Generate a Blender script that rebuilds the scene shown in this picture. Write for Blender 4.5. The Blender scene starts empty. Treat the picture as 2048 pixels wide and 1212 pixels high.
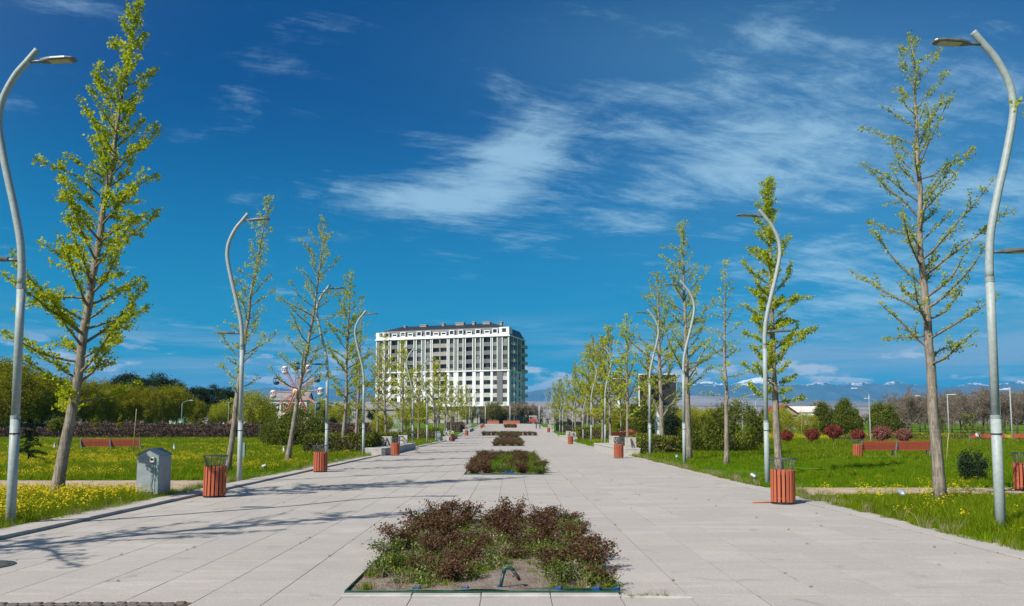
import bpy, math, random
import numpy as np
from mathutils import Vector, Matrix

SC = bpy.context.scene
COL = SC.collection
R = math.radians
PI = math.pi

# ------------------------------------------------------------------ camera, sky, sun, exposure
cam_d = bpy.data.cameras.new('camera')
cam = bpy.data.objects.new('camera', cam_d)
COL.objects.link(cam)
cam.location = (0, 0, 1.85)
cam.rotation_euler = (R(95), 0, 0)
cam_d.sensor_width = 36
cam_d.lens = 36 * 1594 / 2048
cam_d.shift_y = 0.0525
cam_d.clip_start = 0.05
cam_d.clip_end = 80000
SC.camera = cam

SUN_EL, SUN_AZ = R(43), R(-133)          # azimuth measured from +Y towards +X
to_sun = Vector((math.sin(SUN_AZ) * math.cos(SUN_EL), math.cos(SUN_AZ) * math.cos(SUN_EL), math.sin(SUN_EL)))
sun_d = bpy.data.lights.new('sun', 'SUN')
sun_d.energy = 5.0
sun_d.angle = R(0.5)
sun_d.color = (1, .93, .82)
sun = bpy.data.objects.new('sun', sun_d)
COL.objects.link(sun)
sun.rotation_euler = (-to_sun).to_track_quat('-Z', 'Y').to_euler()
sun.location = (-40, -40, 60)

SC.view_settings.view_transform = 'Standard'
SC.view_settings.look = 'None'
SC.view_settings.exposure = 0.38
SC.view_settings.gamma = 1
SC.view_settings.use_curve_mapping = False
SC.render.engine = 'CYCLES'
SC.cycles.use_denoising = True
SC.cycles.max_bounces = 6
SC.cycles.diffuse_bounces = 3
SC.cycles.glossy_bounces = 2
SC.cycles.transmission_bounces = 3
SC.cycles.volume_bounces = 0
SC.cycles.transparent_max_bounces = 8


class NT:
    """small helper for node trees"""
    def __init__(s, nt):
        s.nt = nt
        nt.nodes.clear()

    def n(s, t, **kw):
        nd = s.nt.nodes.new(t)
        ins = kw.pop('ins', {})
        for k, v in kw.items():
            setattr(nd, k, v)
        for k, v in ins.items():
            s.inp(nd, k, v)
        return nd

    def inp(s, nd, k, v):
        sock = nd.inputs[k]
        if isinstance(v, bpy.types.NodeSocket):
            s.nt.links.new(v, sock)
        elif isinstance(v, bpy.types.Node):
            s.nt.links.new(v.outputs[0], sock)
        else:
            sock.default_value = v

    def math(s, op, a, b=None, c=None, clamp=False):
        nd = s.n('ShaderNodeMath', operation=op, use_clamp=clamp)
        s.inp(nd, 0, a)
        if b is not None:
            s.inp(nd, 1, b)
        if c is not None:
            s.inp(nd, 2, c)
        return nd.outputs[0]

    def vmath(s, op, a, b=None, out=0):
        nd = s.n('ShaderNodeVectorMath', operation=op)
        s.inp(nd, 0, a)
        if b is not None:
            s.inp(nd, 1, b)
        return nd.outputs[out]

    def mapr(s, v, a, b, c=0.0, d=1.0, smooth=True):
        nd = s.n('ShaderNodeMapRange')
        nd.interpolation_type = 'SMOOTHSTEP' if smooth else 'LINEAR'
        for i, x in enumerate((v, a, b, c, d)):
            s.inp(nd, i, x)
        return nd.outputs[0]

    def mix(s, f, a, b, blend='MIX'):
        nd = s.n('ShaderNodeMix', data_type='RGBA', blend_type=blend)
        s.inp(nd, 0, f)
        s.inp(nd, 6, a if not isinstance(a, tuple) or len(a) == 4 else (*a, 1))
        s.inp(nd, 7, b if not isinstance(b, tuple) or len(b) == 4 else (*b, 1))
        return nd.outputs[2]

    def noise(s, vec, scale, detail=4.0, rough=.55, dist=0.0, dim='3D'):
        nd = s.n('ShaderNodeTexNoise', noise_dimensions=dim)
        if vec is not None:
            s.inp(nd, 'Vector', vec)
        nd.inputs['Scale'].default_value = scale
        nd.inputs['Detail'].default_value = detail
        nd.inputs['Roughness'].default_value = rough
        nd.inputs['Distortion'].default_value = dist
        return nd.outputs[0]

    def comb(s, x, y, z):
        nd = s.n('ShaderNodeCombineXYZ')
        for i, v in enumerate((x, y, z)):
            s.inp(nd, i, v)
        return nd.outputs[0]

    def ramp(s, f, stops):
        nd = s.n('ShaderNodeValToRGB')
        s.inp(nd, 0, f)
        el = nd.color_ramp.elements
        while len(el) < len(stops):
            el.new(.5)
        for e, (p, c) in zip(el, stops):
            e.position = p
            e.color = (*c, 1)
        return nd.outputs[0]


def make_world():
    w = bpy.data.worlds.new('World')
    SC.world = w
    w.use_nodes = True
    t = NT(w.node_tree)
    out = t.n('ShaderNodeOutputWorld')
    bg = t.n('ShaderNodeBackground')
    bg.inputs[1].default_value = 0.075
    t.nt.links.new(bg.outputs[0], out.inputs[0])
    sky = t.n('ShaderNodeTexSky', sky_type='NISHITA')
    sky.sun_disc = False
    sky.sun_elevation = SUN_EL
    sky.sun_rotation = SUN_AZ
    sky.altitude = 400
    sky.air_density = 1.0
    sky.dust_density = 0.3
    sky.ozone_density = 3.0
    hs = t.n('ShaderNodeHueSaturation', ins={'Color': sky.outputs[0]})
    hs.inputs['Saturation'].default_value = 1.5
    hs.inputs['Value'].default_value = 0.92
    blue = t.mix(1.0, hs.outputs[0], (0.0, 0.54, 0.76), 'MULTIPLY')
    d = t.n('ShaderNodeTexCoord').outputs['Generated']
    # the sunward half of the sky is made paler to lighten the shadows, as in clear air
    sunw = t.mapr(t.vmath('DOT_PRODUCT', d, tuple(to_sun), out=1), 0.0, .75, 0, 1)
    pale = t.n('ShaderNodeHueSaturation', ins={'Color': sky.outputs[0]})
    pale.inputs['Saturation'].default_value = .85
    pale.inputs['Value'].default_value = 1.25
    blue = t.mix(sunw, blue, pale.outputs[0])
    sp = t.n('ShaderNodeSeparateXYZ', ins={0: d})
    x, y, z = sp.outputs
    # cirrus layer on a flat sheet high above
    zz = t.math('ADD', t.math('MAXIMUM', z, 0.0), 0.10)
    px = t.math('DIVIDE', x, zz)
    py = t.math('DIVIDE', y, zz)
    pc = t.comb(t.math('MULTIPLY_ADD', py, .35, px), t.math('MULTIPLY', py, 1.0), 3.7)
    n1 = t.noise(pc, 1.9, 12, .66, .45)
    n2 = t.noise(t.comb(t.math('MULTIPLY_ADD', px, .35, t.math('MULTIPLY', py, .8)), t.math('MULTIPLY_ADD', py, 1.5, t.math('MULTIPLY', px, -.8)), 1.0), 3.3, 12, .70, .35)
    n = t.math('MULTIPLY_ADD', n2, .55, t.math('MULTIPLY', n1, .45))
    n = t.math('MULTIPLY_ADD', t.math('SUBTRACT', n, .5), 2.5, .445)

    def blob(px_, py_, wx, wy, rot, amp):
        """soft elliptical cloud bank around one sky direction, sizes in radians"""
        v = Vector(((px_ - 1024) / 1600, 1, (853 - py_) / 1600)).normalized()
        e1 = Vector((0, 0, 1)).cross(v).normalized() * -1
        e2 = e1.cross(v).normalized()
        if e2.z < 0:
            e2 = -e2
        c, s_ = math.cos(rot), math.sin(rot)
        a1 = (e1 * c + e2 * s_) / wx
        a2 = (-e1 * s_ + e2 * c) / wy
        a = t.vmath('DOT_PRODUCT', d, tuple(a1), out=1)
        b = t.vmath('DOT_PRODUCT', d, tuple(a2), out=1)
        # shift so that the blob is centred on v (a1.v = a2.v = 0)
        q = t.math('ADD', t.math('MULTIPLY', a, a), t.math('MULTIPLY', b, b))
        e = t.math('POWER', 2.718, t.math('MULTIPLY', q, -1.0))
        front = t.mapr(t.vmath('DOT_PRODUCT', d, tuple(v), out=1), 0.0, 0.3)
        return t.math('MULTIPLY', t.math('MULTIPLY', e, front), amp)

    blobs = [
        (1780, 200, .30, .12, -.10, .34),      # broad veil upper right
        (1330, 40, .26, .05, -.12, .30),
        (1500, 250, .17, .045, -.2, .40),
        (1960, 420, .17, .10, 0, .30),
        (1330, 390, .12, .034, .18, .66),
        (950, 350, .13, .050, .40, .78),       # central wisp
        (880, 400, .13, .024, -.12, .46),
        (1050, 280, .06, .05, .5, .34),
        (970, 125, .07, .022, -.1, .46),
        (840, 255, .05, .014, 0, .26),
        (655, 345, .04, .014, -.3, .24),
        (700, 235, .05, .010, 0, .14),
        (380, 100, .10, .03, -.3, .15),
        (60, 30, .12, .03, -.3, .14),
        (1700, 540, .20, .06, 0, .34),
        (1700, 620, .22, .04, 0, .28),
        (300, 640, .25, .03, 0, .22),
    ]
    M = None
    for b in blobs:
        v = blob(*b)
        M = v if M is None else t.math('ADD', M, v)
    # elsewhere in the sky (behind and above) the same thin cirrus goes on
    behind = t.mapr(t.math('SUBTRACT', t.math('MULTIPLY', z, .8), y), -.25, .5, 0, .30)
    M = t.math('ADD', M, behind)
    dens = t.mapr(t.math('ADD', n, t.math('MULTIPLY', M, .62)), .58, 1.18, 0, .74)
    # low stratus streaks
    pl = t.comb(t.math('MULTIPLY', x, 2.2), t.math('MULTIPLY', y, 2.2), t.math('MULTIPLY', z, 30.0))
    ns = t.noise(pl, 1.25, 6, .58, .35)
    lowm = t.math('MULTIPLY', t.mapr(z, .015, .05), t.mapr(z, .075, .155, 1, 0))
    streak = t.math('MULTIPLY', t.mapr(ns, .37, .64, 0, .95), lowm)
    # small cumulus above the mountains
    pm = t.comb(t.math('MULTIPLY', x, 8.0), t.math('MULTIPLY', y, 8.0), t.math('MULTIPLY', z, 30.0))
    nc = t.noise(pm, 1.6, 6, .6, .2)
    cm = t.math('MULTIPLY', t.mapr(z, .035, .055), t.mapr(z, .07, .115, 1, 0))
    cum = t.math('MULTIPLY', t.mapr(nc, .52, .63, 0, .9), cm)
    # milky band at the horizon
    veil = t.mapr(z, .0, .42, .66, 0)
    col = t.mix(veil, blue, (.15, 3.8, 6.0))
    wide = t.math('ADD', blob(1780, 260, .34, .17, -.1, .20), blob(1350, 60, .25, .07, -.1, .10))
    col = t.mix(wide, col, (2.4, 6.0, 8.2))
    col = t.mix(dens, col, (4.5, 7.0, 8.7))
    col = t.mix(streak, col, (3.1, 4.9, 6.5))
    col = t.mix(cum, col, (7.8, 8.1, 8.6))
    t.nt.links.new(col, bg.inputs[0])


make_world()

# ------------------------------------------------------------------ materials
MATS = {}


def new_mat(name):
    m = bpy.data.materials.new(name)
    m.use_nodes = True
    t = NT(m.node_tree)
    out = t.n('ShaderNodeOutputMaterial')
    MATS[name] = m
    return m, t, out


def pbr(name, col, rough=.6, metal=0.0, var=.12, scale=6.0, bump=0.0, bscale=40.0, spec=.5, col2=None, lo=.35, hi=.65, detail=6.0):
    """principled with tone noise and fine relief, all in object coordinates"""
    m, t, out = new_mat(name)
    tc = t.n('ShaderNodeTexCoord').outputs['Object']
    nz = t.noise(tc, scale, detail, .6)
    c2 = col2 if col2 else tuple(max(0, c * (1 - var * 2.2)) for c in col)
    f = t.mapr(nz, lo, hi)
    c = t.mix(f, c2, col)
    oi = t.n('ShaderNodeObjectInfo').outputs['Random']
    c = t.mix(t.math('MULTIPLY', oi, var), c, tuple(x * .55 for x in col))
    b = t.n('ShaderNodeBsdfPrincipled', ins={'Base Color': c, 'Metallic': metal})
    b.inputs['Specular IOR Level'].default_value = spec
    t.inp(b, 'Roughness', t.mapr(nz, .3, .7, rough * .85, min(1, rough * 1.1)))
    if bump:
        nb = t.noise(tc, bscale, 5, .65)
        bm = t.n('ShaderNodeBump', ins={'Height': nb})
        bm.inputs['Strength'].default_value = bump
        bm.inputs['Distance'].default_value = .02
        t.inp(b, 'Normal', bm.outputs[0])
    t.nt.links.new(b.outputs[0], out.inputs[0])
    return m


def leafy(name, stops, trans=.35, rough=.6, spec=.12):
    """leaf material: every separate leaf gets its own tone"""
    m, t, out = new_mat(name)
    g = t.n('ShaderNodeNewGeometry')
    oi = t.n('ShaderNodeObjectInfo')
    f = t.math('FRACT', t.math('ADD', g.outputs['Random Per Island'], t.math('MULTIPLY', oi.outputs['Random'], .37)))
    tc = t.n('ShaderNodeTexCoord').outputs['Object']
    nz = t.noise(tc, .9, 3, .5)
    f = t.math('MULTIPLY_ADD', t.math('SUBTRACT', nz, .5), .9, t.math('MULTIPLY_ADD', f, .7, .15), clamp=True)
    c = t.ramp(f, stops)
    tone = t.mapr(oi.outputs['Random'], 0, 1, .84, 1.12, smooth=False)
    c = t.mix(1.0, c, t.comb(tone, tone, tone), 'MULTIPLY')
    b = t.n('ShaderNodeBsdfPrincipled', ins={'Base Color': c})
    b.inputs['Roughness'].default_value = rough
    b.inputs['Specular IOR Level'].default_value = spec
    tr = t.n('ShaderNodeBsdfTranslucent', ins={'Color': c})
    mx = t.n('ShaderNodeMixShader', ins={0: trans, 1: b.outputs[0], 2: tr.outputs[0]})
    t.nt.links.new(mx.outputs[0], out.inputs[0])
    return m


SW = .745                # paving module
CX = -.33                # centre line of the plaza
Z0 = 8.84                # front edge of the first bed


def mat_paving(name, base, warm):
    m, t, out = new_mat(name)
    pos = t.n('ShaderNodeNewGeometry').outputs['Position']
    sp = t.n('ShaderNodeSeparateXYZ', ins={0: pos})
    cx = t.math('FLOOR', t.math('DIVIDE', t.math('SUBTRACT', sp.outputs[0], CX), SW))
    cy = t.math('FLOOR', t.math('DIVIDE', t.math('SUBTRACT', sp.outputs[1], Z0), SW))
    wn = t.n('ShaderNodeTexWhiteNoise', noise_dimensions='2D', ins={'Vector': t.comb(cx, cy, 0.0)})
    strata = t.vmath('MULTIPLY', pos, (.9, 3.2, 1.0))
    big = t.noise(strata, .55, 6, .66, .5)
    fine = t.noise(pos, 30, 7, .78)
    mid = t.noise(strata, 5.5, 7, .7)
    grain = t.n('ShaderNodeTexVoronoi', ins={'Vector': pos})
    grain.inputs['Scale'].default_value = 120
    c = t.mix(t.mapr(wn.outputs[0], 0, 1), base, warm)
    tone = t.mapr(t.math('FRACT', t.math('MULTIPLY', wn.outputs[0], 13.7)), 0, 1, .86, 1.07, smooth=False)
    c = t.mix(1.0, c, t.comb(tone, tone, tone), 'MULTIPLY')
    c = t.mix(t.mapr(big, .38, .62, 0, .8), c, (base[0] * .80, base[1] * .80, base[2] * .86))
    c = t.mix(t.mapr(mid, .45, .72, 0, .34), c, tuple(x * .62 for x in base))
    c = t.mix(t.mapr(fine, .38, .62, 0, .55), c, tuple(x * .62 for x in base))
    c = t.mix(t.mapr(grain.outputs['Color'], .0, 1.0, 0, .16), c, (.78, .74, .70))
    # dark spots: gum, old stains
    st = t.noise(pos, 1.3, 3, .5, 1.2)
    c = t.mix(t.mapr(st, .62, .74, 0, .42), c, (.19, .18, .165))
    dirt = t.noise(pos, .16, 6, .7, .8)
    c = t.mix(t.mapr(dirt, .5, .7, 0, .30), c, (.27, .25, .225))
    b = t.n('ShaderNodeBsdfPrincipled', ins={'Base Color': c})
    b.inputs['Specular IOR Level'].default_value = .25
    t.inp(b, 'Roughness', t.mapr(fine, .3, .7, .68, .92))
    bm = t.n('ShaderNodeBump', ins={'Height': t.math('ADD', fine, t.math('MULTIPLY', mid, .6))})
    bm.inputs['Strength'].default_value = .35
    bm.inputs['Distance'].default_value = .006
    t.inp(b, 'Normal', bm.outputs[0])
    t.nt.links.new(b.outputs[0], out.inputs[0])
    return m


M_PAVE = mat_paving('granite_paving', (.42, .388, .342), (.392, .367, .348))
M_KERB = mat_paving('granite_kerb', (.44, .41, .37), (.41, .385, .365))
M_BED = pbr('joint_sand', (.15, .12, .085), .95, var=.2, scale=3, col2=(.05, .045, .03), bump=.5, spec=.1)
M_COBBLE = pbr('dark_cobble', (.17, .14, .125), .8, var=.2, scale=20, bump=.6, bscale=60)
M_CONC = pbr('pale_granite', (.47, .45, .42), .85, var=.12, scale=3, bump=.3, bscale=90)
M_POLE = pbr('grey_painted_pole', (.33, .385, .385), .5, metal=0, var=.08, scale=14, bump=.05, spec=.35)
M_POLE2 = pbr('pole_joint', (.27, .32, .32), .5, metal=0, var=.08, scale=14)
M_HEAD = pbr('lamp_housing', (.16, .18, .19), .45, metal=.2, var=.1)
M_LENS = pbr('lamp_lens', (.50, .47, .38), .25, var=.1, scale=30)
M_SPOT = pbr('spotlight_alloy', (.42, .46, .48), .4, metal=.3, var=.2)
M_BLACK = pbr('black_rubber', (.02, .02, .02), .7)
M_DARKM = pbr('dark_grey_steel', (.075, .08, .085), .5, metal=.4, var=.15)
M_RIM = pbr('bin_steel', (.14, .15, .15), .5, metal=.5, var=.15)


def mat_slat(name, a, b):
    m, t, out = new_mat(name)
    tc = t.n('ShaderNodeTexCoord').outputs['Object']
    mp = t.vmath('MULTIPLY', tc, (14.0, 14.0, 1.6))
    nz = t.noise(mp, 2.2, 6, .65, .4)
    big = t.noise(tc, 2.5, 3, .5)
    oi = t.n('ShaderNodeObjectInfo').outputs['Random']
    f = t.math('ADD', t.mapr(nz, .3, .7, 0, .6), t.math('MULTIPLY', oi, .5), clamp=True)
    c = t.mix(f, a, b)
    c = t.mix(t.mapr(big, .55, .75, 0, .25), c, tuple(x * .45 for x in a))
    bs = t.n('ShaderNodeBsdfPrincipled', ins={'Base Color': c})
    bs.inputs['Roughness'].default_value = .62
    bs.inputs['Specular IOR Level'].default_value = .3
    bm = t.n('ShaderNodeBump', ins={'Height': nz})
    bm.inputs['Strength'].default_value = .3
    bm.inputs['Distance'].default_value = .004
    t.inp(bs, 'Normal', bm.outputs[0])
    t.nt.links.new(bs.outputs[0], out.inputs[0])
    return m


M_SLAT = mat_slat('terracotta_slat', (.45, .122, .058), (.33, .082, .042))
M_PLANK = mat_slat('mahogany_plank', (.38, .085, .045), (.28, .06, .035))
M_CAB = pbr('grey_cabinet_paint', (.30, .34, .36), .5, var=.08, scale=4, spec=.4, bump=.05)
M_CABROOF = pbr('blue_grey_sheet', (.10, .14, .18), .4, metal=.3, var=.12)
M_WHITEP = pbr('white_plastic', (.72, .70, .62), .5, var=.1)
M_GREENPOST = pbr('green_grey_metal', (.23, .36, .31), .55, var=.12)
M_GREENPOST2 = pbr('grey_cast_metal', (.17, .21, .22), .5, var=.12)
M_WOODST = pbr('raw_stake_wood', (.42, .33, .17), .85, var=.2, scale=20)
M_GREENHOSE = pbr('dark_green_plastic', (.01, .06, .05), .45, var=.2)
M_BLUECLIP = pbr('blue_plastic', (.008, .07, .26), .4, var=.15)
M_EDGEMET = pbr('green_edge_strip', (.015, .10, .055), .5, var=.2)


def mat_bark(name, a, b, sc=1.0):
    m, t, out = new_mat(name)
    tc = t.n('ShaderNodeTexCoord').outputs['Object']
    st = t.vmath('MULTIPLY', tc, (16.0 * sc, 16.0 * sc, 2.6 * sc))
    n1 = t.noise(st, 1.0, 7, .68, .8)
    rings = t.noise(t.vmath('MULTIPLY', tc, (1.5, 1.5, 9.0)), 1.0, 4, .6)
    f = t.math('ADD', t.mapr(n1, .36, .62, 0, .8), t.mapr(rings, .4, .7, 0, .25), clamp=True)
    c = t.mix(f, b, a)
    c = t.mix(t.mapr(t.noise(tc, 2.3, 4, .6), .55, .75, 0, .35), c, (.16, .17, .10))
    bs = t.n('ShaderNodeBsdfPrincipled', ins={'Base Color': c})
    bs.inputs['Roughness'].default_value = .9
    bs.inputs['Specular IOR Level'].default_value = .15
    bm = t.n('ShaderNodeBump', ins={'Height': n1})
    bm.inputs['Strength'].default_value = .9
    bm.inputs['Distance'].default_value = .03
    t.inp(bs, 'Normal', bm.outputs[0])
    t.nt.links.new(bs.outputs[0], out.inputs[0])
    return m


M_BARK = mat_bark('ginkgo_bark', (.33, .285, .235), (.13, .11, .09))
M_BARKD = mat_bark('dark_bark', (.13, .105, .08), (.05, .04, .03))
M_TWIG = mat_bark('grey_twig', (.25, .21, .165), (.12, .10, .08))

M_LEAF_YEL = leafy('ginkgo_leaf_yellow', [(0, (.20, .28, .005)), (.5, (.39, .45, .012)), (1, (.60, .59, .03))], .5)
M_LEAF_PALE = leafy('ginkgo_leaf_pale', [(0, (.28, .36, .02)), (.5, (.45, .52, .05)), (1, (.64, .64, .12))], .5)
M_LEAF_FAR = leafy('ginkgo_leaf_far', [(0, (.27, .31, .012)), (.5, (.45, .46, .03)), (1, (.62, .58, .07))], .5)
M_LEAF_WIL = leafy('willow_leaf', [(0, (.10, .12, .003)), (.5, (.25, .25, .008)), (1, (.42, .38, .018))], .42)
M_LEAF_WIL2 = leafy('willow_leaf_bright', [(0, (.20, .24, .010)), (.5, (.38, .39, .025)), (1, (.56, .54, .06))], .45)
M_LEAF_PINE = leafy('pine_needles', [(0, (.008, .018, .006)), (.6, (.022, .042, .012)), (1, (.05, .075, .018))], .1)
M_LEAF_THU = leafy('thuja_foliage', [(0, (.04, .06, .006)), (.5, (.11, .14, .015)), (1, (.22, .24, .04))], .25)
M_LEAF_DARK = leafy('dark_evergreen', [(0, (.010, .022, .010)), (.6, (.025, .045, .018)), (1, (.05, .075, .03))], .15)
M_LEAF_GOLD = leafy('golden_thuja', [(0, (.13, .14, .01)), (.5, (.26, .24, .015)), (1, (.42, .36, .03))], .25)
M_LEAF_RED = leafy('photinia_red', [(0, (.10, .018, .018)), (.5, (.25, .045, .04)), (1, (.40, .12, .09))], .25)
M_LEAF_PINK = leafy('photinia_pink', [(0, (.16, .05, .04)), (.5, (.33, .12, .10)), (1, (.50, .27, .22))], .25)
M_LEAF_ROSE = leafy('rose_leaf_red', [(0, (.045, .016, .010)), (.38, (.10, .034, .020)), (.62, (.16, .075, .04)), (.76, (.07, .09, .012)), (1, (.17, .20, .02))], .25, .5, .3)
M_LEAF_ROSEG = leafy('rose_leaf_green', [(0, (.035, .055, .008)), (.5, (.10, .14, .014)), (.8, (.21, .25, .025)), (1, (.09, .03, .02))], .3, .4, .5)
M_LEAF_BARB = leafy('barberry_leaf', [(0, (.05, .032, .026)), (.5, (.12, .078, .062)), (.85, (.19, .135, .105)), (1, (.13, .14, .045))], .2)
M_LEAF_HEDGE = leafy('hedge_leaf', [(0, (.035, .055, .008)), (.5, (.11, .14, .015)), (.8, (.24, .24, .03)), (1, (.10, .045, .03))], .25)
M_LEAF_BARE = leafy('bare_crown_twigs', [(0, (.12, .098, .078)), (.6, (.23, .19, .15)), (1, (.34, .30, .22))], .15)
M_LEAF_BLOS = leafy('beige_catkins', [(0, (.16, .12, .09)), (.5, (.32, .26, .19)), (1, (.48, .42, .31))], .25)
M_LEAF_OLIVE = leafy('olive_leaf', [(0, (.09, .09, .03)), (.5, (.19, .19, .06)), (1, (.32, .30, .11))], .3)
M_GRASS = leafy('grass_blade', [(0, (.07, .16, .001)), (.5, (.13, .29, .002)), (.85, (.23, .38, .005)), (1, (.36, .40, .03))], .5)
M_GRASSD = leafy('tall_grass_blade', [(0, (.09, .15, .002)), (.5, (.18, .28, .005)), (.8, (.30, .35, .015)), (1, (.42, .38, .09))], .5)
M_PETAL = leafy('yellow_petal', [(0, (.55, .42, .01)), (.6, (.72, .60, .025)), (1, (.80, .72, .12))], .3)
M_DRY = leafy('dry_stalk', [(0, (.20, .15, .09)), (.5, (.33, .26, .17)), (1, (.48, .41, .29))], .15)


def mat_soil():
    m, t, out = new_mat('bed_soil')
    tc = t.n('ShaderNodeTexCoord').outputs['Object']
    n1 = t.noise(tc, 3, 6, .65)
    n2 = t.noise(tc, 28, 6, .7)
    c = t.mix(t.mapr(n1, .35, .65), (.21, .165, .135), (.33, .28, .24))
    c = t.mix(t.mapr(n2, .4, .65, 0, .7), c, (.085, .06, .045))
    b = t.n('ShaderNodeBsdfPrincipled', ins={'Base Color': c})
    b.inputs['Roughness'].default_value = .95
    b.inputs['Specular IOR Level'].default_value = .1
    bm = t.n('ShaderNodeBump', ins={'Height': t.math('ADD', n2, n1)})
    bm.inputs['Strength'].default_value = 1
    bm.inputs['Distance'].default_value = .03
    t.inp(b, 'Normal', bm.outputs[0])
    t.nt.links.new(b.outputs[0], out.inputs[0])
    return m


M_SOIL = mat_soil()


def mat_ground():
    m, t, out = new_mat('lawn_and_land')
    pos = t.n('ShaderNodeNewGeometry').outputs['Position']
    sp = t.n('ShaderNodeSeparateXYZ', ins={0: pos})
    n1 = t.noise(pos, .11, 6, .62, .5)
    n2 = t.noise(pos, 1.6, 6, .66)
    n3 = t.noise(pos, 14, 5, .7)
    c = t.mix(t.mapr(n2, .35, .66), (.05, .10, .003), (.11, .21, .006))
    c = t.mix(t.mapr(n1, .5, .66, 0, .75), c, (.13, .20, .008))
    c = t.mix(t.mapr(n3, .5, .72, 0, .55), c, (.035, .045, .008))
    c = t.mix(t.mapr(t.noise(pos, .33, 5, .6, 1.0), .62, .72, 0, .7), c, (.17, .135, .095))
    # open dry land beyond the park
    farn = t.noise(t.vmath('MULTIPLY', pos, (.0004, .0016, .001)), 1.0, 8, .62, .6)
    land = t.ramp(farn, [(.32, (.10, .105, .06)), (.45, (.24, .19, .15)), (.56, (.36, .28, .235)), (.66, (.24, .20, .16))])
    spots = t.noise(t.vmath('MULTIPLY', pos, (.006, .02, .01)), 1.0, 5, .7)
    land = t.mix(t.mapr(spots, .56, .66, 0, .65), land, (.07, .08, .05))
    c = t.mix(t.mapr(sp.outputs[1], 330, 900), c, land)
    b = t.n('ShaderNodeBsdfPrincipled', ins={'Base Color': c})
    b.inputs['Roughness'].default_value = .95
    b.inputs['Specular IOR Level'].default_value = .1
    bm = t.n('ShaderNodeBump', ins={'Height': t.math('ADD', n2, n3)})
    bm.inputs['Strength'].default_value = .8
    bm.inputs['Distance'].default_value = .06
    t.inp(b, 'Normal', bm.outputs[0])
    t.nt.links.new(b.outputs[0], out.inputs[0])
    return m


M_GROUND = mat_ground()
M_GRAVEL = pbr('gravel', (.46, .36, .28), .95, var=.15, scale=1.2, col2=(.36, .28, .21), bump=.9, bscale=70, spec=.1)


def mat_mountain():
    m, t, out = new_mat('mountain_rock_and_snow')
    pos = t.n('ShaderNodeNewGeometry').outputs['Position']
    nrm = t.n('ShaderNodeNewGeometry').outputs['Normal']
    sp = t.n('ShaderNodeSeparateXYZ', ins={0: pos})
    nz = t.noise(t.vmath('MULTIPLY', pos, (.0042, .0030, .009)), 1.0, 8, .7, .5)
    lvl = t.math('MULTIPLY_ADD', t.math('SUBTRACT', nz, .5), 560.0, sp.outputs[2])
    snow = t.mapr(lvl, 835, 900)
    rock = t.mix(t.mapr(nz, .35, .65), (.055, .075, .085), (.10, .115, .115))
    c = t.mix(snow, rock, (.88, .89, .91))
    b = t.n('ShaderNodeBsdfPrincipled', ins={'Base Color': c})
    b.inputs['Roughness'].default_value = .9
    b.inputs['Specular IOR Level'].default_value = .1
    t.nt.links.new(b.outputs[0], out.inputs[0])
    return m


M_MOUNT = mat_mountain()

# building materials
M_BWHITE = pbr('white_render', (.80, .81, .82), .85, var=.06, scale=.8, spec=.2)
M_BGREEN = pbr('sage_render', (.21, .24, .22), .85, var=.08, scale=.8, spec=.2)
M_BPALE = pbr('pale_sage_render', (.50, .52, .49), .85, var=.08, scale=.8, spec=.2)
M_BGREY = pbr('slate_grey_render', (.17, .18, .19), .85, var=.08, scale=.8, spec=.2)
M_BTAUPE = pbr('taupe_render', (.36, .34, .31), .85, var=.08, scale=.8, spec=.2)
M_ROOF = pbr('dark_roof_sheet', (.035, .042, .055), .5, metal=.1, var=.15, scale=2)


def mat_glass():
    """dark panes, some with pale curtains drawn behind them"""
    m, t, out = new_mat('window_glass')
    oi = t.n('ShaderNodeObjectInfo').outputs['Random']
    tc = t.n('ShaderNodeTexCoord').outputs['Object']
    sp = t.n('ShaderNodeSeparateXYZ', ins={0: tc})
    side = t.math('FRACT', t.math('MULTIPLY', oi, 17.3))
    cur = t.math('MULTIPLY', t.mapr(oi, .70, .71), t.mapr(t.math('SUBTRACT', t.math('MULTIPLY', side, 1.8), sp.outputs[0]), -.02, .02))
    c = t.mix(t.math('FRACT', t.math('MULTIPLY', oi, 7.7)), (.012, .014, .018), (.06, .065, .07))
    c = t.mix(cur, c, (.27, .26, .24))
    b = t.n('ShaderNodeBsdfPrincipled', ins={'Base Color': c})
    b.inputs['Roughness'].default_value = .12
    b.inputs['Specular IOR Level'].default_value = .6
    t.nt.links.new(b.outputs[0], out.inputs[0])
    return m


M_GLASS = mat_glass()
M_FRAME = pbr('window_frame', (.10, .105, .11), .5, var=.1)
M_FRAMEW = pbr('white_frame', (.75, .75, .73), .6, var=.06)
M_LOGGIA = pbr('loggia_shade_wall', (.20, .20, .20), .8, var=.2)
M_REDW = pbr('red_cladding', (.42, .07, .07), .7, var=.12)
M_BRICKRED = pbr('brick_red_wall', (.42, .14, .09), .85, var=.15, scale=4)
M_PINK = pbr('pink_white_wall', (.70, .62, .58), .85, var=.08, scale=1.5)
M_GREYROOF = pbr('grey_sheet_roof', (.27, .26, .25), .7, var=.12, scale=.5)
M_REDROOF = pbr('red_roof', (.34, .035, .035), .6, var=.15)
M_BEIGE = pbr('beige_wall', (.52, .47, .38), .85, var=.1)
M_GREENP = pbr('green_paint', (.05, .32, .16), .6, var=.15)
M_BLUEP = pbr('blue_paint', (.02, .16, .36), .5, var=.15)
M_YELP = pbr('yellow_paint', (.60, .42, .05), .6, var=.15)
M_WHEELRED = pbr('wheel_arm_paint', (.52, .17, .15), .5, var=.12)
M_GONW = pbr('white_gondola', (.78, .68, .66), .45, var=.1)
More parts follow.
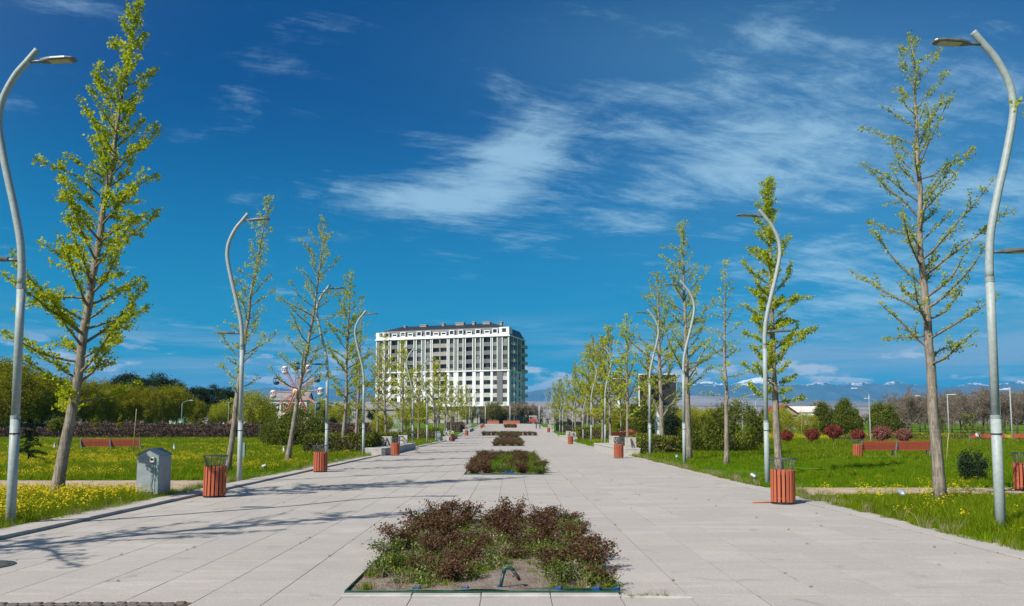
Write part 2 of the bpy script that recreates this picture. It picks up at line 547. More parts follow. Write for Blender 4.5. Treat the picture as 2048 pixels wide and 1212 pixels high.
M_GONB = pbr('blue_gondola', (.01, .13, .30), .4, var=.15)
M_WHITEM = pbr('white_metal', (.72, .73, .74), .5, var=.06)
M_SCREEN = pbr('led_screen', (.035, .035, .032), .55, var=.2, scale=2)
M_TERRA = pbr('terracotta_paint', (.52, .15, .09), .7, var=.1)
M_SKIN = pbr('skin', (.42, .26, .18), .6)
M_HAIR = pbr('dark_hair', (.015, .012, .01), .6)
M_CLOTHK = pbr('black_cloth', (.015, .016, .02), .9, var=.2)
M_JEANS = pbr('blue_jeans', (.07, .13, .24), .9, var=.2)
M_CLOTHW = pbr('white_cloth', (.72, .72, .74), .9, var=.1)
M_HIVIS = pbr('hi_vis_cloth', (.45, .85, .04), .8, var=.1)


def mat_water():
    m, t, out = new_mat('fountain_spray')
    b = t.n('ShaderNodeBsdfPrincipled')
    b.inputs['Base Color'].default_value = (.75, .85, .92, 1)
    b.inputs['Roughness'].default_value = .25
    tr = t.n('ShaderNodeBsdfTranslucent')
    tr.inputs[0].default_value = (.8, .88, .95, 1)
    mx = t.n('ShaderNodeMixShader', ins={0: .45, 1: b.outputs[0], 2: tr.outputs[0]})
    t.nt.links.new(mx.outputs[0], out.inputs[0])
    return m


M_SPRAY = mat_water()
M_POOL = pbr('basin_water', (.03, .10, .14), .08, var=.2)

# ------------------------------------------------------------------ mesh helpers


class MB:
    """collects geometry, then becomes ONE mesh"""
    def __init__(s):
        s.v, s.f, s.n, s.mi = [], [], 0, []

    def raw(s, verts, faces, mi=0):
        verts = np.asarray(verts, dtype=np.float32).reshape(-1, 3)
        faces = np.asarray(faces, dtype=np.int32)
        s.v.append(verts)
        s.f.append(faces + s.n)
        s.mi.append(np.full(len(faces), mi, dtype=np.int32))
        s.n += len(verts)
        return s

    def box(s, x0, x1, y0, y1, z0, z1, mi=0, M=None):
        v = np.array([(x, y, z) for z in (z0, z1) for y in (y0, y1) for x in (x0, x1)], dtype=np.float32)
        if M is not None:
            v = np.array([M @ Vector(p) for p in v], dtype=np.float32)
        return s.raw(v, [(0, 2, 3, 1), (4, 5, 7, 6), (0, 1, 5, 4), (2, 6, 7, 3), (0, 4, 6, 2), (1, 3, 7, 5)], mi)

    def cbox(s, x0, x1, y0, y1, z0, z1, c=.01, mi=0, M=None):
        """box with chamfered top and vertical edges rounded by a small cut"""
        def ring(i, z):
            return [(x0 + i, y0, z), (x1 - i, y0, z), (x1, y0 + i, z), (x1, y1 - i, z), (x1 - i, y1, z), (x0 + i, y1, z), (x0, y1 - i, z), (x0, y0 + i, z)]
        a, b = ring(c, z0), ring(c, z1 - c)
        t = [(min(max(p[0], x0 + c), x1 - c), min(max(p[1], y0 + c), y1 - c), z1) for p in ring(c * 1.6, z1)]
        v = np.array(a + b + t, dtype=np.float32)
        if M is not None:
            v = np.array([M @ Vector(p) for p in v], dtype=np.float32)
        fs = []
        for k in range(8):
            j = (k + 1) % 8
            fs.append((k, j, 8 + j, 8 + k))
            fs.append((8 + k, 8 + j, 16 + j, 16 + k))
        s.raw(v, fs, mi)
        o = s.n - 24
        for q in ((0, 1, 2, 3), (0, 3, 4, 7), (7, 4, 5, 6)):
            s.f.append(np.array([[16 + i + o for i in q]], dtype=np.int32))
            s.mi.append(np.array([mi], dtype=np.int32))
        return s

    def tube(s, path, rad, seg=8, mi=0, caps=True):
        P = np.asarray(path, dtype=np.float64)
        n = len(P)
        rad = np.full(n, rad, dtype=np.float64) if np.isscalar(rad) else np.asarray(rad, dtype=np.float64)
        T = np.gradient(P, axis=0)
        T /= np.maximum(np.linalg.norm(T, axis=1, keepdims=True), 1e-9)
        ref = np.array([0, 0, 1.0]) if abs(T[0, 2]) < .9 else np.array([0, 1.0, 0])
        u = np.cross(T[0], ref)
        u /= np.linalg.norm(u)
        vs = []
        a = np.arange(seg) * 2 * PI / seg
        for i in range(n):
            u = u - T[i] * np.dot(u, T[i])
            u /= max(np.linalg.norm(u), 1e-9)
            w = np.cross(T[i], u)
            vs.append(P[i] + rad[i] * (np.cos(a)[:, None] * u + np.sin(a)[:, None] * w))
        V = np.concatenate(vs)
        k = np.arange(seg)
        j = (k + 1) % seg
        F = np.concatenate([np.stack([i * seg + k, i * seg + j, (i + 1) * seg + j, (i + 1) * seg + k], 1) for i in range(n - 1)])
        base = s.n
        s.raw(V, F, mi)
        if caps:
            for i, fl in ((0, True), (n - 1, False)):
                c = P[i]
                s.raw(np.array([c]), np.zeros((0, 3), dtype=np.int32))
                ci = s.n - 1
                tri = np.stack([np.full(seg, ci), base + i * seg + (j if fl else k), base + i * seg + (k if fl else j)], 1)
                s.f.append(tri.astype(np.int32))
                s.mi.append(np.full(seg, mi, dtype=np.int32))
        return s

    def lathe(s, prof, seg=16, mi=0, c=(0, 0, 0), sx=1, sy=1):
        a = np.arange(seg) * 2 * PI / seg
        V = np.concatenate([np.stack([c[0] + r * sx * np.cos(a), c[1] + r * sy * np.sin(a), np.full(seg, c[2] + z)], 1) for r, z in prof])
        k = np.arange(seg)
        j = (k + 1) % seg
        F = np.concatenate([np.stack([i * seg + k, i * seg + j, (i + 1) * seg + j, (i + 1) * seg + k], 1) for i in range(len(prof) - 1)])
        return s.raw(V, F, mi)

    def ball(s, c, r, seg=10, rings=7, sz=1.0, mi=0):
        pr = [(max(r * math.sin(PI * i / rings), 1e-4), -r * sz * math.cos(PI * i / rings)) for i in range(rings + 1)]
        return s.lathe(pr, seg, mi, c)

    def leaves(s, P, D, L, W, rng, mi=0, fan=False):
        """bulk leaves: P positions, D directions, L lengths, W half widths"""
        n = len(P)
        D = D / np.maximum(np.linalg.norm(D, axis=1, keepdims=True), 1e-9)
        q = rng.normal(size=(n, 3))
        S = np.cross(D, q)
        S /= np.maximum(np.linalg.norm(S, axis=1, keepdims=True), 1e-9)
        L = np.broadcast_to(np.asarray(L, dtype=np.float64), (n,))[:, None]
        W = np.broadcast_to(np.asarray(W, dtype=np.float64), (n,))[:, None]
        if fan:
            V = np.stack([P, P + D * L + S * W, P + D * L - S * W], 1).reshape(-1, 3)
            F = np.arange(n * 3).reshape(n, 3)
        else:
            N = np.cross(S, D)
            V = np.stack([P, P + D * L * .5 + S * W + N * L * .08, P + D * L, P + D * L * .5 - S * W + N * L * .08], 1).reshape(-1, 3)
            F = np.arange(n * 4).reshape(n, 4)
        return s.raw(V, F, mi)

    def mesh(s, name, mats, smooth=False):
        me = bpy.data.meshes.new(name)
        V = np.concatenate(s.v) if s.v else np.zeros((0, 3), dtype=np.float32)
        me.vertices.add(len(V))
        me.vertices.foreach_set('co', V.astype(np.float32).ravel())
        li = np.concatenate([f.ravel() for f in s.f])
        ln = np.concatenate([np.full(len(f), f.shape[1], dtype=np.int32) for f in s.f])
        me.loops.add(len(li))
        me.loops.foreach_set('vertex_index', li.astype(np.int32))
        me.polygons.add(len(ln))
        st = np.zeros(len(ln), dtype=np.int32)
        st[1:] = np.cumsum(ln)[:-1]
        me.polygons.foreach_set('loop_start', st)
        me.polygons.foreach_set('material_index', np.concatenate(s.mi))
        me.polygons.foreach_set('use_smooth', np.full(len(ln), smooth, dtype=bool))
        me.update(calc_edges=True)
        for m in (mats if isinstance(mats, (list, tuple)) else [mats]):
            me.materials.append(m)
        return me


def link(name, data, parent=None, loc=(0, 0, 0), rot=(0, 0, 0), label=None, kind=None):
    o = bpy.data.objects.new(name, data)
    COL.objects.link(o)
    o.location = loc
    o.rotation_euler = rot
    if parent is not None:
        o.parent = parent
    if label:
        o['label'] = label
    if kind:
        o['kind'] = kind
    return o


def part(name, mb, mats, parent, smooth=False, loc=(0, 0, 0), rot=(0, 0, 0), label=None, kind=None):
    me = mb.mesh(name, mats, smooth) if isinstance(mb, MB) else mb
    return link(name, me, parent, loc, rot, label, kind)


def thing(name, label, cat, loc=(0, 0, 0), rz=0.0, group=None, sc=1.0):
    o = bpy.data.objects.new(name, None)
    COL.objects.link(o)
    o.location = loc
    o.rotation_euler = (0, 0, rz)
    o.scale = (sc, sc, sc) if np.isscalar(sc) else sc
    o.empty_display_size = .3
    o['label'] = label
    o['category'] = cat
    if group:
        o['group'] = group
    return o


def tag(o, label, cat, group=None):
    o['label'] = label
    o['category'] = cat
    if group:
        o['group'] = group
    return o


def dup(root, loc, rz, label, group=None, sc=1.0):
    r = root.copy()
    COL.objects.link(r)
    r.location = loc
    r.rotation_euler = (0, 0, rz)
    r.scale = (sc, sc, sc) if np.isscalar(sc) else sc
    r['label'] = label
    if group:
        r['group'] = group
    for ch in list(root.children):
        c = ch.copy()
        COL.objects.link(c)
        c.parent = r
        for g in list(ch.children):
            d = g.copy()
            COL.objects.link(d)
            d.parent = c
    return r


GY = [-200, 0, 95, 117, 130, 187, 232, 320, 600, 1500, 3000, 6000, 9000, 14000, 26000]
GZ = [0, 0, 0, .15, .45, 1.5, 2.6, 3.0, 3.0, 5, 40, 165, 195, 250, 300]


def g(y):
    return float(np.interp(y, GY, GZ))


def gs(y):
    return np.interp(y, GY, GZ)


PL_L, PL_R = -8.2, 7.0           # plaza edges
KE_L, KE_R = -8.85, 7.55         # outer edges of the kerb strips
PZ1 = 232.0                      # far end of the plaza

# ------------------------------------------------------------------ ground, hills
ys = np.array(sorted(set(list(np.arange(-60, 260, 6.0)) + GY[3:] + [280, 300, 360, 420, 500, 800, 1100, 2000, 4000, 5000, 7500, 11000, 17000, 20000])))
ys = ys[(ys >= -60) & (ys <= 20000)]
xs = np.concatenate([np.array([-22000, -12000, -7000, -4000, -2000, -1000, -500, -250, -160, -100]), np.arange(-70, 71, 5.0), np.array([100, 160, 250, 500, 1000, 2000, 4000, 7000, 12000, 22000])])
XX, YY = np.meshgrid(xs, ys)
ZZ = gs(YY)
rng0 = np.random.default_rng(3)
far = np.clip((YY - 900) / 4000, 0, 1)
ZZ = ZZ + far * 28 * (np.sin(XX * .0011 + 1) * np.sin(YY * .0009 + .5) + .6 * np.sin(XX * .0031 + YY * .001))
# the strip under the plaza stays lower than the slabs
mb = MB()
nx, ny = len(xs), len(ys)
idx = np.arange(nx * ny).reshape(ny, nx)
F = np.stack([idx[:-1, :-1], idx[:-1, 1:], idx[1:, 1:], idx[1:, :-1]], -1).reshape(-1, 4)
mb.raw(np.stack([XX, YY, ZZ], -1).reshape(-1, 3), F)
link('ground', mb.mesh('ground', M_GROUND), kind='structure')


def ridge_noise(x, seed, octs=6):
    r = np.random.default_rng(seed)
    out = np.zeros_like(x)
    amp, fr = 1.0, 1.0
    for _ in range(octs):
        ph = r.uniform(0, 100)
        t = x * fr + ph
        i = np.floor(t).astype(int)
        f = t - i
        f = f * f * (3 - 2 * f)
        tab = r.uniform(-1, 1, 4096)
        out += amp * (tab[i % 4096] * (1 - f) + tab[(i + 1) % 4096] * f)
        amp *= .52
        fr *= 2.07
    return out


def mountains():
    mb = MB()
    nx, ny = 900, 30
    X = np.linspace(-15000, 15000, nx)
    v = np.linspace(0, 1, ny)
    side = np.clip((X + 500) / 4500, 0, 1)
    crest = 690 + 115 * side + (45 + 40 * side) * ridge_noise(X / 2600, 11, 3) + 60 * np.abs(ridge_noise(X / 620, 12, 7)) - 12 * side
    VV, CC = np.meshgrid(v, crest, indexing='ij')
    _, Xg = np.meshgrid(v, X, indexing='ij')
    prof = np.where(VV < .62, (VV / .62) ** 1.15, 1 - (VV - .62) * .9)
    rough = np.stack([ridge_noise(X / 520 + i * .23, 31, 5) for i in range(ny)])
    Z = 170 + (CC - 170) * prof + rough * 42 * np.sin(VV * PI) + 1.85
    Yg = 13500 + VV * 3600 + 300 * ridge_noise(Xg / 3000, 5, 3)
    idx = np.arange(nx * ny).reshape(ny, nx)
    F = np.stack([idx[:-1, :-1], idx[:-1, 1:], idx[1:, 1:], idx[1:, :-1]], -1).reshape(-1, 4)
    mb.raw(np.stack([Xg, Yg, Z], -1).reshape(-1, 3), F)
    link('mountains', mb.mesh('mountains', M_MOUNT, True), kind='structure')
    # nearer rolling hills in front of the range
    mb = MB()
    crest = 330 + 55 * ridge_noise(X / 3300, 41, 6)
    VV, CC = np.meshgrid(v, crest, indexing='ij')
    prof = np.where(VV < .6, np.sin(VV / .6 * PI / 2) ** 1.3, 1 - (VV - .6))
    Z = 60 + (CC - 60) * prof
    Yg = 8600 + VV * 2600
    mb.raw(np.stack([Xg, Yg, Z], -1).reshape(-1, 3), F)
    link('hills', mb.mesh('hills', M_GROUND, True), kind='structure')


mountains()


def haze():
    mb = MB()
    mb.box(-24000, 24000, -400, 21500, -2.0, 1040)
    m, t, out = new_mat('haze_air')
    vol = t.n('ShaderNodeVolumePrincipled')
    vol.inputs['Color'].default_value = (.09, .50, .98, 1)
    vol.inputs['Density'].default_value = 0.000060
    vol.inputs['Anisotropy'].default_value = 0.0
    t.nt.links.new(vol.outputs[0], out.inputs['Volume'])
    o = link('haze', mb.mesh('haze', m), kind='stuff')
    return o


haze()

# ------------------------------------------------------------------ plaza paving
TOP = .03


def slab_mesh_into(mb, x0, x1, y0, y1, zt, gap=.0037, ch=.002, zb=-.05):
    x0 += gap
    x1 -= gap
    y0 += gap
    y1 -= gap
    g0, g1 = g(y0), g(y1)
    v = []
    for (ix, zz) in ((0, zb), (0, zt - ch), (ch, zt)):
        v += [(x0 + ix, y0 + ix, g0 + zz), (x1 - ix, y0 + ix, g0 + zz), (x1 - ix, y1 - ix, g1 + zz), (x0 + ix, y1 - ix, g1 + zz)]
    f = []
    for r in range(2):
        for k in range(4):
            j = (k + 1) % 4
            f.append((r * 4 + k, r * 4 + j, r * 4 + 4 + j, r * 4 + 4 + k))
    f.append((8, 9, 10, 11))
    mb.raw(v, f)


# beds in module rows: (first row, last row, first col, last col)
BEDS = [(0, 9, -2, 2), (29, 51, -2, 2), (88, 121, -2, 2), (145, 172, -2, 2), (158, 166, -6, 6), (240, 262, -2, 2)]


def in_bed(n, k):
    return any(a <= n < b and c <= k < d for a, b, c, d in BEDS)


# the sand bed under the slabs gives the dark joints; it carries the plaza as a whole
mb = MB()
pys = np.array(sorted(set(list(np.arange(-6, PZ1 + 2, 3.0)) + [95, 117, 130, 187])))
for a, b in zip(pys[:-1], pys[1:]):
    mb.raw([(PL_L - .034, a, g(a) + .0265), (PL_R + .011, a, g(a) + .0265), (PL_R + .011, b, g(b) + .0265), (PL_L - .034, b, g(b) + .0265)], [(0, 1, 2, 3)])
paving = link('plaza_paving', mb.mesh('plaza_paving', M_BED), kind='structure')

rs = random.Random(5)
slabs = []
rowmax = int((PZ1 - Z0) / SW)
kmin = int(math.floor((PL_L - CX) / SW))
kmax = int(math.ceil((PL_R - CX) / SW))
for n in range(-8, rowmax):
    y0 = Z0 + n * SW
    y1 = y0 + SW
    if n < 0:
        y0 -= .15
        y1 -= .15
    for k in range(kmin, kmax):
        x0 = max(CX + k * SW, PL_L)
        x1 = min(CX + (k + 1) * SW, PL_R)
        if x1 - x0 < .05 or in_bed(n, k):
            continue
        ya = y0
        if n == -1 and x0 < -3.9:
            ya = 8.46 + .02 * (x0 + 5)
        if n < -1 and x0 < -3.9:
            continue
        slabs.append((ya, x0, x1, y1, n))
# the 150 mm strip beside the first bed's kerb row
for k in range(kmin, kmax):
    if -2 <= k < 2:
        continue
    x0, x1 = max(CX + k * SW, PL_L), min(CX + (k + 1) * SW, PL_R)
    if x1 - x0 > .05:
        slabs.append((Z0 - .15, x0, x1, Z0, -99))
rest = MB()
mesh_cache = {}
vis = [s for s in slabs if s[0] >= 7.7]
vis.sort(key=lambda s: s[0])
near_set = set(id(s) for s in vis[:300])
for s in slabs:
    ya, x0, x1, y1, n = s
    dz = rs.uniform(-.0011, .0013)
    if id(s) in near_set:
        key = (round(x1 - x0, 3), round(y1 - ya, 3))
        if key not in mesh_cache:
            m_ = MB()
            slab_mesh_into(m_, 0, x1 - x0, 0, y1 - ya, TOP)
            mesh_cache[key] = m_.mesh('paving_slab', M_PAVE)
        o = link('paving_slab', mesh_cache[key], paving, (x0, ya, dz))
        o.rotation_euler = (rs.uniform(-.0008, .0008), rs.uniform(-.0008, .0008), 0)
    else:
        slab_mesh_into(rest, x0, x1, ya, y1, TOP + dz)
link('far_paving_slabs', rest.mesh('far_paving_slabs', M_PAVE), paving, kind='stuff')

# raised kerb strip on the left, flush strip on the right
for side in (-1, 1):
    restk = MB()
    L = .98
    yk = 5.0
    objs = []
    while yk < PZ1:
        if side < 0:
            xa, xb, zt = KE_L, PL_L - .035, .095
        else:
            xa, xb, zt = PL_R + .012, KE_R, .045
        if yk > 60:
            slab_mesh_into(restk, xa, xb, yk, yk + L, zt)
        else:
            objs.append((xa, xb, yk, zt))
        yk += L
    ks = link('kerb_strip', restk.mesh('kerb_strip', M_KERB), kind='structure')
    cm = MB()
    slab_mesh_into(cm, 0, objs[0][1] - objs[0][0], 0, L, objs[0][3])
    cme = cm.mesh('kerb_slab', M_KERB)
    for xa, xb, y, zt in objs:
        o = link('kerb_slab', cme, ks, (xa, y, rs.uniform(-.004, .004)))
        o.rotation_euler = (rs.uniform(-.003, .003), rs.uniform(-.004, .004), rs.uniform(-.002, .002))

# dark cobble row at the near left edge of the plaza
cob = link('cobble_strip', MB().box(-12, -3.32, 7.2, 8.44, -.02, .0285).mesh('cobble_strip', M_BED), kind='structure')
cm = [MB().cbox(-.055, .055, -.05, .05, -.02, .036 + .004 * i, .012).mesh('cobble', M_COBBLE) for i in range(3)]
for r_ in range(4):
    for i in range(28):
        x = -6.6 + i * .122 + (r_ % 2) * .06
        y = 8.395 - r_ * .108 + .02 * (x + 5)
        if x > -3.37:
            continue
        o = link('cobble', cm[rs.randrange(3)], cob, (x, y, 0))
        o.rotation_euler = (rs.uniform(-.04, .04), rs.uniform(-.04, .04), rs.uniform(-.06, .06))


# gravel cross paths and bench pads
def sheet(name, x0, x1, y0, y1, dz, mat, wav=0.0):
    mb = MB()
    n = max(2, int((x1 - x0) / .6))
    X = np.linspace(x0, x1, n)
    r = np.random.default_rng(int(abs(x0) * 7 + y0))
    ya = y0 + wav * ridge_noise(X * .8, 4 + int(y0), 4)
    yb = y1 + wav * ridge_noise(X * .8, 9 + int(y0), 4)
    V = np.concatenate([np.stack([X, ya, gs(ya) + dz], 1), np.stack([X, (ya + yb) / 2, gs((ya + yb) / 2) + dz + .02], 1), np.stack([X, yb, gs(yb) + dz], 1)])
    k = np.arange(n - 1)
    F = np.concatenate([np.stack([k + o, k + 1 + o, k + n + 1 + o, k + n + o], 1) for o in (0, n)])
    mb.raw(V, F)
    return link(name, mb.mesh(name, mat), kind='structure')


sheet('gravel_path', -45, KE_L - .01, 22.8, 27.6, .012, M_GRAVEL, .10)
sheet('gravel_path', KE_R + .01, 45, 21.6, 24.4, .012, M_GRAVEL, .10)
sheet('gravel_path', 17.5, 30, 46.3, 50.2, .012, M_GRAVEL, .08)
sheet('gravel_path', 46, 80, 94, 99, .012, M_GRAVEL, .1)
sheet('gravel_path', -34, -22, 55.5, 59.5, .012, M_GRAVEL, .1)

# ------------------------------------------------------------------ apartment block
def apartment():
    Zr, Zl = 280.0, 296.0
    PR = Vector((-1.0, Zr, 0))
    PL = Vector((-50.7, Zl, 0))
    W = (PR - PL).length
    ex = (PR - PL).normalized()
    rz = math.atan2(ex.y, ex.x)
    base = 3.0
    b = thing('apartment_block', 'long white and sage green apartment block with dark mansard roof', 'building', (PL.x, PL.y, base), rz)
    D = 19.0
    zb = 6.55          # underside of the white floors
    fh = 3.02
    zt = zb + 8 * fh   # cornice
    zm = zb + 4 * fh
    # column layout measured on the facade: centre, width, kind (w window, l loggia)
    raw = [(197, 34, 'w'), (250, 34, 'w'), (322, 62, 'l'), (400, 38, 'w'), (470, 62, 'l'), (552, 42, 'w'), (636, 42, 'w'), (712, 62, 'L'), (783, 62, 'L'), (858, 38, 'w'), (942, 40, 'w'), (1022, 62, 'l'), (1105, 40, 'w'), (1190, 66, 'l'), (1264, 38, 'w'), (1358, 42, 'w')]

    def u(px):
        s_ = (px - 150) / (1398 - 150)
        return W * s_ * Zl / (Zr + s_ * (Zl - Zr))
    bays = [(u(c - w / 2), u(c + w / 2), k) for c, w, k in raw]
    # core set back behind the facade skin
    part('core', MB().box(.25, W - .25, 1.35, D - .25, 0, zt), M_LOGGIA, b)
    # skin pieces: piers between bays, spandrels within bays
    mats = [M_BWHITE, M_BGREEN, M_BPALE, M_BGREY, M_BTAUPE]
    bands = MB()
    edges = [(0.0, bays[0][0])] + [(bays[i][1], bays[i + 1][0]) for i in range(len(bays) - 1)] + [(bays[-1][1], W)]
    for i, (a, c) in enumerate(edges):
        grey = i in (15,)
        part('pier', MB().box(a + .003, c - .003, 0, 1.34, zb, zm - .2), mats[3 if grey else 0], b)
        mid = (a + c) / 2
        # upper floors: sage fields with slim white lesenes
        m_ = 3 if i in (7, 8, 9, 11, 12, 13, 14, 15) and i % 2 else 1
        if i in (7, 8, 9):
            m_ = 4
        part('pier', MB().box(a + .003, c - .003, .04, 1.34, zm + .2, zt - .01), mats[m_], b)
        for e in ((a + .16,) if i == 0 else (c - .16,) if i == len(edges) - 1 else (a + .14, c - .14)):
            if i in (8,):
                continue
            part('lesene', MB().box(e - .14, e + .14, -.10, .037, zm + .2, zt - .01), M_BWHITE, b)
    for (a, c, k) in bays:
        for fl in range(8):
            z0 = zb + fl * fh
            mlo, mhi = (2 if fl < 4 else 1), None
            if fl >= 4 and k != 'w':
                mlo = 3
            if k == 'L' and fl >= 4:
                mlo = 4
            zlo0 = z0 if fl not in (4,) else z0 + .2
            head = z0 + fh - (.2 if fl == 3 else (.01 if fl == 7 else 0))
            pcs = []
            if k == 'w':
                pcs.append(('spandrel', (a, c, .14, 1.34, zlo0, z0 + 1.05)))
                pcs.append(('lintel', (a, c, .14, 1.34, z0 + 2.62, head - .002)))
            else:
                pcs.append(('parapet_panel', (a, c, .10, .30, zlo0, z0 + 1.15)))
                pcs.append(('lintel', (a, c, .10, 1.34, z0 + 2.68, head - .002)))
                pcs.append(('loggia_floor', (a, c, .303, 1.34, zlo0, z0 + .12)))
            for nm, bb in pcs:
                part(nm, MB().box(*bb), mats[mlo], b)
    bands.box(-.25, W + .25, -.22, 1.0, zm - .197, zm + .197)
    bands.box(-.35, W + .35, -.42, 1.0, zt, zt + .42)
    bands.box(-.05, W + .05, -.06, 1.0, zb - .55, zb - .003)
    part('string_courses', bands, M_BWHITE, b)
    # windows: one mesh per width class
    wm = {}

    def window(parent, a, c, z0, z1, y, name='window', rzz=0, org=None, wht=False):
        w, h = round(c - a, 2), round(z1 - z0, 2)
        key = (w, h, wht)
        if key not in wm:
            f = MB()
            t_ = .07
            f.box(0, w, 0, .09, 0, t_)
            f.box(0, w, 0, .09, h - t_, h)
            f.box(0, t_, .002, .088, t_, h - t_)
            f.box(w - t_, w, .002, .088, t_, h - t_)
            nm = 1 if w < 2 else 2
            for q in range(nm):
                x = w * (q + 1) / (nm + 1)
                f.box(x - .035, x + .035, .004, .086, t_, h - t_)
            f.box(t_, w - t_, .006, .084, h * .70, h * .70 + .05)
            p_ = MB().box(t_ * .8, w - t_ * .8, .04, .06, t_ * .8, h - t_ * .8)
            wm[key] = (f.mesh('window', M_FRAMEW if wht else M_FRAME), p_.mesh('pane', M_GLASS))
        fo = link(name, wm[key][0], parent, (a, y, z0) if org is None else org, (0, 0, rzz))
        link('pane', wm[key][1], fo)
        return fo
    for (a, c, k) in bays:
        for fl in range(8):
            z0 = zb + fl * fh
            if k == 'w':
                window(b, a + .003, c - .003, z0 + 1.055, z0 + 2.61, .30)
            else:
                window(b, a + .12, c - .12, z0 + .13, z0 + 2.6, 1.23)
    # ground floors: recessed podium with dark glazing
    gf = MB()
    gf.box(1.0, W - .6, 1.2, D - 1, 0, zb - .56)
    part('ground_floor_wall', gf, M_BTAUPE, b)
    for i, (a, c, k) in enumerate(bays):
        window(b, a, c, 3.1, 5.7, 1.05, 'shop_window')
        if i % 2:
            window(b, a, c, .2, 2.7, 1.05, 'shop_window')
    # mansard: sloping dark roof with white dormers
    rf = MB()
    z1, z2, z3 = zt + .42, zt + 3.5, zt + 5.5
    i1, i2 = 1.5, 5.0
    V = [(0, 0, z1), (W, 0, z1), (W, D, z1), (0, D, z1), (i1, i1, z2), (W - i1, i1, z2), (W - i1, D - i1, z2), (i1, D - i1, z2), (i2 + 3, i2, z3), (W - i2 - 3, i2, z3), (W - i2 - 3, D - i2, z3), (i2 + 3, D - i2, z3)]
    rf.raw(V, [(0, 1, 5, 4), (1, 2, 6, 5), (2, 3, 7, 6), (3, 0, 4, 7), (4, 5, 9, 8), (5, 6, 10, 9), (6, 7, 11, 10), (7, 4, 8, 11), (8, 9, 10, 11)])
    roof = part('roof', rf, M_ROOF, b)
    seam = MB()
    for i in range(int(W / .6)):
        x = .9 + i * .6
        if x < W - .9:
            t0 = (x - i1) / 8.1
            seam.raw([(x - .03, i1 + .0, z2 + .05), (x + .03, i1, z2 + .05), (max(x, i2 + 3) * .0 + x + .03, i2, z3 + .05), (x - .03, i2, z3 + .05)], [(0, 1, 2, 3)]) if i2 + 3 < x < W - i2 - 3 else None
    part('roof_seams', seam, M_ROOF, roof)
    for x, w, h in ((9.5, .8, .35), (17, 2.6, .5), (25.0, .9, .75), (31.6, 3.2, .75), (37.0, .9, .8), (42.0, 2.8, .55), (47.6, .8, .4)):
        c = MB()
        c.box(x - w / 2, x + w / 2, i2 - .6, i2 + .9, z3 - 1.0, z3 + h - .25)
        c.box(x - w / 2 - .15, x + w / 2 + .15, i2 - .75, i2 + 1.05, z3 + h - .247, z3 + h)
        part('chimney', c, M_BTAUPE, roof)
    par = MB()
    par.box(-.05, W + .05, -.15, .12, z1 + .003, z1 + .55)
    part('parapet', par, M_BWHITE, b)
    for i, (a, c, k) in enumerate(bays):
        m_ = (a + c) / 2
        big = k == 'w'
        w, h = (1.0, 2.05) if big else (1.05, 1.5)
        d = MB()
        zl = z1 + .45
        d.box(m_ - w, m_ - w + .28, -.10, 1.9, zl, zl + h - .28)
        d.box(m_ + w - .28, m_ + w, -.10, 1.9, zl, zl + h - .28)
        d.box(m_ - w - .05, m_ + w + .05, -.14, 1.95, zl + h - .277, zl + h)
        d.box(m_ - w + .283, m_ + w - .283, -.05, 1.9, zl, zl + (.5 if big else .62))
        dm = part('dormer', d, M_BWHITE, b)
        zz = zl + (.503 if big else .623)
        window(dm, m_ - w + .285, m_ + w - .285, zz, zl + h - .28, .15)
    # corner pavilion dormer
    d = MB()
    d.box(W - 3.7, W + .02, -.2, 3.5, z1 + .56, z1 + 2.9)
    part('corner_dormer', d, M_BWHITE, b)
    window(b, W - 2.6, W - 1.1, z1 + 1.1, z1 + 2.4, -.27)
    d = MB().box(-.02, 3.2, -.2, 3.5, z1 + .56, z1 + 2.5)
    part('corner_dormer', d, M_BWHITE, b)
    window(b, 1.4, 2.7, z1 + 1.0, z1 + 2.3, -.27)
    # right end wall with stacked balconies, facing away from the sun
    e = MB()
    for fl in range(8):
        z0 = zb + fl * fh
        e.box(W - .249, W + .02, 1.35, D, z0 + (.2 if fl == 4 else 0), z0 + fh - (.2 if fl == 3 else .02), 1 if fl >= 4 else 0)
    e.box(W - .24, W + .35, 1.0, D + .2, zm - .19, zm + .19, 0)
    e.box(W - .24, W + .45, 1.0, D + .2, zt + .002, zt + .418, 0)
    for y in (4.6, 9.2, 13.8, 18.4):
        e.box(W + .023, W + .16, y, y + .35, zb, zt - .01, 0)
    part('end_wall', e, mats[:1] + [M_BGREY], b)
    for fl in range(8):
        z0 = zb + fl * fh
        bl = MB()
        bl.box(W + .03, W + 1.3, 2.0, 4.4, z0, z0 + .18)
        bl.box(W + 1.18, W + 1.3, 2.0, 4.4, z0 + .183, z0 + 1.15)
        bl.box(W + .03, W + 1.177, 2.0, 2.12, z0 + .183, z0 + 1.15)
        bl.box(W + .03, W + 1.177, 4.28, 4.4, z0 + .183, z0 + 1.15)
        part('balcony', bl, M_BPALE, b)
        bl = MB()
        bl.box(W + .03, W + 1.5, 14.4, 17.9, z0, z0 + .18)
        bl.box(W + 1.38, W + 1.5, 14.4, 17.9, z0 + .183, z0 + 1.15)
        bl.box(W + .03, W + 1.377, 14.4, 14.52, z0 + .183, z0 + 1.15)
        part('balcony', bl, M_BPALE, b)
        for y in (2.4, 6.6, 11.2):
            window(b, 0, 1.5, z0 + (.95 if y in (6.4, 11.0) else .2), z0 + 2.5, 0, org=(W + .08, y, z0 + (.95 if y in (6.4, 11.0) else .2)), rzz=PI / 2)
    # low annexe with a flat concrete canopy on the left, red panel beside it
    an = thing('podium_annexe', 'low grey annexe with flat concrete roof and red cladding left of the apartment block', 'building', (-52.0, 268, g(268)), 0)
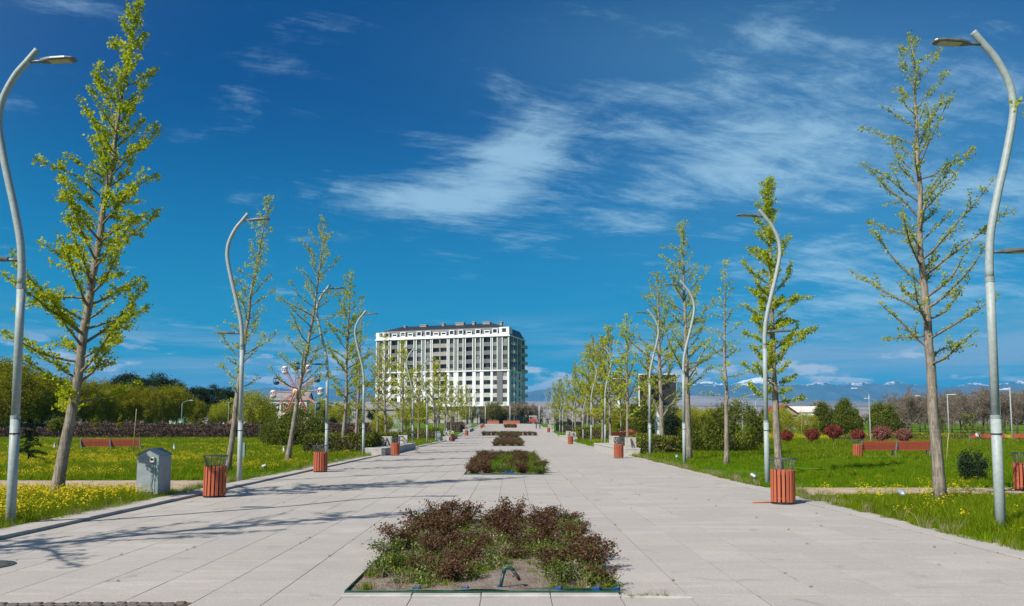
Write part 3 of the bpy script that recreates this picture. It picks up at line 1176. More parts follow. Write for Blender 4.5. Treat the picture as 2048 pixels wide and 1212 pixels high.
    part('wall', MB().box(-5.2, 12, 4, 16, 0, 2.7), M_BGREY, an)
    cn = MB()
    cn.box(-6.4, 16, -1, 17, 2.703, 3.9)
    part('canopy', cn, M_CONC, an)
    for i in range(5):
        part('column', MB().box(-5.6 + i * 5.0, -5.1 + i * 5.0, -.4, .1, 0, 2.7), M_BTAUPE, an)
    part('red_panel', MB().box(2.4, 5.3, 8, 9, 3.91, 7.6), M_REDW, an)


apartment()

# ------------------------------------------------------------------ other far buildings
def house(name, label, loc, rz, w, d, h, roof_h, wall, roofm, nwin=3, storeys=1, cat='building', over=.3):
    b = thing(name, label, cat, loc, rz)
    part('wall', MB().box(-w / 2, w / 2, 0, d, 0, h), wall, b)
    r = MB()
    o = over
    V = [(-w / 2 - o, -o, h), (w / 2 + o, -o, h), (w / 2 + o, d + o, h), (-w / 2 - o, d + o, h), (-w / 2 - o, d / 2, h + roof_h), (w / 2 + o, d / 2, h + roof_h)]
    V2 = [(x, y, z + .18) for x, y, z in V]
    r.raw(V + V2, [(0, 3, 2, 1), (6, 7, 11, 10), (8, 9, 10, 11), (0, 1, 7, 6), (2, 3, 9, 8), (0, 6, 10, 4), (3, 4, 10, 9), (1, 5, 11, 7), (2, 8, 11, 5), (0, 4, 3), (1, 2, 5)][:9])
    gb = MB()
    for x in (-w / 2, w / 2):
        gb.raw([(x, 0, h), (x, d, h), (x, d / 2, h + roof_h)], [(0, 1, 2)])
    part('gable', gb, wall, b)
    part('roof', r, roofm, b)
    sh = h / storeys
    for s_ in range(storeys):
        for i in range(nwin):
            x = -w / 2 + w * (i + .5) / nwin
            f = MB()
            ww, z0, z1 = min(.62, w / nwin * .3), s_ * sh + sh * .32, s_ * sh + sh * .80
            f.box(x - ww, x + ww, -.06, .02, z0, z0 + .08)
            f.box(x - ww, x + ww, -.06, .02, z1 - .08, z1)
            f.box(x - ww, x - ww + .08, -.058, .018, z0 + .08, z1 - .08)
            f.box(x + ww - .08, x + ww, -.058, .018, z0 + .08, z1 - .08)
            f.box(x - .04, x + .04, -.056, .016, z0 + .08, z1 - .08)
            fo = part('window', f, M_FRAMEW, b)
            part('pane', MB().box(x - ww + .05, x + ww - .05, -.03, .01, z0 + .05, z1 - .05), M_GLASS, fo)
    return b


house('town_house', 'pinkish white two storey house with long grey roof behind the ferris wheel', (-66.3, 236, g(236)), R(4), 11.0, 11, 6.9, 2.6, M_PINK, M_GREYROOF, 4, 2)
house('long_shed', 'long low shed with grey sheet roof right of the ferris wheel', (-44, 262, g(262)), R(3), 30, 12, 4.6, 2.6, M_BTAUPE, M_GREYROOF, 6, 1)
house('cottage', 'beige walled cottage with red roof among the trees right of the avenue', (60.0, 172, g(172)), R(97), 6.5, 5.2, 3.1, 1.9, M_BEIGE, M_REDROOF, 1, 1)
house('small_villa', 'small white villa with pink roof half hidden behind the evergreens', (80.0, 220, g(220)), R(-12), 8, 7, 3.4, 1.6, M_BWHITE, M_PINK, 3, 1)

# ------------------------------------------------------------------ S-curved lamp posts
def curve_pts(pts, n):
    """smooth polyline through the given points"""
    P = np.array(pts, dtype=float)
    tt = np.arange(len(P))
    q = np.linspace(0, len(P) - 1, n)
    out = []
    for t in q:
        i = min(int(t), len(P) - 2)
        f = t - i
        p0, p1, p2, p3 = P[max(i - 1, 0)], P[i], P[i + 1], P[min(i + 2, len(P) - 1)]
        out.append(.5 * ((2 * p1) + (-p0 + p2) * f + (2 * p0 - 5 * p1 + 4 * p2 - p3) * f * f + (-p0 + 3 * p1 - 3 * p2 + p3) * f ** 3))
    return np.array(out)


def lamp_head(parent, x, z, dirx, tilt, L=.86):
    """flat LED head on a short spigot, dirx = -1 towards the plaza"""
    M = Matrix.Translation((x, 0, z)) @ Matrix.Rotation(-tilt * dirx, 4, 'Y')
    def T(mb_):
        return mb_
    arm = MB()
    arm.tube([M @ Vector((0, 0, 0)), M @ Vector((dirx * .14, 0, 0)), M @ Vector((dirx * .30, 0, .0))], [.028, .03, .036], 8)
    part('lamp_arm', arm, M_HEAD, parent, True)
    h = MB()
    prof = [(.20, .05, .05), (.30, .085, .055), (.42, .115, .05), (.70, .12, .042), (L - .04, .095, .03), (L, .06, .018)]
    V = []
    for px, hw, hh in prof:
        for (yy, zz) in ((-hw, -.004), (-hw * .96, hh * .6), (-hw * .5, hh), (hw * .5, hh), (hw * .96, hh * .6), (hw, -.004), (hw * .9, -.022), (-hw * .9, -.022)):
            V.append(M @ Vector((dirx * px, yy, zz)))
    n = len(prof)
    Fq = []
    for i in range(n - 1):
        for k in range(8):
            j = (k + 1) % 8
            Fq.append((i * 8 + k, i * 8 + j, i * 8 + 8 + j, i * 8 + 8 + k))
    h.raw([tuple(v) for v in V], Fq)
    for i in (0, n - 1):
        h.f.append(np.array([[i * 8 + k for k in range(8)]], dtype=np.int32))
        h.mi.append(np.zeros(1, dtype=np.int32))
    ho = part('lamp_head', h, M_HEAD, parent)
    l = MB()
    a, b_ = sorted((dirx * .36, dirx * (L - .10)))
    l.box(a, b_, -.082, .082, -.030, -.0225, M=M)
    part('lens', l, M_LENS, ho)


def make_lamp(label):
    t = thing('lamp_post', label, 'street lamp', group='S-curved lamp posts along both sides of the avenue')
    pts = [(0, 0), (.01, 2.0), (.03, 3.62), (.04, 4.6), (.05, 4.85), (.10, 5.32), (.245, 5.95), (.45, 6.72), (.60, 7.38), (.63, 7.70), (.575, 8.08), (.37, 8.52), (.155, 8.80), (-.03, 9.04)]
    c = curve_pts([(a, 0, b) for a, b in pts], 70)
    up = c[c[:, 2] > 4.45]
    mid = np.array([(.012, 0, 2.0), (.030, 0, 3.6), (.037, 0, 4.45)])
    p = MB().tube(up, np.linspace(.069, .060, len(up)), 14)
    part('pole', p, M_POLE, t, True)
    part('mid_pole', MB().tube(mid, .072, 14), M_POLE, t, True)
    part('base_pole', MB().tube([(0, 0, -.2), (.006, 0, 1.0), (.012, 0, 2.0)], .083, 14), M_POLE, t, True)
    cl = MB()
    cl.lathe([(.071, -.03), (.087, -.028), (.087, .028), (.071, .03)], 14, 0, (.012, 0, 2.02))
    part('lower_collar', cl, M_POLE2, t)
    cl = MB()
    cl.lathe([(.064, -.05), (.077, -.048), (.077, .048), (.064, .05)], 14, 0, (.037, 0, 4.45))
    part('upper_collar', cl, M_POLE2, t)
    cl = MB()
    cl.lathe([(.080, -.012), (.089, -.012), (.089, .012), (.080, .012)], 14, 0, (.010, 0, 1.72))
    part('strap', cl, M_BLACK, t)
    lamp_head(t, .09, 8.80, -1, R(4))
    lamp_head(t, .10, 4.95, 1, R(2), .80)
    return t


def lamp_rows():
    right = [(8.46, 14.0), (8.25, 26.0), (8.37, 39.0), (8.38, 48.7), (8.37, 72.0), (8.4, 85.0), (8.4, 173.0), (8.4, 179.5), (8.45, 205.0), (8.45, 216.0)]
    left = [(-9.12, 14.7), (-8.98, 26.5), (-9.25, 40.0), (-9.12, 49.2), (-9.05, 73.0), (-9.05, 85.3), (-9.05, 172.0), (-9.05, 178.5), (-9.05, 204.0), (-9.05, 214.0)]
    where_r = ['nearest S-curved grey lamp post at the right edge of the photo', 'S-curved grey lamp post behind the nearest red bin on the right', 'S-curved grey lamp post in front of the leafy trunk left of the large round thuja', 'S-curved grey lamp post in front of the large dark screen', 'S-curved grey lamp post rising behind the stone seat on the right', 'S-curved grey lamp post just beyond the stone seat on the right',
               'S-curved lamp post, nearer of the far pair right of the walking couple', 'S-curved lamp post, farther of the far pair right of the walking couple', 'S-curved lamp post near the far end of the right row', 'S-curved lamp post at the very end of the right row']
    where_l = ['nearest S-curved grey lamp post at the left edge, in the yellow flowers', 'S-curved grey lamp post in the lawn behind the nearest red bin on the left', 'S-curved grey lamp post behind the second red bin on the left', 'S-curved grey lamp post just in front of the left stone seat hedge', 'S-curved grey lamp post behind the left stone seat, in front of the white building', 'S-curved grey lamp post beyond the left stone seat among pale trunks',
               'S-curved lamp post, nearer of the far pair left of the far bins', 'S-curved lamp post, farther of the far pair left of the far bins', 'S-curved lamp post near the far end of the left row', 'S-curved lamp post at the very end of the left row']
    small = [(8.4, 94.7, 0, 'shorter S-curved lamp post just beyond the second right stone seat'), (8.4, 110.7, 0, 'shorter S-curved lamp post behind the second right stone seat'), (8.4, 132.7, 0, 'shorter S-curved lamp post between far right trunks'), (8.4, 141.0, 0, 'shorter S-curved lamp post farther along between far right trunks'), (-9.05, 96.0, PI, 'shorter S-curved lamp post beside the plain grey cabinet on the left'), (-9.05, 111.0, PI, 'shorter S-curved lamp post behind the worker in the bright vest')]
    proto = None
    for lst, lab, rz in ((right, where_r, 0), (left, where_l, PI)):
        for (x, y), l in zip(lst, lab):
            if proto is None:
                proto = make_lamp(l)
                proto.location = (x, y, g(y))
            else:
                dup(proto, (x, y, g(y)), rz + rs.uniform(-.03, .03), l)
    for x, y, rz, l in small:
        dup(proto, (x, y, g(y)), rz, l, sc=.74)


lamp_rows()


def make_bent_lamp(label):
    t = thing('bent_lamp_post', label, 'street lamp', group='straight lamp posts with a bent arm')
    part('pole', MB().tube([(0, 0, -.1), (0, 0, 2), (0, 0, 4.7), (.0, 0, 5.2)], [.075, .07, .06, .055], 10), M_POLE, t, True)
    c = curve_pts([(0, 0, 5.15), (-.12, 0, 5.45), (-.6, 0, 5.72), (-1.5, 0, 5.95)], 12)
    part('bent_arm', MB().tube(c, np.linspace(.055, .03, 12), 8), M_POLE, t, True)
    h = MB().cbox(-2.05, -1.4, -.11, .11, 5.90, 5.99, .02)
    part('lamp_head', h, M_WHITEM, t)
    return t


def make_tee_lamp(label):
    t = thing('tee_lamp_post', label, 'street lamp', group='straight lamp posts with a level head')
    part('pole', MB().tube([(0, 0, -.1), (0, 0, 2.2), (0, 0, 6.1)], [.075, .07, .06], 10), M_POLE, t, True)
    part('lamp_head', MB().cbox(-.05, 1.15, -.10, .10, 6.06, 6.15, .02), M_WHITEM, t)
    return t


def more_lamps():
    bent = [(38.5, 86, 'bent-arm lamp post beside the tallest thuja behind the red balls', .2), (58.5, 128, 'bent-arm lamp post left of the bare tree row, thin and far', .1), (57.5, 110, 'bent-arm lamp post left of the nearest bare trunk on the right', .15),
            (30.0, 104, 'bent-arm lamp post in front of the middle thuja', PI - .3), (36.0, 118, 'bent-arm lamp post between two tall thujas', PI),
            (-62.0, 150, 'bent-arm lamp post left of the red arch, facing right', PI), (-55.0, 155, 'bent-arm lamp post right behind the leaning trunk', PI - .2), (-70.5, 160, 'bent-arm lamp post among the grey saplings at the left', PI), (-73.0, 165, 'bent-arm lamp post beside the sitting pair at the left', PI),
            (-34.0, 138, 'bent-arm lamp post in front of the big fountain spray', PI), (-25.5, 150, 'bent-arm lamp post left of the apartment annexe', PI)]
    p = None
    for x, y, l, rz in bent:
        if p is None:
            p = make_bent_lamp(l)
            p.location = (x, y, g(y))
            p.rotation_euler.z = rz
        else:
            dup(p, (x, y, g(y)), rz, l)
    tee = [(59.5, 109, 'level-head lamp post in the middle of the bare trees on the right', 0), (56.2, 92, 'level-head lamp post right of the nearest right lamp', 0), (55.6, 89, 'tall straight lamp post at the far right edge, cut by no branch', PI / 2), (-90.0, 165, 'level-head lamp post among the willows left of the sitting pair', 0)]
    p = None
    for x, y, l, rz in tee:
        if p is None:
            p = make_tee_lamp(l)
            p.location = (x, y, g(y))
        else:
            dup(p, (x, y, g(y)), rz, l)
    # slim white posts at the far end of the plaza
    p = None
    for x, y, l in [(-.6, 236, 'slim white post in front of the bare shrubs at the plaza end'), (-7.9, 236, 'slim white post left of the olive tree at the plaza end'), (.7, 250, 'thin white post behind the bare shrubs at the plaza end'), (7.8, 230, 'slim white post right of the walking couple')]:
        if p is None:
            p = thing('slim_post', l, 'lamp post', (x, y, g(y)), group='slim white posts')
            part('pole', MB().tube([(0, 0, -.1), (0, 0, 5.0)], .07, 8), M_WHITEM, p, True)
            part('lamp_ball', MB().ball((0, 0, 5.1), .17), M_WHITEM, p, True)
        else:
            dup(p, (x, y, g(y)), 0, l)


more_lamps()

# ------------------------------------------------------------------ slatted bins
def make_bin(label):
    t = thing('litter_bin', label, 'litter bin', group='slatted red litter bins along the avenue')
    r, h = .265, .80
    part('base_plate', MB().lathe([(1e-3, 0), (.27, 0), (.285, .012), (.285, .022), (1e-3, .024)], 24), M_DARKM, t)
    ln = MB()
    ln.lathe([(1e-3, .05), (r - .095, .05), (r - .09, .74), (r - .105, .74), (r - .11, .10), (1e-3, .10)], 20)
    part('liner', ln, M_BLACK, t, True)
    n = 17
    sm = MB().cbox(-.0345, .0345, -.013, .013, .045, h, .005).mesh('slat', M_SLAT)
    for i in range(n):
        a = 2 * PI * i / n
        o = link('slat', sm, t, (r * math.cos(a), r * math.sin(a), rs.uniform(-.004, .004)), (0, 0, a + PI / 2))
    for z in (.13, .70):
        hp = MB().lathe([(r - .03, z - .015), (r - .018, z - .015), (r - .018, z + .015), (r - .03, z + .015), (r - .03, z - .015)], 24)
        part('hoop', hp, M_RIM, t)
    path = [(r - .03, 0, h - .12), (r - .028, 0, h + .03), (r - .01, 0, h + .12), (r + .035, 0, h + .255)]
    pm = MB().tube(path, .0065, 5).mesh('prong', M_RIM)
    for i in range(20):
        link('prong', pm, t, (0, 0, 0), (0, 0, 2 * PI * (i + .5) / 20))
    rr = r + .038
    rim = MB().lathe([(rr - .008, h + .245), (rr + .008, h + .245), (rr + .008, h + .272), (rr - .008, h + .272), (rr - .008, h + .245)], 28)
    part('rim', rim, M_RIM, t)
    return t


def bins():
    spots = [(6.42, 19.1, 'nearest red slatted bin on the right, beside a broken red slat'),
             (-7.72, 20.9, 'nearest red slatted bin on the left, standing right of the grey cabinet'),
             (-7.70, 32.3, 'red slatted bin in front of the second leaning trunk on the left'),
             (-7.35, 50.5, 'red slatted bin at the corner of the left stone seat'),
             (-7.25, 98.0, 'red slatted bin in front of the worker in the bright vest'),
             (-7.2, 127.0, 'small red bin behind the worker in the bright vest'),
             (-7.0, 183.0, 'dark shaded bin of the far left pair'),
             (-6.9, 193.0, 'farthest red bin on the left near the plaza end'),
             (6.15, 46.3, 'red slatted bin at the corner of the right stone seat'),
             (6.05, 83.0, 'red slatted bin before the second stone seat on the right'),
             (6.7, 147.0, 'small red bin right of the walking couple'),
             (20.1, 46.6, 'red slatted bin at the left end of the red bench on the right'),
             (14.65, 23.0, 'red slatted bin cut by the right edge of the photo on the gravel path')]
    p = None
    for i, (x, y, l) in enumerate(spots):
        z = g(y) + (TOP + .003 if PL_L < x < PL_R and y < PZ1 else .02)
        if x > PL_R:
            z = g(y) + .03
        if p is None:
            p = make_bin(l)
            p.location = (x, y, z)
            p.rotation_euler = (R(-.8), R(.9), 0)
        else:
            o = dup(p, (x, y, z), rs.uniform(0, 6), l)
            o.rotation_euler = (R(rs.uniform(-.8, .8)), R(rs.uniform(-.8, .8)), o.rotation_euler.z)
    o = link('broken_slat', MB().cbox(-.25, .22, -.027, .027, 0, .024, .005).mesh('broken_slat', M_SLAT), None, (5.98, 19.25, TOP + .004), (0, R(-2), .12))
    tag(o, 'broken red slat lying on the paving left of the nearest right bin', 'slat')


bins()

# ------------------------------------------------------------------ benches
def make_bench(label):
    """two-seat-long red bench; it faces +Y, the camera sees its back"""
    t = thing('park_bench', label, 'bench', group='long red plank benches in the lawns')
    L = 2.07
    c = curve_pts([(0, .52, .40), (0, .12, .42), (0, .0, .48), (0, -.10, .68), (0, -.18, .95)], 14)
    fr = MB()
    legs = MB()
    frm = MB()
    a = np.array(c)
    for i in range(len(a) - 1):
        p, q = a[i], a[i + 1]
        frm.raw([(-.025, p[1], p[2] - .035), (.025, p[1], p[2] - .035), (.025, q[1], q[2] - .035), (-.025, q[1], q[2] - .035), (-.025, p[1] - .01, p[2] - .0), (.025, p[1] - .01, p[2]), (.025, q[1] - .01, q[2]), (-.025, q[1] - .01, q[2])], [(0, 1, 2, 3), (4, 7, 6, 5), (0, 3, 7, 4), (1, 5, 6, 2)])
    frm.box(-.03, .03, .40, .46, 0, .37)
    frm.box(-.03, .03, -.02, .05, 0, .45)
    frm.box(-.029, .029, -.205, -.135, .62, .97)
    frm.box(-.028, .028, -.135, -.06, .44, .70)
    fme = frm.mesh('frame', M_GREENPOST2)
    for x in (-L, 0, L):
        link('frame', fme, t, (x, 0, 0))
    pl = MB().cbox(.035, L - .035, -.012, .012, -.0365, .0365, .006).mesh('plank', M_PLANK)
    bk = [(-.015, .455, .1), (-.042, .533, .3), (-.070, .612, .3), (-.098, .690, .3), (-.125, .769, .3), (-.150, .848, .25), (-.168, .926, .2)]
    seat = [(.08, .435), (.16, .43), (.24, .425), (.32, .42), (.40, .415), (.48, .41)]
    for sx in (-L, 0):
        for y, z, tl in bk:
            link('plank', pl, t, (sx, y, z), (tl, 0, 0))
        for y, z in seat:
            link('plank', pl, t, (sx, y, z), (PI / 2, 0, 0))
    return t


def benches():
    sp = [(23.1, 48.3, 0, 'long red bench on the right lawn seen from behind, with a bin at its end'),
          (-28.6, 57.2, .03, 'long red bench on the left lawn seen from behind, above the yellow flowers'),
          (57.4, 96.5, PI, 'red bench behind the nearest right lamp with a person sitting on it'),
          (62.6, 96.8, PI, 'red bench at the right edge of the photo, far back'),
          (19.2, 128.0, PI, 'far red bench left of the large dark screen'),
          (15.5, 112.0, .2, 'far red bench just behind the right stone seat hedge')]
    p = None
    for x, y, rz, l in sp:
        if p is None:
            p = make_bench(l)
            p.location = (x, y, g(y) + .02)
        else:
            dup(p, (x, y, g(y) + .02), rz, l)


benches()

# ------------------------------------------------------------------ stone seats with dark railings
def make_seat(label):
    """long stone plinth along the plaza edge (local +X points away from the plaza)"""
    t = thing('stone_seat', label, 'stone seat', group='stone seats with dark railings along the avenue')
    n = 10
    L = 16.0
    bm = MB().cbox(0, 1.25, .006, L / n - .006, 0, .40, .012).mesh('stone_block', M_CONC)
    cp = MB().cbox(-.03, 1.28, .004, L / n - .004, .402, .47, .012).mesh('coping_stone', M_CONC)
    for i in range(n):
        link('stone_block', bm, t, (0, i * L / n, 0))
        link('coping_stone', cp, t, (rs.uniform(-.004, .004), i * L / n, 0))
    for y in (1.3, 9.6):
        part('upright_slab', MB().cbox(.50, 1.22, y, y + .22, .472, 1.12, .012), M_CONC, t)
    rl = MB()
    rl.box(.84, .90, 1.525, 9.595, .98, 1.05)
    rl.box(.84, .90, 1.525, 9.595, .70, .76)
    part('rail', rl, M_DARKM, t)
    for y in (3.4, 5.5, 7.6):
        part('rail_post', MB().box(.83, .91, y, y + .07, .472, 1.06), M_DARKM, t)
    for y, s_ in ((9.83, 1), (1.29, -1)):
        d = MB()
        d.raw([(.83, y, 1.05), (.91, y, 1.05), (.91, y + s_ * .55, .475), (.83, y + s_ * .55, .475), (.83, y, .95), (.91, y, .95), (.91, y + s_ * .45, .475), (.83, y + s_ * .45, .475)], [(0, 1, 2, 3), (4, 7, 6, 5), (0, 3, 7, 4), (1, 5, 6, 2), (0, 4, 5, 1), (3, 2, 6, 7)])
        part('brace', d, M_DARKM, t)
    return t


def seats():
    sp = [(6.75, 50.0, 1, 'stone seat with dark railing on the right, behind the second right bin'),
          (-7.95, 50.2, -1, 'stone seat with dark railing on the left, behind the third left bin'),
          (-7.95, 101.0, -1, 'stone seat on the left with the worker in a bright vest on it'),
          (6.75, 98.0, 1, 'second stone seat on the right behind the third right bin'),
          (-7.95, 150.0, -1, 'far stone seat on the left row'),
          (6.75, 152.0, 1, 'far stone seat on the right, beside the walking couple')]
    p = None
    for x, y, s_, l in sp:
        sl = math.atan2(g(y + 16) - g(y), 16)
        if p is None:
            p = make_seat(l)
            o = p
            o.location = (x, y, g(y) + .032)
        else:
            o = dup(p, (x, y, g(y) + .032), 0, l)
        o.rotation_euler = (sl, 0, 0)
        if s_ < 0:
            o.rotation_euler = (-sl, 0, PI)
            o.location.y = y + 16
            o.location.z = g(y + 16) + .032


seats()

# ------------------------------------------------------------------ cabinets, posts, small lights
def cabinet():
    t = thing('electric_cabinet', 'grey sheet metal cabinet with pitched roof and socket beside the flowers', 'cabinet', (-9.22, 20.35, .0), R(1))
    w, d, h, r = .55, .76, 1.12, .15
    bd = MB()
    V = [(-w / 2, 0, .14), (w / 2, 0, .14), (w / 2, d, .14), (-w / 2, d, .14), (-w / 2, 0, h), (w / 2, 0, h), (w / 2, d, h), (-w / 2, d, h), (0, 0, h + r), (0, d, h + r)]
    bd.raw(V, [(0, 3, 2, 1), (1, 2, 6, 5), (0, 4, 7, 3)])
    bd.f.append(np.array([[0, 1, 5, 8, 4]], dtype=np.int32)); bd.mi.append(np.zeros(1, dtype=np.int32))
    bd.f.append(np.array([[2, 3, 7, 9, 6]], dtype=np.int32)); bd.mi.append(np.zeros(1, dtype=np.int32))
    part('body', bd, M_CAB, t)
    o = .025
    rf = MB()
    for s_ in (-1, 1):
        e = s_ * (w / 2 + o)
        zz = h - o * r / (w / 2)
        v = [(0, -o, h + r + .003), (e, -o, zz + .003), (e, d + o, zz + .003), (0, d + o, h + r + .003)]
        v2 = [(x, y, z + .02) for x, y, z in v]
        rf.raw(v + v2, [(0, 1, 2, 3), (4, 7, 6, 5), (0, 4, 5, 1), (1, 5, 6, 2), (2, 6, 7, 3), (3, 7, 4, 0)])
    part('roof', rf, M_CABROOF, t)
    part('door_panel', MB().cbox(-.25, .19, -.012, -.001, .19, h - .05, .004), M_CAB, t)
    part('corner_trim', MB().box(.215, .272, -.018, -.002, .15, h - .01), M_GREENPOST, t)
    sk = MB().cbox(.06, .175, -.07, -.013, h - .17, h - .035, .01)
    so = part('socket_box', sk, M_WHITEP, t)
    part('socket_hole', MB().lathe([(.001, 0), (.03, 0), (.034, .006), (.001, .007)], 12).box(0, .001, 0, .001, 0, .001), M_BLACK, so, loc=(.118, -.071, h - .10), rot=(PI / 2, 0, 0))
    part('cable', MB().tube(curve_pts([(.12, -.03, h - .17), (.13, -.035, .7), (.09, -.04, .4), (.10, -.05, .22), (.02, -.10, .02)], 18), .009, 6), M_GREENPOST, t, True)
    part('plinth', MB().box(-w / 2 + .04, w / 2 - .04, .04, d - .04, -.05, .14), M_DARKM, t)


cabinet()


def posts():
    sp = [(-19.6, 55.0, .72, .09, 'green grey square service post behind the red left bin'), (-10.9, 30.5, 1.0, 0, ''), ]
    t = thing('service_post', 'tall green grey service post right of the second left lamp', 'post', (-14.4, 43.0, 0))
    part('body', MB().cbox(-.11, .11, -.08, .08, 0, .92, .015), M_GREENPOST, t)
    part('cap', MB().cbox(-.125, .125, -.095, .095, .922, .97, .012), M_GREENPOST, t)
    proto = None
    for x, y, l in [(-14.5, 51.0, 'short green bollard left of the third leaning trunk'), (-24.0, 57.0, 'short pale bollard right of the left bench'), (-34.5, 60.5, 'short green bollard behind the nearest left trunk')]:
        if proto is None:
            proto = thing('bollard', l, 'bollard', (x, y, 0), group='short round bollards in the left lawn')
            part('post', MB().lathe([(.001, 0), (.075, 0), (.07, .50), (.001, .50)], 12), M_WHITEM, proto)
            part('cap', MB().lathe([(.001, .503), (.08, .503), (.08, .58), (.05, .61), (.001, .62)], 12), M_GREENPOST, proto)
        else:
            dup(proto, (x, y, 0), 0, l)
    t = thing('grey_cabinet', 'plain pale grey cabinet between lamp posts on the left row', 'cabinet', (-8.9, 96.9, g(96.9)))
    part('body', MB().cbox(-.4, .3, 0, .5, .1, 1.15, .02), M_CAB, t)
    part('lid', MB().cbox(-.44, .34, -.04, .54, 1.152, 1.22, .02), M_CAB, t)
    part('plinth', MB().box(-.36, .26, .03, .47, 0, .1), M_DARKM, t)
    # ground spotlights
    proto = None
    for x, y, rz, l in [(9.55, 19.7, .5, 'white ground spotlight in the grass left of the nearest right trunk'), (8.0, 26.6, 1.0, 'white ground spotlight at the foot of the second right lamp'), (8.95, 43.6, .3, 'white ground spotlight in the grass right of the fourth right lamp'), (-10.2, 33.0, -.6, 'white ground spotlight in the flowers between two left lamps'), (-9.8, 57.0, -.4, 'white ground spotlight before the left stone seat hedge')]:
        if proto is None:
            proto = thing('ground_spotlight', l, 'spotlight', (x, y, 0), rz, 'small white ground spotlights', .8)
            part('spike', MB().tube([(0, 0, -.05), (0, 0, .20)], .016, 6), M_WHITEM, proto)
            part('foot', MB().lathe([(.001, 0), (.07, 0), (.065, .05), (.001, .06)], 10), M_CONC, proto)
            M = Matrix.Translation((0, 0, .27)) @ Matrix.Rotation(R(-65), 4, 'X') @ Matrix.Rotation(R(25), 4, 'Y')
            hd = MB().lathe([(.001, -.13), (.05, -.13), (.085, -.06), (.10, .10), (.105, .13), (.09, .13), (.085, .10)], 14)
            hd.v = [np.array([M @ Vector(p) for p in v], dtype=np.float32) for v in hd.v]
            part('head', hd, M_SPOT, proto, True)
            ln = MB().lathe([(.001, .105), (.088, .104)], 14)
            ln.v = [np.array([M @ Vector(p) for p in v], dtype=np.float32) for v in ln.v]
            part('lens', ln, M_GLASS, proto)
        else:
            dup(proto, (x, y, 0), rz, l, sc=.8)
    # manhole cover at the near left
    t = thing('manhole_cover', 'round grey iron manhole cover with ribs at the left edge of the paving', 'manhole cover', (-6.95, 10.65, TOP + .003))
    part('disc', MB().lathe([(.001, .0), (.33, .0), (.34, .004), (.34, -.02)], 40), M_RIM, t)
    part('ring', MB().lathe([(.345, -.02), (.345, .006), (.385, .006), (.385, -.02)], 40), M_DARKM, t)
    rib = MB().box(-.5, .5, -.008, .008, .001, .008)
    for i in range(-6, 7):
        w = math.sqrt(max(.33 ** 2 - (i * .048) ** 2, .001)) * .92
        part('rib', MB().box(-w, w, i * .048 - .010, i * .048 + .010, .0045, .010), M_RIM, t)


posts()

# ------------------------------------------------------------------ screens
def screens():
    for (x, y, w, h, zc, label, rz) in [(17.9, 98, 4.4, 3.75, 6.3, 'large dark screen on a pale post behind the branching right tree', R(-4)), (22.0, 165, 3.4, 3.4, 8.9, 'small dark screen with a white side behind the right trunks', R(-38))]:
        t = thing('led_screen', label, 'screen', (x, y, g(y)), rz)
        part('panel', MB().box(-w / 2, w / 2, -.28, -.2, zc - h / 2, zc + h / 2), M_SCREEN, t)
        f = MB()
        f.box(-w / 2 - .1, w / 2 + .1, -.2, .5, zc - h / 2 - .12, zc + h / 2 + .12)
        part('housing', f, M_WHITEM, t)
        k = 6
        gr = MB()
        for i in range(1, k):
            gr.box(-w / 2 + w * i / k - .006, -w / 2 + w * i / k + .006, -.284, -.2805, zc - h / 2, zc + h / 2)
        part('panel_joints', gr, M_BLACK, t)
        part('post', MB().box(-.35, .35, -.1, .4, 0, zc - h / 2 - .12), M_WHITEM, t)
        part('post_edge', MB().box(-.36, -.16, -.12, -.102, 0, zc - h / 2 - .13), M_GREENPOST, t)


screens()

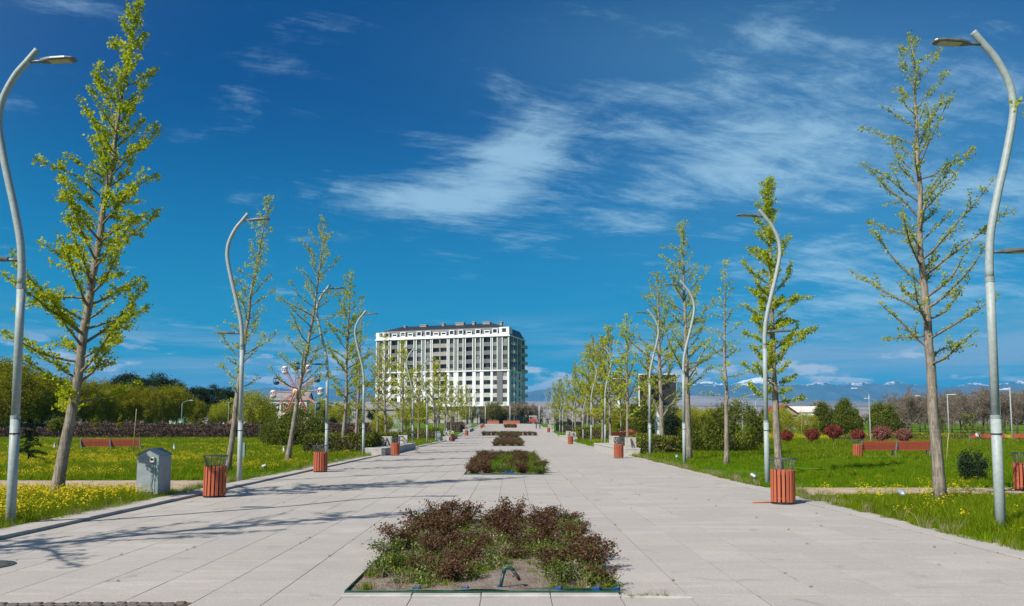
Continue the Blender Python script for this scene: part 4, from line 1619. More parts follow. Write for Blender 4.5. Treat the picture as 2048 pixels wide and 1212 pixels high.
# ------------------------------------------------------------------ ferris wheel
def ferris():
    Y = 190.0
    X = (592 - 1024) / 1600 * Y
    zc = 1.85 + (853 - 783) / 1600 * Y
    t = thing('ferris_wheel', 'small ferris wheel with red arms and white and blue gondolas behind the left trees', 'ferris wheel', (X, Y, g(Y)), R(-18))
    zc -= g(Y)
    RR = 6.5
    hub = MB().lathe([(.001, -.75), (.65, -.7), (.85, -.3), (.85, .3), (.65, .7), (.001, .75)], 20)
    hub.v = [np.stack([v[:, 0], -v[:, 2], v[:, 1] + zc], 1) for v in hub.v]
    part('hub', hub, M_GONW, t, True)
    st = MB().lathe([(.001, -.80), (.40, -.80), (.45, -.72)], 16)
    st.v = [np.stack([v[:, 0], v[:, 2], v[:, 1] + zc], 1) for v in st.v]
    part('hub_cap', st, M_YELP, t)
    am = MB()
    for y in (-.5, .5):
        am.tube([(.6, y, 0), (RR - .2, y * .9, 0)], .11, 6)
    for q in range(6):
        x0 = .9 + q * .95
        am.tube([(x0, -.48, 0), (x0 + .5, .46, 0)], .035, 4)
    ame = am.mesh('arm', M_WHEELRED)
    gm = {}
    for key, mat in (('w', M_GONW), ('b', M_GONB)):
        b = MB()
        b.lathe([(.001, -1.75), (.35, -1.72), (.66, -1.45), (.74, -1.05), (.72, -.95), (.60, -.95), (.60, -1.0), (.3, -1.3), (.001, -1.3)], 14)
        b.lathe([(.60, -.30), (.74, -.28), (.66, .05), (.35, .28), (.001, .32)], 14)
        for k in range(5):
            a = 2 * PI * k / 5
            b.tube([(.66 * math.cos(a), .66 * math.sin(a), -1.0), (.72 * math.cos(a), .72 * math.sin(a), -.65), (.66 * math.cos(a), .66 * math.sin(a), -.28)], .085, 6)
        gm[key] = b.mesh('gondola', mat, True)
    seat = MB().lathe([(.001, -1.1), (.5, -1.1), (.52, -.9), (.001, -.88)], 10).mesh('gondola_seat', M_WHEELRED)
    for k in range(12):
        a = 2 * PI * (k + .06) / 12
        link('arm', ame, t, (0, 0, zc), (0, -a, 0))
        p = (RR * math.cos(a), 0, zc + RR * math.sin(a) + .35)
        go = link('gondola', gm['b' if k % 2 else 'w'], t, p)
        link('gondola_seat', seat, go)
    # light tie rods between the arms
    tr = MB()
    for k in range(12):
        a, b = 2 * PI * (k + .06) / 12, 2 * PI * (k + 1.06) / 12
        rr = RR * .78
        tr.tube([(rr * math.cos(a), 0, zc + rr * math.sin(a)), (rr * math.cos(b), 0, zc + rr * math.sin(b))], .03, 4)
    part('tie_rods', tr, M_WHITEM, t)
    for y in (-1.3, 1.3):
        for s_ in (-1, 1):
            part('support_leg', MB().tube([(s_ * 3.4, y * 1.4, 0), (0, y * .6, zc)], .16, 8), M_WHEELRED, t)


ferris()

# ------------------------------------------------------------------ amusement area: arch, white letters, kiosks, fountains
def amusements():
    y = 148.0
    def wx(px, y_):
        return (px - 1024) / 1600 * y_
    t = thing('red_arch', 'terracotta ring-shaped arch behind the brown hedge', 'arch sculpture', (wx(472, y), y, g(y)), 0)
    pr = []
    for k in range(25):
        a = 2 * PI * k / 24
        pr.append((1.15 * math.cos(a), 0, 1.55 + 1.35 * math.sin(a)))
    rg = MB()
    for k in range(24):
        a, b = 2 * PI * k / 24, 2 * PI * (k + 1) / 24
        def P(an, r1, r2, yy):
            return (r1 * math.cos(an), yy, 1.45 + r2 * math.sin(an))
        o1, o2, i1, i2 = 1.25, 1.45, .62, .85
        v = [P(a, o1, o2, -.25), P(b, o1, o2, -.25), P(b, i1, i2, -.25), P(a, i1, i2, -.25), P(a, o1, o2, .25), P(b, o1, o2, .25), P(b, i1, i2, .25), P(a, i1, i2, .25)]
        rg.raw(v, [(0, 1, 2, 3), (4, 7, 6, 5), (0, 4, 5, 1), (2, 6, 7, 3)])
    part('ring', rg, M_TERRA, t)
    part('foot', MB().box(-.7, .7, -.35, .35, 0, .12), M_TERRA, t)
    # row of white rounded letter shapes (unreadable at this distance)
    kinds = [(447, 'thick white upright shape left of the red ring', 'i'), (494, 'white curved shape right of the red ring', 'c'), (520, 'white arch shape in the middle of the letter row', 'n'), (537, 'white looped arch shape beside the green sapling', 'n'), (549, 'white hooked shape at the right end of the letter row', 'f')]
    for px, l, k in kinds:
        q = thing('letter_sculpture', l, 'letter sculpture', (wx(px, 146.0), 146.0, g(146)), R(-8), group='row of white letter sculptures')
        m_ = MB()
        if k == 'i':
            m_.cbox(-.22, .22, -.2, .2, 0, 1.8, .06)
        elif k in ('n', 'f', 'c'):
            hh = {'n': 1.35, 'f': 1.75, 'c': 1.9}[k]
            w = {'n': .62, 'f': .5, 'c': .7}[k]
            arc = [(-w, 0, 0)] + [(-w * math.cos(a), 0, hh - w + w * math.sin(a)) for a in np.linspace(0, PI if k != 'c' else PI * .6, 10)]
            if k == 'n':
                arc.append((w, 0, 0))
            m_.tube(arc, .19, 8)
        part('stroke', m_, M_WHITEM, q, k != 'i')
        part('foot', MB().box(-.9, .9, -.3, .3, -.02, .06), M_CONC, q)
    # kiosks
    def kiosk(px, y_, w, h, l, wallm, trim, open_=True):
        k = thing('kiosk', l, 'kiosk', (wx(px, y_), y_, g(y_)), R(5), group=None)
        part('wall', MB().box(-w / 2, w / 2, 0, 2.4, 0, h), wallm, k)
        part('roof', MB().cbox(-w / 2 - .25, w / 2 + .25, -.4, 2.7, h + .003, h + .22, .04), trim, k)
        part('opening', MB().box(-w * .2, w * .28, -.02, .1, .05, h * .78), M_BLACK, k)  # solid black panel, its colour stands in for the shade inside
        for s_ in (-1, 1):
            part('pillar', MB().box(s_ * w * .46 - .09, s_ * w * .46 + .09, -.32, -.14, 0, h), trim, k)
    kiosk(270, 165, 3.4, 2.5, 'beige kiosk with a dark opening behind the spiral shrubs', M_BEIGE, M_BEIGE)
    kiosk(294, 168, 1.9, 2.6, 'small kiosk with green trim behind the spiral shrubs', M_BEIGE, M_GREENP)
    kiosk(118, 172, 4.4, 2.6, 'blue booth behind the nearest left trunk', M_BLUEP, M_GREYROOF)
    # striped slide tower
    q = thing('slide_tower', 'white and green striped play tower behind the left trunks', 'play tower', (wx(352, 175), 175, g(175)))
    for i in range(6):
        part('stripe', MB().box(-1.6 + i * .55, -1.08 + i * .55, 0, .35, 0, 4.2 - abs(i - 2.5) * .35), M_WHITEM if i % 2 == 0 else M_GREENP, q)
    part('deck', MB().box(-1.8, 1.9, .36, 2.4, 1.5, 1.7), M_YELP, q)
    for px, y_, l, m_, w, h in [(358, 160, 'low yellow play fence behind the hedge', M_YELP, 3.0, .9), (326, 162, 'low beige play fence left of the yellow one', M_BEIGE, 3.4, .85), (364, 158, 'small blue barrel beside the yellow fence', M_BLUEP, .45, 1.0), (418, 150, 'blue panel left of the walking woman', M_BLUEP, 1.0, 1.1), (439, 151, 'larger blue panel left of the red arch', M_BLUEP, 1.6, 1.3)]:
        q = thing('play_panel', l, 'play panel', (wx(px, y_), y_, g(y_)), R(3))
        nb = max(2, int(w / .35))
        for i in range(nb):
            part('board', MB().box(-w / 2 + i * w / nb + .015, -w / 2 + (i + 1) * w / nb - .015, 0, .07, .08, h), m_, q)
        part('rail', MB().box(-w / 2, w / 2, .072, .13, h * .6, h * .72), m_, q)
    # low terracotta retaining walls
    for x0, x1, y_, l in [(wx(655, 138), wx(690, 138), 138, 'low terracotta wall around the fountain, right of the third left lamp'), (wx(398, 140), wx(428, 140), 140, 'low terracotta wall the two people sit on'), (wx(690, 142), wx(740, 142), 142, 'low terracotta wall in front of the big fountain spray')]:
        q = thing('low_wall', l, 'wall', ((x0 + x1) / 2, y_, g(y_)), 0)
        w = x1 - x0
        nb = int(w / .9) + 1
        for i in range(nb):
            part('block', MB().cbox(-w / 2 + i * w / nb + .01, -w / 2 + (i + 1) * w / nb - .01, -.2, .2, 0, .95, .02), M_BRICKRED, q)
        part('capping', MB().cbox(-w / 2 - .05, w / 2 + .05, -.25, .25, .953, 1.03, .015), M_TERRA, q)
    # fountains
    rng = np.random.default_rng(8)
    for px, y_, hh, rad, l in [(574, 158, 3.0, 1.1, 'fountain with a single white spray left of the leafy bush'), (712, 146, 3.6, 2.6, 'fountain with wide white spray between the two left trunks'), (796, 150, 2.6, 1.2, 'fountain spray beside the pale trunks left of the seat')]:
        q = thing('fountain', l, 'fountain', (wx(px, y_), y_, g(y_)))
        part('basin', MB().lathe([(rad + .9, 0), (rad + 1.0, .55), (rad + .8, .58), (rad + .75, .3)], 24), M_CONC, q)
        part('water', MB().lathe([(.001, .42), (rad + .76, .42)], 24), M_POOL, q)
        n = 1500
        k = rng.integers(0, 9, n)
        a0 = k * 2 * PI / 9
        tt = rng.random(n) ** .8
        r = rad * (.18 + .82 * tt) + rng.normal(0, .12, n)
        z = .42 + hh * (1 - (tt * 1.05) ** 1.7) * (1 - .12 * (k % 3)) + rng.normal(0, .28, n)
        P = np.stack([r * np.cos(a0 + rng.normal(0, .16, n)), r * np.sin(a0 + rng.normal(0, .16, n)), np.maximum(z, .42)], 1)
        sp = MB()
        sp.leaves(P, rng.normal(size=(n, 3)) + np.array([0, 0, -1.2]), rng.uniform(.05, .13, n), .016, rng)
        part('spray', sp, M_SPRAY, q, kind='stuff')
    # cart and flower troughs at the plaza end
    q = thing('snack_cart', 'dark red cart with a white roof at the plaza end behind the walking couple', 'cart', (6.2, 236, g(236)))
    part('body', MB().cbox(-1.1, 1.1, 0, 1.2, .35, 1.5, .05), M_REDW, q)
    part('canopy', MB().cbox(-1.2, 1.2, -.2, 1.4, 2.2, 2.35, .04), M_WHITEM, q)
    for sx in (-1, 1):
        part('canopy_post', MB().box(sx * 1.0 - .04, sx * 1.0 + .04, .05, .13, 1.5, 2.2), M_WHITEM, q)
        wl = MB().lathe([(.001, -.05), (.35, -.05), (.35, .05), (.001, .05)], 14)
        wl.v = [np.stack([v[:, 0] + sx * .7, v[:, 2] - .06, v[:, 1] + .35], 1) for v in wl.v]
        part('wheel', wl, M_BLACK, q)
    for px, y_, w, l in [(1023, 240, 5.0, 'orange red flower trough in the middle of the plaza end'), (986, 242, 3.6, 'dull red trough left at the plaza end')]:
        q = thing('flower_trough', l, 'trough', (wx(px, y_), y_, g(y_)))
        part('box', MB().cbox(-w / 2, w / 2, 0, .8, 0, .9, .04), M_TERRA, q)
        part('rim', MB().cbox(-w / 2 - .08, w / 2 + .08, -.08, .88, .903, 1.0, .03), M_TERRA, q)
    # blue grey screen wall at the left of the plaza end
    q = thing('dark_wall', 'dark blue grey wall at the left end of the plaza', 'wall', (wx(985, 252), 252, g(252)))
    part('panel', MB().box(-4, 4, 0, .3, 0, 3.2), M_BGREY, q)
    part('capping', MB().box(-4.1, 4.1, -.05, .35, 3.203, 3.35), M_CONC, q)


amusements()

# ------------------------------------------------------------------ trees
def ginkgo_meshes(seed, H, lean, r0, crown_r, first, nbr, leaf_step, leaf_len, leafm, per=6, low_fork=False, steep=0.0, twig_n=1.0, spur=.10):
    """trunk, branches and leaf crown of one ginkgo as three meshes"""
    rng = np.random.default_rng(seed)
    npt = 22
    f = np.linspace(0, 1, npt)
    wob = np.cumsum(rng.normal(0, .024, (npt, 2)), axis=0)
    wob -= wob[0]
    wob *= np.sin(f * PI)[:, None] * .8 + .3 * f[:, None]
    TP = np.stack([lean[0] * H * f + wob[:, 0], lean[1] * H * f + wob[:, 1], H * f - .1 * (f == 0)], 1)
    TR = np.maximum(r0 * (1 - f) ** .85, .012)
    TR[0] *= 1.45
    TR[1] *= 1.06
    trunk = MB().tube(TP, TR, 12)
    # swellings where whorls of limbs leave the trunk
    br = MB()
    LP, LD = [], []

    def add_leaves(path, t0, dens=1.0):
        seg = np.linalg.norm(np.diff(path, axis=0), axis=1)
        L = seg.sum()
        n = int(L * (1 - t0) / (leaf_step / dens))
        if n < 1:
            return
        cum = np.concatenate([[0], np.cumsum(seg)])
        s = (t0 + (1 - t0) * (np.arange(n) + rng.random(n)) / n) * L
        P = np.stack([np.interp(s, cum, path[:, i]) for i in range(3)], 1)
        P = np.concatenate([P, path[-1:]])
        LP.append(P)

    def limb(p0, az, pitch, L, r, depth):
        m = 9 if depth == 0 else 5
        d = np.array([math.cos(az) * math.cos(pitch), math.sin(az) * math.cos(pitch), math.sin(pitch)])
        pts = [np.array(p0)]
        st = L / (m - 1)
        up = rng.uniform(-.03, .10) if depth == 0 else rng.uniform(-.02, .10)
        for i in range(m - 1):
            d = d + rng.normal(0, .085, 3) + np.array([0, 0, up])
            d /= np.linalg.norm(d)
            pts.append(pts[-1] + d * st)
        pts = np.array(pts)
        rad = np.maximum(r * (1 - np.linspace(0, 1, m)) ** .8, .004)
        br.tube(pts, rad, 6 if depth == 0 else 4, 0, False)
        add_leaves(pts, .22 if depth == 0 else .05)
        if depth == 0 or (depth == 1 and L > 1.1 and rng.random() < .5):
            k = int(max(1, L / (.36 if depth == 0 else .5) * twig_n))
            for q in range(k):
                t = rng.uniform(.22, .96)
                i = min(int(t * (m - 1)), m - 2)
                p = pts[i] + (pts[i + 1] - pts[i]) * (t * (m - 1) - i)
                dd = pts[i + 1] - pts[i]
                a0 = math.atan2(dd[1], dd[0])
                side = rng.choice([-1, 1])
                l2 = L * rng.uniform(.10, .34) * (1.12 - t * .75)
                limb(p, a0 + side * rng.uniform(.5, 1.25), rng.uniform(-.15, .75) + .25 * pitch, max(l2, .16), rad[i] * .55, depth + 1)

    ga = rng.uniform(0, 6.28)
    for b in range(nbr):
        fr = first + (1 - first) * (max(0.0, b + rng.uniform(-.4, .4)) / nbr) ** .92
        fr = min(max(fr, first), .985)
        ga += 2.39996 + rng.normal(0, .35)
        q = (fr - first) / (1 - first)
        prof = (math.sin(min(1, (q + .16) / .42) * PI / 2)) * (1 - q) ** .62 + .06
        L = crown_r * prof * rng.uniform(.50, 1.25)
        i = fr * (npt - 1)
        j = min(int(i), npt - 2)
        p = TP[j] + (TP[j + 1] - TP[j]) * (i - j)
        rt = np.interp(fr, f, TR)
        pitch = R(rng.uniform(0, 36) + 34 * q + steep)
        limb(p, ga, pitch, max(L, .3), max(min(rt * .42, .012 + L * .013), .008), 0)
    if low_fork:
        for az, pt, L in ((-.2, .95, 4.2), (PI + .1, 1.0, 3.4), (PI * .6, .9, 3.0)):
            i = .22 * (npt - 1)
            p = TP[int(i)]
            limb(p, az, pt, L, r0 * .5, 0)
    # the leader carries tufts too
    add_leaves(TP, first + .05, .9)
    C = np.concatenate(LP)
    C = np.repeat(C, per, axis=0)
    n = len(C)
    off = rng.normal(0, 1, (n, 3)) * spur * .45
    D = rng.normal(0, 1, (n, 3)) + np.array([0, 0, .35])
    crown = MB()
    crown.leaves(C + off, D, leaf_len * rng.uniform(.65, 1.25, n), leaf_len * .52 * rng.uniform(.7, 1.2, n), rng, 0, True)
    return trunk.mesh('trunk', M_BARK, True), br.mesh('branches', M_TWIG, True), crown.mesh('crown', leafm)


def place_ginkgo(ms, x, y, label, rz=0.0, sc=1.0, group='ginkgo trees along the avenue'):
    t = thing('ginkgo_tree', label, 'tree', (x, y, g(y)), rz, group, sc)
    link('trunk', ms[0], t)
    link('branches', ms[1], t)
    link('crown', ms[2], t)
    return t


def ginkgos():
    # near individuals
    a = ginkgo_meshes(101, 12.6, (.117, .0), .138, 2.35, .17, 90, .076, .070, M_LEAF_YEL, 7, twig_n=1.2, spur=.085)
    place_ginkgo(a, -11.05, 19.5, 'tall dense yellow green tree leaning right beside the nearest left lamp')
    a = ginkgo_meshes(102, 11.6, (-.030, .0), .140, 2.45, .29, 56, .085, .052, M_LEAF_PALE, 6, twig_n=1.0, spur=.07)
    place_ginkgo(a, 10.35, 19.5, 'tall half-bare pale tree beside the nearest right lamp', .6)
    a = ginkgo_meshes(103, 11.0, (.118, .02), .118, 1.55, .26, 46, .11, .066, M_LEAF_PALE, 5)
    place_ginkgo(a, -11.0, 31.0, 'slim tree leaning right just behind the second left lamp', 0)
    a = ginkgo_meshes(104, 12.2, (.125, .0), .130, 2.65, .26, 48, .11, .066, M_LEAF_PALE, 5)
    place_ginkgo(a, -11.05, 39.5, 'tree leaning right in front of the ferris wheel', 0)
    a = ginkgo_meshes(105, 12.0, (.03, .0), .14, 2.5, .24, 50, .10, .08, M_LEAF_YEL, 6)
    place_ginkgo(a, -11.0, 52.0, 'leafy yellow green tree behind the third left lamp', 0)
    a = ginkgo_meshes(106, 11.0, (.03, .0), .13, 2.3, .25, 38, .16, .07, M_LEAF_PALE, 4)
    place_ginkgo(a, -11.15, 57.0, 'sparse tree right of the ferris wheel, left of the white building', 1.0)
    a = ginkgo_meshes(107, 11.6, (-.01, .0), .155, 1.75, .24, 74, .052, .072, M_LEAF_YEL, 8)
    place_ginkgo(a, 10.3, 31.0, 'leafy yellow green tree directly behind the nearest right bin', 0)
    a = ginkgo_meshes(108, 9.9, (.02, .0), .12, 1.35, .30, 30, .14, .075, M_LEAF_PALE, 5)
    place_ginkgo(a, 10.25, 38.4, 'thin straight tree in front of the large round thuja', 0)
    a = ginkgo_meshes(109, 13.2, (-.01, .0), .18, 3.1, .26, 52, .12, .075, M_LEAF_PALE, 6, steep=6)
    place_ginkgo(a, 9.7, 44.0, 'big tree with upswept limbs behind the third right lamp', 0)
    a = ginkgo_meshes(110, 12.8, (-.02, .0), .20, 3.5, .28, 46, .13, .08, M_LEAF_PALE, 6, low_fork=True, steep=2)
    place_ginkgo(a, 10.6, 56.5, 'thick trunked tree with low forking limbs in front of the large dark screen', 0)
    # out of frame, but they throw their shade and reach in with a few twigs
    a = ginkgo_meshes(111, 12.0, (.03, .0), .18, 2.5, .26, 40, .14, .085, M_LEAF_PALE, 5)
    place_ginkgo(a, -11.2, 9.0, 'pale tree beyond the left edge whose shade crosses the paving', 0)
    place_ginkgo(a, 10.45, 13.3, 'pale tree at the right edge, only its twigs in the photo', 1.9, .98)
    # farther pairs
    far = [ginkgo_meshes(120 + i, h, (.01 * (i % 3 - 1), 0), .16, cr, .20, 42, st * 1.25, .13, lm, 6, steep=8, twig_n=.9) for i, (h, cr, st, lm) in enumerate([(12.4, 3.6, .12, M_LEAF_FAR), (11.6, 3.2, .13, M_LEAF_FAR), (13.2, 3.7, .13, M_LEAF_FAR), (12.0, 3.3, .20, M_LEAF_PALE)])]
    airy = [ginkgo_meshes(140 + i, h, (.01 * (i % 3 - 1), 0), .15, cr, .20, 40, st, .12, M_LEAF_FAR, 5, steep=9, twig_n=.8) for i, (h, cr, st) in enumerate([(11.6, 3.1, .15), (10.6, 2.8, .15), (12.2, 3.2, .17), (11.4, 3.0, .24)])]
    r_ = random.Random(4)
    L = [(-11.0, 70, 3, 'pale tree behind the left stone seat'), (-11.1, 81, 0, 'leafy tree just beyond the left stone seat'), (-11, 94, 1, 'leafy tree beside the grey cabinet on the left'), (-10.9, 112, 0, 'leafy tree in front of the middle of the white building'), (-11.2, 121, 2, 'pale tall tree before the white building'), (-11.1, 133, 1, 'leafy tree behind the worker in the bright vest'), (-11, 145, 0, 'yellow green tree left of the far bins'), (-11, 160, 2, 'pale tree in the far left row'), (-11, 176, 1, 'yellow tree near the far left lamps'), (-11.1, 193, 0, 'tree near the end of the left row'), (-11, 203, 3, 'last tree of the left row'),
         (-16.5, 86, 1, 'leafy tree in the second left row, left of the cabinet'), (-17.5, 104, 2, 'leafy tree in the second left row before the white building'), (-16, 126, 0, 'far leafy tree in the second left row'),
         (10.4, 72, 3, 'bare looking tree behind the right stone seat'), (10.2, 83, 0, 'leafy tree right of the small dark screen'), (10.4, 92, 1, 'leafy tree in front of the small dark screen'), (10.3, 101, 2, 'tall pale tree left of the small dark screen'), (10.3, 109, 0, 'tall leafy tree in the middle of the right row'), (10.5, 119, 3, 'sparse tree in the right row beyond the second seat'), (10.3, 130, 1, 'leafy tree in the right row, far'), (10.4, 152, 3, 'sparse tree right of the far stone seat'), (10.3, 168, 0, 'dense leafy tree behind the far right lamps'), (10.4, 176, 1, 'dense leafy tree right of the walking couple'), (10.3, 196, 2, 'last tree of the right row'),
         (16.5, 97, 0, 'leafy tree in the second right row beside the small dark screen'), (15.8, 116, 1, 'far leafy tree in the second right row')]
    for x, y, k, l in L:
        sc = r_.uniform(.92, 1.06) * (.9 if y > 140 else 1)
        place_ginkgo((airy if x < 0 or x > 15 else far)[k], x, y, l, r_.uniform(0, 6.28), sc * (.93 if x < 0 else 1))


ginkgos()


def crown_cloud(rng, n, shape, clumps, leaf, sig, mats=None, up=.3, hollow=.55, squash=(1, 1, 1)):
    """leaf faces in clumps spread through a crown volume given by shape(u) -> (centre, radii)"""
    C = []
    for _ in range(clumps):
        v = rng.normal(size=3)
        v /= np.linalg.norm(v)
        v *= hollow + (1 - hollow) * rng.random() ** .5
        C.append(shape(v, rng))
    C = np.array(C)
    w = rng.uniform(.4, 1.6, clumps)
    w /= w.sum()
    k = rng.choice(clumps, n, p=w)
    s = rng.uniform(.6, 1.25, clumps)
    P = C[k] + rng.normal(size=(n, 3)) * (sig * s[k])[:, None] * np.array(squash)
    D = rng.normal(size=(n, 3)) + np.array([0, 0, up])
    return P, D, leaf * rng.uniform(.6, 1.3, n)


def tree_meshes(seed, kind):
    rng = np.random.default_rng(seed)
    tr, lf = MB(), MB()
    limbs = MB()
    if kind in ('willow', 'willow_bright', 'olive'):
        H = {'willow': 13.5, 'willow_bright': 8.8, 'olive': 6.5}[kind]
        W = {'willow': 5.4, 'willow_bright': 4.2, 'olive': 3.0}[kind]
        tr.tube([(0, 0, -.2), (.1, 0, 1.2), (.05, .1, 2.6), (.2, 0, H * .45)], [.28, .2, .17, .1], 8)
        ends = []
        for i in range(11):
            a = i * 2.4 + rng.uniform(-.3, .3)
            z0 = rng.uniform(1.6, H * .42)
            rr = W * rng.uniform(.45, .85)
            p = [(0.1, 0, z0), (rr * .35 * math.cos(a), rr * .35 * math.sin(a), z0 + H * .18), (rr * .8 * math.cos(a), rr * .8 * math.sin(a), z0 + H * rng.uniform(.28, .42))]
            limbs.tube(curve_pts(p, 7), np.linspace(.09, .02, 7), 5, 0, False)
        sh = lambda v, r: (v[0] * W * (1.0 - .25 * max(v[2], 0)), v[1] * W * (1.0 - .25 * max(v[2], 0)), H * .60 + v[2] * H * .37)
        P, D, L = crown_cloud(rng, 20000 if kind == 'willow' else 14000, sh, 230, .34 if kind == 'willow' else .27, .46, up=-.4, hollow=.35, squash=(1, 1, 1.5))
        P[:, 2] = np.maximum(P[:, 2], 1.6 + rng.random(len(P)) * .6)
        m = {'willow': M_LEAF_WIL, 'willow_bright': M_LEAF_WIL2, 'olive': M_LEAF_OLIVE}[kind]
        lf.leaves(P, D, L, L * .26, rng)
        bark = M_BARKD
    elif kind == 'pine':
        H, W = 12.0, 4.6
        tr.tube([(0, 0, -.2), (.1, 0, 3), (0, .1, 7), (.1, 0, 11)], [.3, .24, .16, .05], 8)
        for i in range(9):
            a = i * 2.4
            z0 = rng.uniform(4, 9)
            limbs.tube([(0, 0, z0), (W * .7 * math.cos(a), W * .7 * math.sin(a), z0 + 1.3)], [.09, .03], 5, 0, False)
        sh = lambda v, r: (v[0] * W * (1 - .3 * max(v[2], 0)), v[1] * W * (1 - .3 * max(v[2], 0)), 7.4 + v[2] * 4.6)
        P, D, L = crown_cloud(rng, 17000, sh, 110, .42, .58, up=.6, hollow=.5, squash=(1.1, 1.1, .55))
        lf.leaves(P, D, L, L * .16, rng)
        m, bark = M_LEAF_PINE, M_BARKD
    elif kind == 'thuja':
        H, W = 5.4, 1.75
        tr.tube([(0, 0, -.2), (0, 0, 1.0), (0, 0, 4.6)], [.14, .10, .03], 7)
        for i in range(14):
            a = i * 2.4
            z0 = .4 + i * .27
            limbs.tube([(0, 0, z0), (W * .5 * math.cos(a), W * .5 * math.sin(a), z0 + .8)], [.03, .01], 4, 0, False)
        sh = lambda v, r: (v[0] * W * (1.0 - .42 * (v[2] + 1) / 2 * 1.35), v[1] * W * (1.0 - .42 * (v[2] + 1) / 2 * 1.35), 2.55 + v[2] * 2.45 + (r.random() - .5) * .5)
        P, D, L = crown_cloud(rng, 9500, sh, 170, .20, .20, up=1.4, hollow=.72, squash=(1, 1, 1.7))
        P[:, 2] = np.maximum(P[:, 2], .05 + rng.random(len(P)) * .2)
        lf.leaves(P, D, L, L * .26, rng)
        m, bark = M_LEAF_THU, M_BARKD
    elif kind == 'roundthuja':
        H, W = 3.5, 2.1
        tr.tube([(0, 0, -.2), (0, 0, .6), (0, 0, 2.6)], [.14, .10, .03], 7)
        for i in range(18):
            a = i * 2.4
            limbs.tube([(0, 0, .2 + i * .05), (W * .6 * math.cos(a), W * .6 * math.sin(a), 1.0 + i * .1)], [.03, .008], 4, 0, False)
        sh = lambda v, r: (v[0] * W * (1 - .25 * max(v[2], 0)), v[1] * W * (1 - .25 * max(v[2], 0)), 1.65 + v[2] * 1.7 + (r.random() - .5) * .25)
        P, D, L = crown_cloud(rng, 15000, sh, 260, .13, .17, up=1.2, hollow=.75, squash=(1, 1, 1.35))
        P[:, 2] = np.maximum(P[:, 2], .04 + rng.random(len(P)) * .2)
        lf.leaves(P, D, L, L * .28, rng)
        m, bark = M_LEAF_THU, M_BARKD
    elif kind in ('bare', 'blossom'):
        H, W = (8.6, 3.4) if kind == 'bare' else (6.4, 3.2)
        top = H * .3
        tr.tube([(0, 0, -.2), (.05, 0, 1.2), (.1, .05, top + .6)], [.17, .13, .09], 8)
        TP_, TD_ = [], []

        def rec(p, d, L, r, dep):
            m_ = 5
            pts = [np.array(p)]
            for i in range(m_ - 1):
                d = d + rng.normal(0, .13, 3) + np.array([0, 0, .04])
                d /= np.linalg.norm(d)
                pts.append(pts[-1] + d * L / (m_ - 1))
            pts = np.array(pts)
            limbs.tube(pts, np.linspace(r, r * .45, m_), 5 if dep < 2 else 3, 0, False)
            if dep >= 2:
                TP_.append(pts[2:])
            if dep < 4:
                for q in range(4 if dep < 2 else 3):
                    i = rng.integers(1, m_)
                    dd = d + rng.normal(0, .55, 3)
                    rec(pts[i], dd / np.linalg.norm(dd), L * rng.uniform(.55, .75), r * .5, dep + 1)
        for i in range(6):
            a = i * 2.4 + rng.uniform(-.3, .3)
            rec((0.05, 0, top * rng.uniform(.6, 1.1)), np.array([math.cos(a) * .75, math.sin(a) * .75, rng.uniform(.6, 1.2)]), H * .30, .075, 0)
        C = np.concatenate(TP_)
        n = 13000 if kind == 'bare' else 11000
        k = rng.integers(0, len(C), n)
        P = C[k] + rng.normal(0, .14, (n, 3))
        D = rng.normal(size=(n, 3)) + np.array([0, 0, .5])
        L = rng.uniform(.12, .34, n) if kind == 'bare' else rng.uniform(.08, .2, n)
        lf.leaves(P, D, L, L * (.07 if kind == 'bare' else .24), rng)
        m, bark = (M_LEAF_BARE if kind == 'bare' else M_LEAF_BLOS), M_BARKD
    elif kind == 'cypress':
        H, W = 8.0, .75
        tr.tube([(0, 0, -.2), (0, 0, 7)], [.12, .03], 6)
        limbs.tube([(0, 0, 1), (.2, .1, 3)], [.03, .01], 4)
        sh = lambda v, r: (v[0] * W * (1 - .55 * max(v[2], 0)), v[1] * W * (1 - .55 * max(v[2], 0)), 4.2 + v[2] * 3.9)
        P, D, L = crown_cloud(rng, 3500, sh, 90, .25, .2, up=2, hollow=.6, squash=(.8, .8, 2))
        lf.leaves(P, D, L, L * .25, rng)
        m, bark = M_LEAF_DARK, M_BARKD
    elif kind == 'fir':
        H = 2.2
        tr.tube([(0, 0, -.1), (0, 0, 1.0), (0, 0, 2.2)], [.035, .025, .006], 6)
        Ps, Ds = [], []
        for i in range(60):
            z0 = .35 + 1.75 * rng.random()
            a = rng.uniform(0, 6.28)
            L = (2.25 - z0) * .42 * rng.uniform(.7, 1.1)
            p = curve_pts([(0, 0, z0), (L * .6 * math.cos(a), L * .6 * math.sin(a), z0 + .02), (L * math.cos(a), L * math.sin(a), z0 - .08)], 6)
            limbs.tube(p, np.linspace(.008, .003, 6), 3, 0, False)
            q = rng.random(90)
            pp = np.stack([np.interp(q * 5, np.arange(6), p[:, j]) for j in range(3)], 1)
            Ps.append(pp)
            Ds.append(rng.normal(0, .6, (90, 3)) + np.array([math.cos(a), math.sin(a), .1]))
        P, D = np.concatenate(Ps), np.concatenate(Ds)
        L = rng.uniform(.05, .11, len(P))
        lf.leaves(P, D, L, L * .12, rng)
        m, bark = M_LEAF_DARK, M_BARKD
    elif kind == 'photinia':
        tr.tube([(0, 0, -.1), (.02, 0, .4), (0, 0, .9)], [.035, .03, .025], 6)
        for i in range(10):
            a = i * 2.4
            limbs.tube([(0, 0, .55), (.32 * math.cos(a), .32 * math.sin(a), .85 + .05 * (i % 4))], [.018, .006], 4, 0, False)
        sh = lambda v, r: (v[0] * .58, v[1] * .58, .95 + v[2] * .42)
